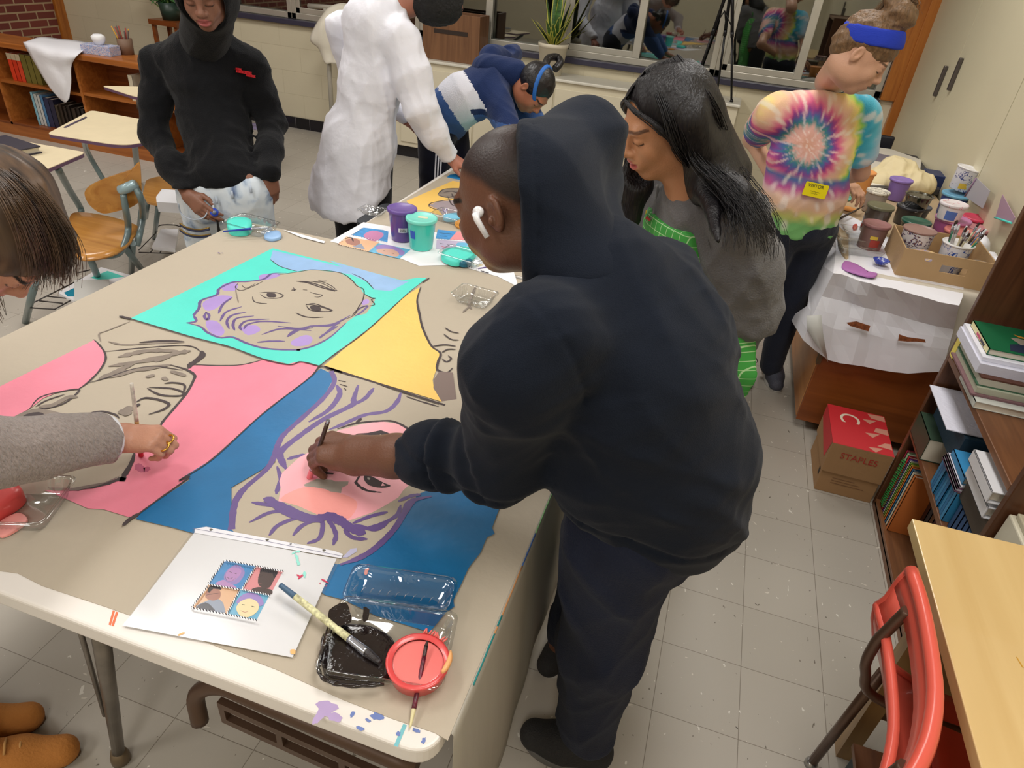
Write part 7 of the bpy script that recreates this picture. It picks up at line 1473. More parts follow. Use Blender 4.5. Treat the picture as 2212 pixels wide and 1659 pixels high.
# ---- P2 the woman with long black hair and green apron
def p2():
    t = thing('person', 'woman with long wavy black hair in grey sweatshirt and green checked apron', 'person', (.06, 1.80, 0))
    sk = (188, 134, 98); hc = PZ(1437, 268, 1.365); fw = A3(-.77, -.50, -.42); up = A3(-.30, -.20, .93)
    lat = A3(.6, -.8, 0); ls, rs_ = A3(.078, 1.665, 1.19), A3(-.135, 1.93, 1.19); el = A3(.155, 1.735, .94); wr = PZ(1530, 655, .92); neck = A3(-.04, 1.74, 1.19)
    H = head_geo(hc, fw, up, sk, (190, 98, 92), (104, 72, 54), sc=1.06, neck=neck, mouth=.003)
    Ha = hand_geo(wr, A3(-.9, .1, -.3), A3(0, -.2, 1), 1, sk, arm=el, ra=.026, vox=.004)
    B = Field(); limb(B, [(.08, 1.83, .82), (.06, 1.82, 1.0), (-.01, 1.80, 1.12)], [.10, .09, .085], .05, lat, 1.4)
    limb(B, [(.03, 1.78, .8), (.09, 1.80, .45), (.12, 1.82, .08)], [.08, .05, .035]); limb(B, [(.13, 1.90, .8), (.14, 1.94, .45), (.16, 1.96, .08)], [.08, .05, .035]); limb(B, [ls, el], [.04, .035]); limb(B, [rs_, (-.16, 1.86, .95), (-.08, 1.72, .9)], [.04, .035, .025])
    bodymesh(t, [fieldcol(B, .012, sk), H, Ha], SK('tan', .42))
    W = Field(); limb(W, [(.09, 1.84, .80), (.07, 1.83, .95), (.01, 1.81, 1.08), (-.022, 1.80, 1.155)], [.125, .122, .118, .10], .06, lat, 1.38)
    limb(W, [ls, ls*.45+el*.55+A3(.012, 0, 0), el], [.080, .082, .084], .05); limb(W, [el, wr*.7+el*.3, wr+A3(.01, 0, .0)], [.080, .062, .048], .04); limb(W, [rs_, (-.16, 1.86, .95), (-.09, 1.74, .9)], [.075, .07, .05], .04)
    W.cap(neck+A3(.01, .01, 0), (-.02, 1.78, 1.14), .078, .10, .05); W.ell(neck+A3(.03, .04, .03), (.085, .085, .04), .04); W.cut((.09, 1.84, .79), (.1, .1, -1), .02)
    fo = wrinkle(41, 14, .015); f3 = wrinkle(8, 34, .006)
    def dsp(P): a = np.sqrt(((P-(wr*.6+el*.4).astype(np.float32))**2).sum(-1)); return fo(P)+f3(P)*(1+2.0*np.exp(-(a/.09)**2))
    Mg = cloth('heather_grey_fleece', (108, 107, 109), .12, .4, 240); v, q = field_geo(W, .0065, dsp); sw = geo_obj('sweatshirt', v, q, Mg, t)
    # apron: a front shell over the body
    fdir = A3(-.8, -.6, 0); ap = Field(); limb(ap, [(.10, 1.84, .58), (.09, 1.83, .80), (.07, 1.82, .95), (.01, 1.80, 1.06), (-.015, 1.79, 1.13)], [.155, .150, .142, .136, .118], .05, lat, 1.38); ap.cut(A3(.085, 1.83, .8)-fdir*.01+lat*.0, -fdir, .004)
    ap.cut((0, 1.8, 1.135), (0, 0, 1), .004); ap.cut((0, 1.8, .585), (0, 0, -1), .004); ap.cut(A3(-.02, 1.78, 1.05)+lat*.135, lat+A3(0, 0, .45), .01)
    # keep below the forearm only the skirt: the sleeve passes in front
    m, tr_, b_ = nt('green_check_apron'); N = tr_.nodes; L = tr_.links; tc = N.new('ShaderNodeTexCoord'); mp = N.new('ShaderNodeMapping'); mp.inputs['Rotation'].default_value = (0, 0, .93); L.new(tc.outputs['Object'], mp.inputs[0]); sx = N.new('ShaderNodeSeparateXYZ'); L.new(mp.outputs[0], sx.inputs[0]); cur = None
    for k_ in (0, 2):
        mu = N.new('ShaderNodeMath'); mu.operation = 'PINGPONG'; mu.inputs[1].default_value = .0115; L.new(sx.outputs[k_], mu.inputs[0]); lt = N.new('ShaderNodeMath'); lt.operation = 'LESS_THAN'; lt.inputs[1].default_value = .0009; L.new(mu.outputs[0], lt.inputs[0])
        if cur is None: cur = lt
        else: mxx = N.new('ShaderNodeMath'); mxx.operation = 'MAXIMUM'; L.new(cur.outputs[0], mxx.inputs[0]); L.new(lt.outputs[0], mxx.inputs[1]); cur = mxx
    mc = N.new('ShaderNodeMix'); mc.data_type = 'RGBA'; mc.inputs[6].default_value = rgb(62, 158, 66); mc.inputs[7].default_value = rgb(176, 216, 160); L.new(cur.outputs[0], mc.inputs[0]); L.new(mc.outputs[2], b_.inputs['Base Color']); b_.inputs['Roughness'].default_value = .7
    fa_ = wrinkle(17, 11, .010); v, q = field_geo(ap, .006, fa_); apo = geo_obj('apron', v, q, m, t)
    g = MB(); n_ = neck
    g.grid([[tuple(p-lat*.010) , tuple(p+lat*.010)] for p in spline([PZ(1487, 500, 1.075), PZ(1500, 440, 1.13), PZ(1510, 395, 1.17), PZ(1512, 365, 1.20)], 6)], thick=.002); g.build('apron_strap', mat('green_strap', (62, 158, 66), .7), apo, origin=t.location)
    for a_, b2 in (((1420, 400), (1408, 475)), ((1470, 405), (1450, 475))): MB().tube(spline([PZ(a_[0], a_[1], 1.19), PZ((a_[0]+b2[0])/2+4, (a_[1]+b2[1])/2, 1.155), PZ(b2[0], b2[1], 1.12)], 5), .004, 8).build('drawstring', mat('grey_cord', (128, 126, 124), .8), sw, origin=t.location)
    g = MB(); z_ = 1.12
    for px, m_ in (([(1418, 424), (1412, 448), (1402, 464), (1406, 436)], 0), ([(1422, 440), (1426, 455), (1414, 478), (1404, 472), (1412, 452)], 1), ([(1442, 430), (1466, 428), (1478, 450), (1450, 480), (1424, 478), (1432, 446)], 2)): g.m = m_; g.poly([tuple(PZ(u, v_, z_)+fdir*(.012+.002*m_)) for u, v_ in px])
    g.build('chest_print', [mat('print_yellow', (226, 186, 50), .6), mat('print_red', (200, 36, 36), .6), mat('print_black2', (24, 22, 24), .7)], sw, origin=t.location)
    J = Field(); limb(J, [(.03, 1.78, .8), (.09, 1.80, .45), (.12, 1.82, .12)], [.10, .075, .06]); limb(J, [(.13, 1.90, .8), (.14, 1.94, .45), (.16, 1.96, .12)], [.10, .075, .06]); v, q = field_geo(J, .009); geo_obj('trousers', v, q, cloth('black_trousers', (28, 28, 32)), t)
    for s_ in ((.13, 1.86), (.17, 1.99)): shoe(t, (s_[0]+.04, s_[1]+.03, 0), (s_[0]-.14, s_[1]-.10, 0), black, solew)
    # hair: scalp mass, falls on both sides, loose strands
    r_, f_, u_ = axes(fw, up); R = np.stack([r_, f_, u_], 1)
    G = Field(); G.ell(hc-f_*.020+u_*.045, (.092, .108, .092), .03, R=R); G.cap(hc-f_*.06-u_*.02, A3(-.0, 1.80, 1.25), .080, .085, .05)
    Lf = r_*(-1 if (r_@lat) > 0 else 1); Ls = -Lf      # towards her left shoulder
    Ls = lat/np.linalg.norm(lat)
    a1 = hc+Ls*.082-f_*.020+u_*.02; G.cap(a1, PZ(1530, 390, 1.25), .042, .048, .05); G.cap(PZ(1530, 370, 1.26), PZ(1600, 430, 1.245), .05, .026, .05); G.cap(PZ(1600, 420, 1.25), PZ(1665, 500, 1.19), .024, .008, .04); G.cap(PZ(1525, 395, 1.25), PZ(1552, 520, 1.20), .034, .008, .05)
    G.cap(hc-Ls*.08+f_*.01, PZ(1372, 400, 1.2), .034, .040, .03); G.cap(PZ(1372, 400, 1.2), PZ(1362, 470, 1.12), .04, .03, .03)
    G.ell(hc+f_*.074-u_*.030, (.068, .088, .108), .012, R=R, sub=True)
    hf = wrinkle(51, 26, .008, (1, 1, .3)); v, q = field_geo(G, .005, hf); Mhair = mat('black_hair', (17, 14, 18), .42, bump=.4, bscale=34, stretch=(6, 6, .7), spec=.4); hr = geo_obj('hair', v, q, Mhair, t)
    mb = MB(); part = hc+u_*.135+f_*.02; fr = hc+f_*.082+u_*.092
    gl = [[part, hc+Ls*.085+u_*.07+f_*.04, hc+Ls*.098+f_*.030-u_*.03, PZ(1540, 400, 1.24), PZ(1566, 470, 1.235), PZ(1552, 560, 1.17)],
          [part-f_*.04, hc+Ls*.10+u_*.05, hc+Ls*.11-u_*.05, PZ(1575, 420, 1.27), PZ(1622, 490, 1.23), PZ(1630, 560, 1.16)],
          [part-f_*.08, hc+Ls*.09+u_*.03-f_*.08, PZ(1580, 340, 1.30), PZ(1645, 430, 1.25), PZ(1680, 500, 1.19), PZ(1690, 580, 1.12)]]
    strands(mb, gl, 430, .010, .0014, 3, .006, 26, 22)
    gl = [[fr, hc-Ls*.045+f_*.078+u_*.066, hc-Ls*.088+f_*.045-u_*.01, PZ(1345, 400, 1.2), PZ(1335, 470, 1.12)], [part, hc-Ls*.085+u_*.05+f_*.02, hc-Ls*.10-u_*.05, PZ(1360, 400, 1.2), PZ(1350, 480, 1.12)]]
    strands(mb, gl, 150, .009, .0012, 4, .006, 24, 20)
    gl = [[fr+Ls*.01, hc+Ls*.050+f_*.078+u_*.074, hc+Ls*.086+f_*.045+u_*.030, hc+Ls*.092+f_*.02-u_*.04, PZ(1525, 420, 1.22), PZ(1545, 560, 1.1)], [fr, hc+Ls*.040+f_*.086+u_*.078, hc+Ls*.080+f_*.060+u_*.040, hc+Ls*.090+f_*.03-u_*.01, PZ(1515, 400, 1.23), PZ(1530, 480, 1.15)]]
    strands(mb, gl, 110, .005, .0015, 6, .005, 24, 20)
    mb.build('loose_strands', Mhair, hr, origin=t.location)
p2()
# ---- P3 the visitor in the tie-dye shirt
def p3():
    t = thing('person', 'person in a tie-dye T-shirt, blue headband and topknot, wearing a yellow visitor sticker', 'person', (.36, 3.0, 0))
    sk = (204, 158, 132); hc = PZ(1860, 118, 1.475); fw = A3(.86, -.10, -.52); up = A3(.46, -.02, .88); lat = A3(-.89, -.45, 0)
    R0, L0 = A3(.165, 2.88, 1.235), A3(.475, 3.02, 1.24); el = PZ(1625, 300, 1.0); wr = A3(.30, 3.05, .88); neck = PZ(1795, 175, 1.34); lw = PZ(1812, 388, .885); lel = A3(.56, 3.10, 1.02)
    H = head_geo(hc, fw, up, sk, (176, 110, 104), (96, 70, 52), sc=.98, neck=neck, vox=.0034); 
    Ha = hand_geo(lw, PZ(1858, 415, .86)-lw, A3(0, -.1, 1), -1, sk, curl=(.5, .55, .6, .6), arm=lel, ra=.026, ra2=.033, vox=.003)
    B = Field(); limb(B, [(.37, 3.0, .84), (.35, 2.97, 1.0), (.32, 2.95, 1.18)], [.10, .09, .09], .05, lat, 1.35); limb(B, [R0, el, wr], [.045, .040, .026]); limb(B, [L0, lel], [.045, .036])
    for x in ((.30, 2.97), (.45, 3.05)): limb(B, [(x[0], x[1], .8), (x[0]+.01, x[1], .45), (x[0]+.02, x[1], .08)], [.08, .05, .035])
    H2 = hand_geo(wr, A3(.3, .1, -1), A3(-1, -.5, 0), 1, sk, vox=.004)
    bodymesh(t, [fieldcol(B, .009, sk), H, Ha, H2], SK('fair', .42))
    W = Field(); limb(W, [(.375, 3.0, .80), (.36, 2.98, .95), (.335, 2.96, 1.10), (.32, 2.95, 1.21)], [.128, .122, .118, .095], .05, lat, 1.32)
    sl = R0*.35+el*.65; limb(W, [R0, sl], [.078, .070], .04); limb(W, [L0, L0*.4+lel*.6], [.075, .066], .04); dr = (el-R0)/np.linalg.norm(el-R0); W.cap((.24, 2.93, 1.26), (.40, 2.99, 1.26), .06, .06, .05)
    W.cut(sl, dr+A3(0, 0, 0), .004) if False else None
    W.cap(neck-A3(0, 0, .005), hc, .064, .064, .004, None, 1, True); W.cut((.37, 3, .785), (.05, .1, -1), .004)
    fo = wrinkle(61, 13, .012)
    v, q = field_geo(W, .0065, fo); pr_ = (v-CAM)/((v-CAM)@_f)[:, None]; k_ = np.linalg.norm(pr_-ray(1748, 318), axis=1) < .01; c0 = CAM+ray(1748, 318)*((v[k_]-CAM)@_f).min()
    # the dye spiral: worked out round a point on the chest, in the plane of the shirt
    la = -lat/np.linalg.norm(lat); X = (v-c0)@la; Z = v[:, 2]-c0[2]; r = np.hypot(X, Z*.85); th = np.arctan2(Z, X); rd = np.random.RandomState(5)
    n_ = .5*np.sin(th*23+r*40)+.3*np.sin(th*41-r*70)+.4*np.sin(th*9+4)
    rr = r+.012*n_-.012*(th/math.pi); stops = [(0, (214, 160, 138)), (.045, (226, 176, 168)), (.062, (70, 140, 140)), (.078, (84, 110, 170)), (.095, (150, 70, 150)), (.115, (226, 110, 150)), (.145, (238, 190, 170)), (.175, (236, 196, 150)), (.20, (240, 222, 130)), (.218, (150, 206, 90)), (.236, (60, 160, 190)), (.28, (96, 190, 216)), (.34, (186, 208, 232)), (.5, (120, 196, 214))]
    cs = np.array([lin(c) for _, c in stops]); xs = [a_ for a_, _ in stops]; col = np.stack([np.interp(rr, xs, cs[:, i]) for i in range(3)], 1)
    lowm = np.clip((-Z-.105)/.02, 0, 1); low = [(-.31, (120, 180, 110)), (-.275, (206, 206, 120)), (-.24, (226, 184, 150)), (-.20, (232, 196, 178)), (-.165, (190, 90, 150)), (-.13, (90, 110, 170)), (-.10, (70, 160, 170))]
    lc = np.array([lin(c) for _, c in low]); lx = [a_ for a_, _ in low]; zz = Z+.010*n_; lcol = np.stack([np.interp(zz, lx, lc[:, i]) for i in range(3)], 1); col = col*(1-lowm[:, None])+lcol*lowm[:, None]
    wh = np.clip(n_*1.2-.35, 0, .6)[:, None]; col = col*(1-wh)+lin((244, 232, 224))*wh
    sh = geo_obj('t_shirt', v, q, attrmat('tie_dye_cotton', .85, .3, 240, spec=.2), t, col)
    # sticker with lettering
    bc = PZ(1714, 392, .955); nn = A3(.45, -.89, .05); nn = CAM-bc; nn = nn/np.linalg.norm(nn)*.35+A3(.45, -.89, .1)*.65; nn /= np.linalg.norm(nn); ux = A3(.96, .35, -.13); ux = ux-nn*(ux@nn); ux /= np.linalg.norm(ux); uy = np.cross(nn, ux)
    # slide the sticker out to the cloth surface
    dd = (v-bc)-((v-bc)@nn)[:, None]*nn; near = np.linalg.norm(dd, axis=1) < .045; off = ((v-bc)@nn)[near].max()+.0015 if near.any() else 0; bc = bc+nn*off
    g = MB(); pts = rounded([(-.046, -.026), (.046, -.026), (.046, .026), (-.046, .026)], .006, 4); k = len(pts); vs = [tuple(bc+ux*a_+uy*b_) for a_, b_ in pts]+[tuple(bc+ux*a_+uy*b_-nn*.001) for a_, b_ in pts]
    g.add(vs, [list(range(k)), list(range(k, 2*k))[::-1]]+[(i, k+i, k+(i+1) % k, (i+1) % k) for i in range(k)], False); st = g.build('visitor_sticker', mat('yellow_sticker', (240, 222, 20), .4), sh, origin=t.location)
    vs, fs = text_geo('VISITOR', .0175, frame(bc+nn*.0008+uy*.014-ux*.004, ux, uy), .0002); MB().add(vs, fs, False).build('lettering', ink, st, origin=t.location) if False else MB().add(vs, fs, False).build('sticker_lettering', ink, sh, origin=t.location)
    g = MB()
    for a_, b_ in ((-.02, .02), (-.016, .012)): g.tube([bc+nn*.001+ux*(a_+(b_-a_)*i/9)+uy*(-.006-.007*(a_ > -.018)+.0016*math.sin(i*2.1)) for i in range(10)], .0005, 4)
    g.build('sticker_handwriting', ink, sh, origin=t.location)
    J = Field(); J.ell((.37, 3.0, .80), (.15, .13, .09), .05); 
    for x in ((.30, 2.97), (.45, 3.05)): limb(J, [(x[0], x[1], .78), (x[0]+.0, x[1]+.01, .45), (x[0]+.02, x[1]+.02, .09)], [.098, .072, .055], .04)
    v, q = field_geo(J, .008, wrinkle(3, 20, .008)); geo_obj('jeans', v, q, cloth('blue_black_jeans', (30, 34, 48), .1), t)
    shoe(t, (.36, 3.12, 0), (.375, 2.90, 0), mat('grey_running_shoe', (74, 76, 88), .6, bump=.5, bscale=250), solew, laces=mat('black_lace', (14, 14, 15), .7)); shoe(t, (.48, 3.18, 0), (.52, 2.96, 0), mat('grey_running_shoe', (74, 76, 88), .6), solew)
    r_, f_, u_ = axes(fw, up); R = np.stack([r_, f_, u_], 1)
    G = Field(); G.ell(hc-f_*.012+u_*.048, (.080, .100, .080), .02, R=R); G.ell(hc-f_*.06+u_*.0, (.060, .050, .06), .03, R=R); G.ell(hc+u_*.150-f_*.0, (.055, .055, .042), .03, R=R); G.ell(hc+u_*.165-f_*.05, (.03, .035, .03), .02, R=R); G.ell(hc+f_*.085-u_*.07, (.085, .10, .105), .012, R=R, sub=True)
    v, q = field_geo(G, .0045, wrinkle(9, 55, .008)); Mb_ = mat('light_brown_hair', (116, 88, 60), .5, bump=.6, bscale=60, var=.35, vscale=40, stretch=(3, 3, .6)); hr = geo_obj('hair', v, q, Mb_, t)
    mb = MB(); strands(mb, [[hc+u_*.10+f_*.04, hc+u_*.16+f_*.045, hc+u_*.19, hc+u_*.17-f_*.06], [hc+u_*.11-r_*.05, hc+u_*.15-r_*.06, hc+u_*.20-r_*.01, hc+u_*.17+r_*.04], [hc+u_*.09-f_*.07, hc+u_*.15-f_*.07, hc+u_*.195-f_*.02, hc+u_*.16+f_*.05]], 150, .010, .0013, 2, .006, 14, 12); mb.build('loose_strands', Mb_, hr, origin=t.location)
    g = Field(); g.ell(hc+u_*.050-f_*.010, (.086, .105, .094), .01, R=R); nb = A3(.06, 0, 1); g.cut(hc+A3(0, 0, .088), nb, .006); g.cut(hc+A3(0, 0, .036), -nb, .006); v, q = field_geo(g, .004, wrinkle(7, 30, .002)); geo_obj('headband', v, q, mat('royal_blue_band', (28, 58, 190), .8, bump=.4, bscale=120, stretch=(1, 1, 6)), t)
    wb = Field(); a_ = lel+(lw-lel)*.80; d_ = (lw-lel)/np.linalg.norm(lw-lel); wb.cap(a_-d_*.008, a_+d_*.008, .031, .031, .005); v, q = field_geo(wb, .004); geo_obj('wristband', v, q, mat('black_wristband', (30, 26, 30), .6), t)
    MB().tube(spline([neck+A3(-.062, -.02, .02), neck+A3(-.03, -.062, -.005), neck+A3(.03, -.055, -.03), neck+A3(.06, -.01, -.03)], 6), .0018, 6).build('neck_cord', mat('black_lace', (14, 14, 15), .7), t)
p3()
# ---- P4 bending over the back table
def p4():
    t = thing('person', 'person in a navy and white hooded top bending over the back table', 'person', (-1.45, 3.75, 0))
    sk = (176, 112, 84); hc = PZ(1152, 192, 1.08); fw = A3(.50, -.18, -.84); up = A3(.84, -.12, .50)
    hip = PZ(955, 265, .86); mid = PZ(1000, 215, 1.0); shd = PZ(1082, 175, 1.08); el = PZ(1108, 300, .88); wr = PZ(1165, 360, .76); lat = A3(.25, .95, 0); neck = PZ(1115, 165, 1.11)
    H = head_geo(hc, fw, up, sk, (150, 80, 70), sc=1.0, neck=neck, vox=.0038)
    B = Field(); limb(B, [hip, mid, shd], [.10, .09, .09], .05, lat, 1.4); limb(B, [shd+A3(-.02, -.12, 0), el, wr], [.04, .035, .026]); limb(B, [shd+A3(.02, .16, 0), el+A3(0, .35, 0), wr+A3(0, .35, 0)], [.04, .035, .026])
    lg = [(hip+A3(.0, -.08, -.05), A3(hip[0]+.0, hip[1]-.10, .45), A3(hip[0]-.02, hip[1]-.08, .08)), (hip+A3(0, .12, -.05), A3(hip[0]+.08, hip[1]+.12, .45), A3(hip[0]+.02, hip[1]+.14, .08))]
    for l in lg: limb(B, l, [.08, .05, .035])
    h1 = hand_geo(wr, A3(.8, -.4, -.2), A3(0, 0, 1), 1, sk, vox=.005); h2 = hand_geo(wr+A3(0, .35, 0), A3(.8, -.4, -.2), A3(0, 0, 1), -1, sk, vox=.005)
    bodymesh(t, [fieldcol(B, .012, sk), H, h1, h2], SK('warm', .45))
    W = Field(); limb(W, [hip, mid, shd], [.120, .118, .118], .05, lat, 1.35); limb(W, [shd+A3(-.02, -.12, 0), el], [.082, .066], .05); limb(W, [el, el*.3+wr*.7], [.066, .048], .03); limb(W, [shd+A3(.02, .16, 0), el+A3(0, .35, 0), wr+A3(-.03, .35, .03)], [.082, .066, .045], .05)
    hd = Field(); hd.cap(PZ(1058, 125, 1.18), PZ(1108, 118, 1.17), .062, .055, .03); hd.cap(PZ(1050, 150, 1.14), PZ(1112, 160, 1.13), .075, .070, .03); hd.ell(PZ(1090, 105, 1.21), (.05, .05, .02), .02, sub=True)
    v, q = field_geo(W, .0075, wrinkle(71, 16, .013)); ax_ = (shd-hip)/np.linalg.norm(shd-hip); s_ = (v-hip)@ax_; L_ = np.linalg.norm(shd-hip); arm = np.linalg.norm(v-el, axis=1)
    z_ = v[:, 2]; ft = s_/L_; mi = np.where(ft < .22, 2, np.where(ft < .62, 1, 0)); ae = (v-(shd+A3(-.02, -.12, 0)))@((el-shd)/np.linalg.norm(el-shd)); lo_ = (v[:, 2] < shd[2]-.10)&(ft > .42); mi = np.where(lo_&(v[:, 2] < shd[2]-.13), 2, np.where(lo_, 0, mi)); fm = mi[q[:, 0]]
    top = geo_obj('hooded_top', v, q, [cloth('navy_fleece', (26, 44, 88)), cloth('white_fleece', (222, 222, 232)), cloth('mid_blue_fleece', (60, 92, 150))], t, None, None, fm)
    v, q = field_geo(hd, .006, wrinkle(72, 22, .008)); geo_obj('hood', v, q, cloth('navy_fleece', (26, 44, 88)), top, org=t.location)
    J = Field(); J.ell(hip, (.12, .16, .11), .05)
    for l in lg: limb(J, l, [.10, .072, .055], .04)
    v, q = field_geo(J, .009, wrinkle(5, 18, .008)); st = (np.abs(((v[:, 1]-(hip[1]-.09))*.4+(v[:, 0]-hip[0]-.05)*.92)) < .030)&(v[:, 1] < hip[1]); k = ((v[:, 0]-hip[0])*.9+(v[:, 1]-hip[1])*.3)*1.0
    tr = geo_obj('track_pants', v, q, cloth('black_track_pants', (20, 22, 40), .05, .2), t)
    for i in range(3):
        o_ = .012*i; g = MB(); g.tube([lg[0][0]+A3(.045+o_, -.092+o_*.6, 0), lg[0][1]+A3(.034+o_, -.068+o_*.6, .1), lg[0][1]+A3(.030+o_, -.068+o_*.6, -.02), lg[0][2]+A3(.028+o_, -.05+o_*.6, 0)], .0042, 6); g.build('side_stripe', mat('white_stripe', (226, 226, 236), .7), tr, origin=t.location)
    for l in lg: shoe(t, (l[2][0]-.04, l[2][1], 0), (l[2][0]+.18, l[2][1]-.03, 0), black, solew)
    r_, f_, u_ = axes(fw, up); R = np.stack([r_, f_, u_], 1); G = Field(); G.ell(hc-f_*.02+u_*.035, (.082, .098, .090), .02, R=R); G.ell(hc+f_*.085-u_*.05, (.09, .085, .105), .01, R=R, sub=True)
    v, q = field_geo(G, .0055, wrinkle(4, 40, .004)); Mh = mat('dark_slick_hair', (22, 18, 20), .4, bump=.4, bscale=60); hr = geo_obj('hair', v, q, Mh, t)
    b0 = hc-f_*.075+u_*.09; bp_ = [PZ(1178, 140, 1.16), PZ(1185, 126, 1.18), PZ(1203, 124, 1.18), PZ(1210, 136, 1.16), PZ(1198, 150, 1.13)]; MB().tube(spline([hc-f_*.06+u_*.06]+bp_, 5), .020, 12).build('hair_loop', Mh, hr, origin=t.location)
    g = Field(); g.ell(hc+u_*.038-f_*.014, (.086, .102, .094), .01, R=R); pc = hc+u_*.06; nb = u_*.75+f_*.66; g.cut(pc+nb*.009, nb, .003); g.cut(pc-nb*.009, -nb, .003); v, q = field_geo(g, .004); geo_obj('headband', v, q, mat('bright_blue_band', (36, 104, 190), .6), t)
p4()
# ---- P5 in the long white lab coat
def p5():
    t = thing('person', 'person in a long white lab coat seen from behind, painting at the back table', 'person', (-1.55, 3.05, 0))
    sk = (176, 116, 96); sh = PY(868, 92, 2.98); el = PY(905, 235, 2.95); wr = PZ(972, 340, .80); lat = A3(.6, -.8, 0); lat = A3(.85, -.5, 0); hc = PY(958, -22, 3.18); neck = PY(870, 10, 3.08)
    S1, S2, S3, S4 = PY(808, 50, 3.05), PY(800, 180, 3.05), PY(778, 310, 3.03), PY(768, 440, 3.0); S0 = PY(840, 15, 3.08)
    H = head_geo(hc, A3(.75, .45, -.5), A3(.4, .2, .9), sk, (150, 84, 76), neck=neck, vox=.005); Ha = hand_geo(wr, PZ(1003, 358, .77)-wr, A3(0, -.2, 1), 1, sk, curl=(.6, .7, .7, .7), arm=el, ra=.028, vox=.0035)
    B = Field(); limb(B, [S3, S2, S1], [.09, .085, .09], .05, lat, 1.4); limb(B, [sh, el], [.045, .036]); lh = PY(735, 60, 3.2); limb(B, [lh, lh+A3(.0, .15, -.3), lh+A3(.2, .3, -.45)], [.045, .036, .026])
    fx = [(S4[0]-.08, 3.05), (S4[0]+.12, 3.0)]
    for x in fx: limb(B, [(x[0], x[1], S3[2]), (x[0], x[1], .45), (x[0], x[1], .08)], [.08, .05, .035])
    h2 = hand_geo(lh+A3(.2, .3, -.45), A3(.6, .5, -.4), A3(0, 0, 1), -1, sk, vox=.005); bodymesh(t, [fieldcol(B, .014, sk), H, Ha, h2], SK('rosy', .45))
    W = Field(); limb(W, [S0, S1, S2, S3, S4], [.075, .112, .122, .140, .160], .06, lat, 1.42)
    limb(W, [sh+A3(.0, 0, .01), sh*.5+el*.5+A3(.004, 0, 0), el], [.085, .085, .075], .04); limb(W, [el, el*.55+wr*.45, wr-(wr-el)*.06], [.075, .066, .048], .04); limb(W, [lh, lh+A3(.0, .15, -.3), lh+A3(.2, .3, -.42)], [.08, .066, .05], .04)
    e1, e2 = PY(665, 425, 3.05), PY(862, 472, 3.0); hm = PY(768, 470, 3.0); W.cap(PY(765, 300, 3.03), PY(735, 430, 3.03), .12, .15, .08, lat, 1.3)
    W.cut(hm, (-.04, -.1, -1), .008); W.cut(wr, wr-el, .006)
    fo = wrinkle(81, 13, .016, (1.3, 1.3, .45)); f2 = wrinkle(82, 30, .006); v, q = field_geo(W, .008, lambda P: fo(P)+f2(P)); geo_obj('lab_coat', v, q, mat('white_coat_fabric', (236, 236, 246), .6, bump=.25, bscale=40), t)
    J = Field()
    for x in fx: limb(J, [(x[0], x[1], S3[2]), (x[0], x[1], .45), (x[0], x[1], .09)], [.09, .07, .055], .04)
    v, q = field_geo(J, .01); geo_obj('trousers', v, q, cloth('black_trousers', (28, 28, 32)), t)
    for x in fx: shoe(t, (x[0]-.04, x[1]-.02, 0), (x[0]+.16, x[1]+.08, 0), black, solew)
    G = Field(); G.ell(hc+A3(-.03, 0, .05), (.15, .15, .14), .04); G.ell(PY(945, 12, 3.15), (.115, .12, .085), .05); G.ell(hc+A3(.10, .04, -.03), (.05, .05, .07), .02, sub=True); v, q = field_geo(G, .008, wrinkle(83, 50, .010)); geo_obj('hair', v, q, mat('full_black_hair', (14, 13, 14), .8, bump=.9, bscale=90), t)
p5()
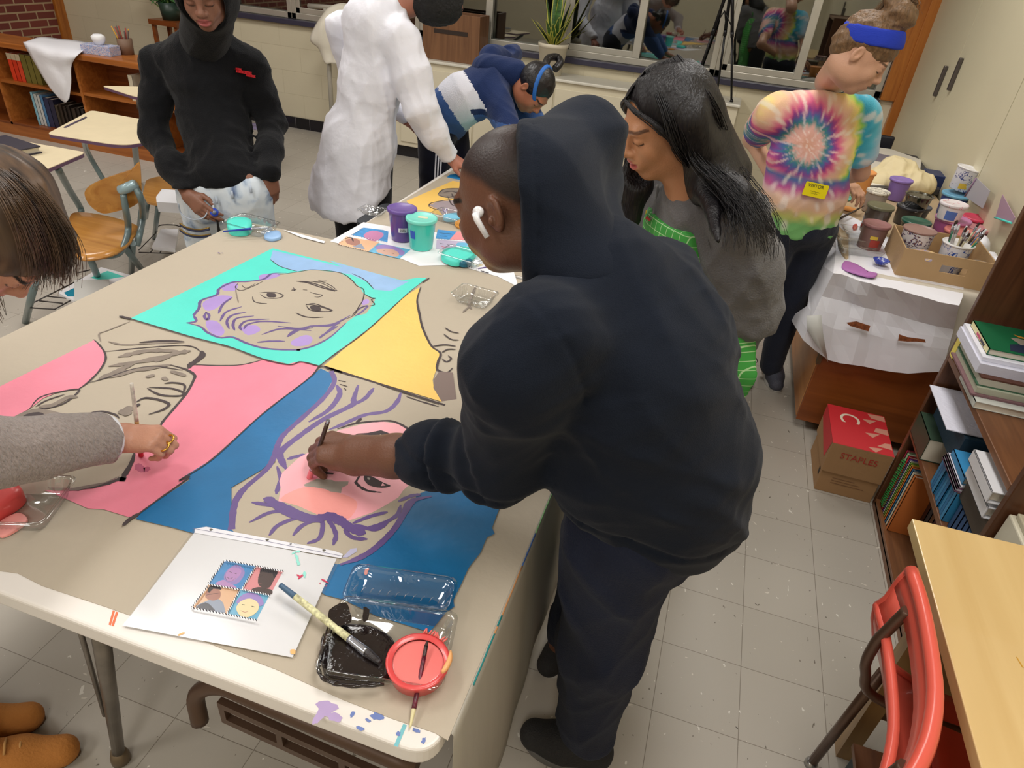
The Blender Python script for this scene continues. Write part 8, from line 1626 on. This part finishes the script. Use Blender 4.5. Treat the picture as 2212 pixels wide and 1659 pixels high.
# ---- P6 in the black fleece and bleached jeans
def p6():
    t = thing('person', 'person in a black hooded fleece with red chest logo and bleached jeans', 'person', (-2.0, 2.42, 0))
    sk = (134, 92, 74); hc = PY(438, -20, 2.42); fw = A3(.42, -.80, -.42); up = A3(.15, -.35, .9); lat = A3(.86, .42, 0)
    c1 = PY(450, 165, 2.66); c2 = PY(465, 270, 2.60); hp = PY(487, 400, 2.44); neck = PY(445, 80, 2.66)
    a0, a1, a2 = PY(340, 140, 2.62), PY(333, 290, 2.50), PY(405, 420, 2.30); b0, b1, b2 = PY(543, 145, 2.74), PY(588, 262, 2.74), PY(583, 372, 2.52)
    H = head_geo(hc, fw, up, sk, (176, 96, 96), neck=neck, mouth=.007, vox=.0032, sc=1.08); h1 = hand_geo(a2, PY(445, 462, 2.28)-a2, A3(-.5, -.6, .5), -1, sk, curl=(.4, .4, .45, .5), arm=a1, ra=.027, vox=.003, thumb=(.7, .1)); h2 = hand_geo(b2, A3(.05, -.12, -1), A3(.75, -.5, 0), 1, sk, curl=(.45, .5, .5, .5), arm=b1, ra=.027, vox=.003, sc=1.05, thumb=(.5, .3))
    B = Field(); limb(B, [hp, c2, c1], [.065, .08, .09], .05, lat, 1.2); limb(B, [a0, a1], [.045, .036]); limb(B, [b0, b1], [.045, .036]); lg = [((hp[0]-.10, hp[1]-.03), (hp[0]-.13, hp[1]-.02)), ((hp[0]+.08, hp[1]+.03), (hp[0]+.09, hp[1]+.05))]
    for p, q_ in lg: limb(B, [(p[0], p[1], .70), (q_[0], q_[1], .42), (q_[0], q_[1]+.02, .08)], [.08, .05, .035])
    bodymesh(t, [fieldcol(B, .012, sk), H, h1, h2], SK('brown', .42))
    W = Field(); limb(W, [hp+A3(0, 0, .03), c2, c1, c1+A3(0, 0, .07)], [.106, .106, .124, .095], .06, lat, 1.32)
    limb(W, [a0, a0*.5+a1*.5, a1, a1*.45+a2*.55, a2], [.068, .062, .057, .050, .046], .05); limb(W, [b0, b0*.5+b1*.5, b1, b1*.45+b2*.55, b2], [.068, .061, .056, .050, .048], .05); W.cap(neck, c1+A3(0, 0, .10), .08, .11, .05); W.cap(neck-A3(0, 0, .03), a0, .085, .066, .05); W.cap(neck-A3(0, 0, .03), b0, .085, .066, .05)
    W.cut(hp-A3(0, 0, .005), (.10, -.15, -1), .006); fo = wrinkle(91, 16, .010); f2 = wrinkle(92, 40, .004)
    v, q = field_geo(W, .0068, lambda P: fo(P)+f2(P)); Mf = cloth('black_ribbed_fleece', (15, 16, 20), .1, .4, 200, .9, .08); fl = geo_obj('fleece', v, q, Mf, t)
    r_, f_, u_ = axes(fw, up); R = np.stack([r_, f_, u_], 1); G = Field(); G.ell(hc-f_*.03+u_*.01, (.122, .135, .150), .03, R=R); G.cap(hc-u_*.07-f_*.05, c1+A3(0, 0, .11), .10, .10, .05); G.ell(hc+f_*.075-u_*.01, (.080, .12, .125), .01, R=R, sub=True); v2, q2 = field_geo(G, .006, wrinkle(93, 18, .006)); geo_obj('hood', v2, q2, Mf, fl, org=t.location)
    # red chest lettering: three short lines, stepped
    g = MB(); rr = random.Random(4); fn = A3(.42, -.88, .12); fn /= np.linalg.norm(fn)
    cc = PY(528, 156, 2.5); nearv = v[np.linalg.norm((v-CAM)/((v-CAM)@_f)[:, None]-(cc-CAM)/((cc-CAM)@_f), axis=1) < .010]; s0 = nearv[np.argmin((nearv-CAM)@_f)] if len(nearv) else cc
    dep = (s0-CAM)@_f
    def onchest(u, v_): return CAM+ray(u, v_)*(dep-.004)
    for (x0, y0, x1, h_) in ((503, 145, 522, 4), (510, 150, 544, 6.5), (532, 160, 552, 5)):
        n = int((x1-x0)/3.0)
        for i in range(n):
            u = x0+(x1-x0)*i/n; vv = y0+(u-x0)*.16; p0, p1, p2, p3 = onchest(u, vv), onchest(u+2.5, vv+.4), onchest(u+2.5, vv+h_+.4), onchest(u, vv+h_); bk_ = ray(u, vv)*.003
            k = len(g.v); hole = rr.random() < .4; g.add([p0, p1, p2, p3]+[p+bk_ for p in (p0, p1, p2, p3)], [(0, 3, 2, 1), (4, 5, 6, 7), (0, 1, 5, 4), (2, 3, 7, 6), (0, 4, 7, 3), (1, 2, 6, 5)], False)
            if hole: g.v[k+2] = tuple(onchest(u+2.5, vv+h_*.6)); g.v[k+3] = tuple(onchest(u, vv+h_*.6))
        for a_, b_ in ((y0, 1.2), (y0+h_-1.2, 1.2)): g.tube([onchest(x0, a_+.6), onchest(x1, a_+(x1-x0)*.16+.6)], .0012, 4)
    g.build('red_chest_logo', mat('red_embroidery', (214, 26, 40), .6), fl, origin=t.location)
    J = Field(); J.cap(hp+A3(0, 0, -.025)-lat*.01, hp+A3(0, 0, -.09), .100, .11, .05, lat, 1.3)
    for p, q_ in lg: limb(J, [(p[0], p[1], .66), (q_[0], q_[1], .42), (q_[0], q_[1]+.02, .10)], [.112, .088, .07], .04)
    J.ell(PY(442, 458, 2.31), (.035, .035, .05), .05)
    m, tr_, b_ = nt('bleached_denim'); N = tr_.nodes; L = tr_.links; tc = N.new('ShaderNodeTexCoord'); n1 = N.new('ShaderNodeTexNoise'); n1.inputs['Scale'].default_value = 9; n1.inputs['Detail'].default_value = 7; n1.inputs['Distortion'].default_value = .8; L.new(tc.outputs['Object'], n1.inputs['Vector']); cr = N.new('ShaderNodeValToRGB')
    for i, (ps, c) in enumerate(((.30, (70, 90, 134)), (.40, (168, 184, 204)), (.5, (206, 216, 226)), (.8, (220, 226, 230)))):
        e = cr.color_ramp.elements[i] if i < 2 else cr.color_ramp.elements.new(ps); e.position = ps; e.color = rgb(*c)
    L.new(n1.outputs['Fac'], cr.inputs[0]); L.new(cr.outputs[0], b_.inputs['Base Color']); b_.inputs['Roughness'].default_value = .85
    v, q = field_geo(J, .0068, wrinkle(94, 20, .009)); jn = geo_obj('jeans', v, q, m, t)
    def surf(u, vv):
        pr_ = (v-CAM)/((v-CAM)@_f)[:, None]; k = np.linalg.norm(pr_-ray(u, vv), axis=1) < .012; d_ = ((v[k]-CAM)@_f).min() if k.any() else (hp-CAM)@_f-.1; return CAM+ray(u, vv)*(d_-.003)
    for zc_, nm in (([(388, 482), (405, 492), (430, 496), (452, 492)], 'zip'), ([(388, 494), (405, 505), (430, 509), (455, 506)], 'zip')): L_ = spline([surf(*p) for p in zc_], 4); MB().tube(L_, .0035, 6).build('zip', mat('brass_zip', (150, 124, 70), .35, .7), jn, origin=t.location); MB().tube([p+A3(0, 0, -.007) for p in L_], .0045, 6).build('zip_tape', mat('navy_tape', (40, 48, 80), .7), jn, origin=t.location)
    MB().tube(spline([surf(*p) for p in [(385, 440), (392, 462), (415, 474), (440, 470), (452, 450)]], 5), .003, 6).build('pocket_seam', mat('denim_seam', (176, 186, 200), .8), jn, origin=t.location)
    for p in ((540, 400), (500, 412), (466, 424)): MB().tube([surf(p[0], p[1]), surf(p[0]+3, p[1]+17)], .005, 6).build('belt_loop', mat('denim_seam', (176, 186, 200), .8), jn, origin=t.location)
    kc = surf(463, 459); d_ = CAM-kc; d_ /= np.linalg.norm(d_)
    bd = thing('badge_reel', 'blue round badge reel clipped to the bleached jeans', 'badge reel', tuple(kc)); MB().lathe([(.016, 0), (.018, .004), (.014, .008), (0, .009)], tuple(kc), 24, tuple(d_)).build('reel', mat('badge_blue', (34, 70, 190), .3, coat=.4), bd); MB().lathe([(.009, 0), (.008, .002), (0, .0025)], tuple(kc+d_*.0085), 18, tuple(d_)).build('emblem', mat('badge_emblem', (120, 130, 150), .4, .5), bd); MB().tube([surf(459, 437), surf(461, 450), kc], .004, 8).build('clip', mat('clear_grey_clip', (190, 196, 206), .3), bd); MB().tube([kc, surf(470, 480), surf(473, 500)], [.003, .004, .007], 8).build('cord', mat('black_lace', (14, 14, 15), .7), bd)
    for p, q_ in lg: shoe(t, (q_[0], q_[1]+.10, 0), (q_[0]+.05, q_[1]-.14, 0), black, solew)
p6()
# ---- P7 leaning in from the left
def p7():
    t = thing('person', 'brown-haired person in a grey tweed sleeve leaning in from the left', 'person', (-1.45, .35, 0))
    sk = (200, 146, 122); hc = PZ(-16, 512, 1.18); fw = A3(.35, .10, -.92); up = A3(.55, .25, .75); neck = A3(-1.36, .72, 1.14)
    wr = PZ(250, 944, .810); el = PZ(-110, 990, .93); sh = A3(-1.42, .60, 1.10)
    H = head_geo(hc, fw, up, sk, (170, 96, 90), neck=neck, vox=.0035)
    Ha = hand_geo(wr, A3(.90, .42, -.10), A3(-.1, -.35, 1), -1, sk, curl=(1.25, 1.2, 1.15, 1.1), sc=.86, fat=1.08, arm=el, ra=.027, ra2=.034, thumb=(.15, .6), tcurl=.35)
    lat = A3(.75, -.6, 0); hip = A3(-1.62, .20, .86); chest = A3(-1.46, .52, 1.08)
    B = Field(); limb(B, [hip, (hip+chest)/2, chest], [.10, .09, .09], .05, lat, 1.35); limb(B, [sh, el], [.042, .034]); s2 = A3(-1.62, .66, 1.10); limb(B, [s2, (-1.74, .66, .90), (-1.64, .60, .78)], [.042, .034, .026])
    lg = [(A3(-1.60, .12, .82), A3(-1.42, .30, .44), A3(-1.36, .36, .10)), (A3(-1.70, .30, .82), A3(-1.56, .42, .44), A3(-1.50, .54, .10))]
    for l in lg: limb(B, l, [.08, .05, .035])
    h2 = hand_geo(A3(-1.64, .60, .78), A3(.2, .4, -.3), A3(0, 0, 1), 1, sk, vox=.005); bodymesh(t, [fieldcol(B, .012, sk), H, Ha, h2], SK('pink', .42))
    W = Field(); limb(W, [hip, (hip+chest)/2, chest], [.12, .115, .115], .06, lat, 1.35); W.cap(chest+A3(.02, .05, .04), neck, .10, .078, .05); W.cap(neck, neck*.7+hc*.3, .076, .066, .03); cu = wr-(wr-el)/np.linalg.norm(wr-el)*.022; limb(W, [sh, el], [.075, .066], .04); limb(W, [el, cu], [.070, .053], .03); limb(W, [s2, (-1.74, .66, .90), (-1.65, .61, .80)], [.07, .06, .045], .04)
    W.cut(cu, wr-el, .006); v, q = field_geo(W, .0065, wrinkle(101, 18, .011)); Mt = mat('oatmeal_tweed', (158, 146, 142), .95, bump=.9, bscale=90, var=.16, vscale=160, stretch=(1, 2.2, 1), sheen=.3); jk = geo_obj('jacket', v, q, Mt, t)
    d = (wr-el)/np.linalg.norm(wr-el); c_ = Field(); c_.cap(cu-d*.02, cu+d*.008, .051, .047, .004); c_.cut(cu+d*.010, d, .004); v, q = field_geo(c_, .004); geo_obj('shirt_cuff', v, q, mat('white_cuff', (236, 238, 246), .7), t)
    J = Field(); J.ell(hip, (.15, .14, .11), .05)
    for l in lg: limb(J, l, [.10, .075, .06], .04)
    v, q = field_geo(J, .009); geo_obj('trousers', v, q, cloth('dark_trousers', (50, 46, 50)), t)
    # rings on the folded fingers
    y = A3(.90, .42, -.10); y /= np.linalg.norm(y); z = A3(-.1, -.35, 1); z = z-y*(z@y); z /= np.linalg.norm(z); x = np.cross(y, z)*-1
    for i, (xx, yy) in enumerate(((.009, .110), (-.011, .105))):
        c = wr+(x*xx+y*yy+z*-.010)*.86; nn = y*.45-z*.9; g = MB(); nn /= np.linalg.norm(nn); b1 = np.cross(nn, x); b1 /= np.linalg.norm(b1)
        g.tube([c+(x*math.cos(a_)+b1*math.sin(a_))*.0108 for a_ in np.linspace(0, 6.283, 25)], .0022, 8, cap=False); rg = g.build('ring', mat('gold', (230, 178, 84), .2, 1.0)); tag(rg, ('thick domed gold ring', 'slimmer gold ring')[i]+' on the hand from the tweed sleeve', 'ring')
    # tan boots
    Mn = mat('tan_nubuck', (188, 122, 56), .85, bump=.3, bscale=160, var=.08); Ms_ = mat('gum_sole', (110, 76, 44), .7)
    for tp, bk2 in (((110, 1540), (0, 1568)), ((186, 1612), (0, 1655))):
        a_ = PZ(tp[0], tp[1], .02); d_ = PZ(bk2[0], bk2[1], .02)-a_; d_ = d_/np.linalg.norm(d_)*.29; shoe(t, (a_[0]+d_[0], a_[1]+d_[1], 0), (a_[0], a_[1], 0), Mn, Ms_, 'boot', w=.046, h=.085, laces=mat('tan_lace', (200, 150, 90), .8), boot=True)
    # hair: cap plus straight falling hair
    r_, f_, u_ = axes(fw, up); R = np.stack([r_, f_, u_], 1); G = Field(); G.ell(hc-f_*.02+u_*.03, (.088, .105, .092), .03, R=R); G.cap(PZ(8, 432, 1.24), PZ(80, 525, 1.16), .076, .046, .06); G.cap(PZ(85, 520, 1.16), PZ(108, 590, 1.10), .046, .010, .04); G.cap(PZ(-20, 420, 1.24), PZ(20, 560, 1.12), .08, .02, .05)
    G.ell(hc+f_*.10-u_*.05, (.07, .08, .10), .01, R=R, sub=True); v, q = field_geo(G, .0055, wrinkle(111, 30, .006, (1, 1, .4)))
    m, tr_, b_ = nt('brown_hair'); N = tr_.nodes; L = tr_.links; tc = N.new('ShaderNodeTexCoord'); mp = N.new('ShaderNodeMapping'); mp.inputs['Scale'].default_value = (3, 9, .6); mp.inputs['Rotation'].default_value = (.3, .5, .2); n1 = N.new('ShaderNodeTexNoise'); n1.inputs['Scale'].default_value = 7; n1.inputs['Detail'].default_value = 5; L.new(tc.outputs['Object'], mp.inputs[0]); L.new(mp.outputs[0], n1.inputs['Vector']); cr = N.new('ShaderNodeValToRGB'); cr.color_ramp.elements[0].position = .32; cr.color_ramp.elements[0].color = rgb(44, 32, 27); cr.color_ramp.elements[1].position = .72; cr.color_ramp.elements[1].color = rgb(112, 86, 64); L.new(n1.outputs['Fac'], cr.inputs[0]); L.new(cr.outputs[0], b_.inputs['Base Color']); b_.inputs['Roughness'].default_value = .42
    hr = geo_obj('hair', v, q, m, t); mb = MB(); 
    gl = [[PZ(-10, 350, 1.30), PZ(46, 375, 1.29), PZ(108, 445, 1.24), PZ(158, 535, 1.17), PZ(152, 618, 1.09)], [PZ(-20, 360, 1.31), PZ(30, 405, 1.30), PZ(75, 470, 1.24), PZ(105, 560, 1.15), PZ(110, 620, 1.08)], [PZ(-30, 360, 1.31), PZ(10, 430, 1.30), PZ(45, 500, 1.24), PZ(60, 580, 1.14), PZ(30, 625, 1.08)]]
    strands(mb, gl, 900, .010, .0011, 5, .002, 9, 16); gl = [[PZ(-40, 360, 1.30), PZ(-25, 480, 1.2), PZ(-12, 600, 1.1), PZ(12, 705, 1.02)], [PZ(-60, 400, 1.30), PZ(-50, 520, 1.2), PZ(-30, 640, 1.1), PZ(8, 712, 1.02)]]; strands(mb, gl, 60, .004, .0012, 6, .002, 9, 14); mb.build('loose_strands', m, hr, origin=t.location)
    tip = PZ(305, 985, ZP+.004); top = PZ(284, 828, .905); brush('paintbrush', 'slim white-handled brush with red bristles held by the hand with gold rings', [top, tip], None, [('handle', mat('white_worn_handle', (214, 206, 196), .4, var=.3, vscale=90), 0, .5, .0034, .0042, 0), ('lower_handle', mat('bare_wood_handle', (180, 136, 80), .5), .5, .84, .0042, .004, 0), ('ferrule', mat('dark_ferrule', (66, 52, 52), .35, .6), .84, .92, .0042, .0044, 0), ('bristles', mat('crimson_bristle', (196, 30, 50), .4), .92, 1, .0048, .005, 0)])
p7()
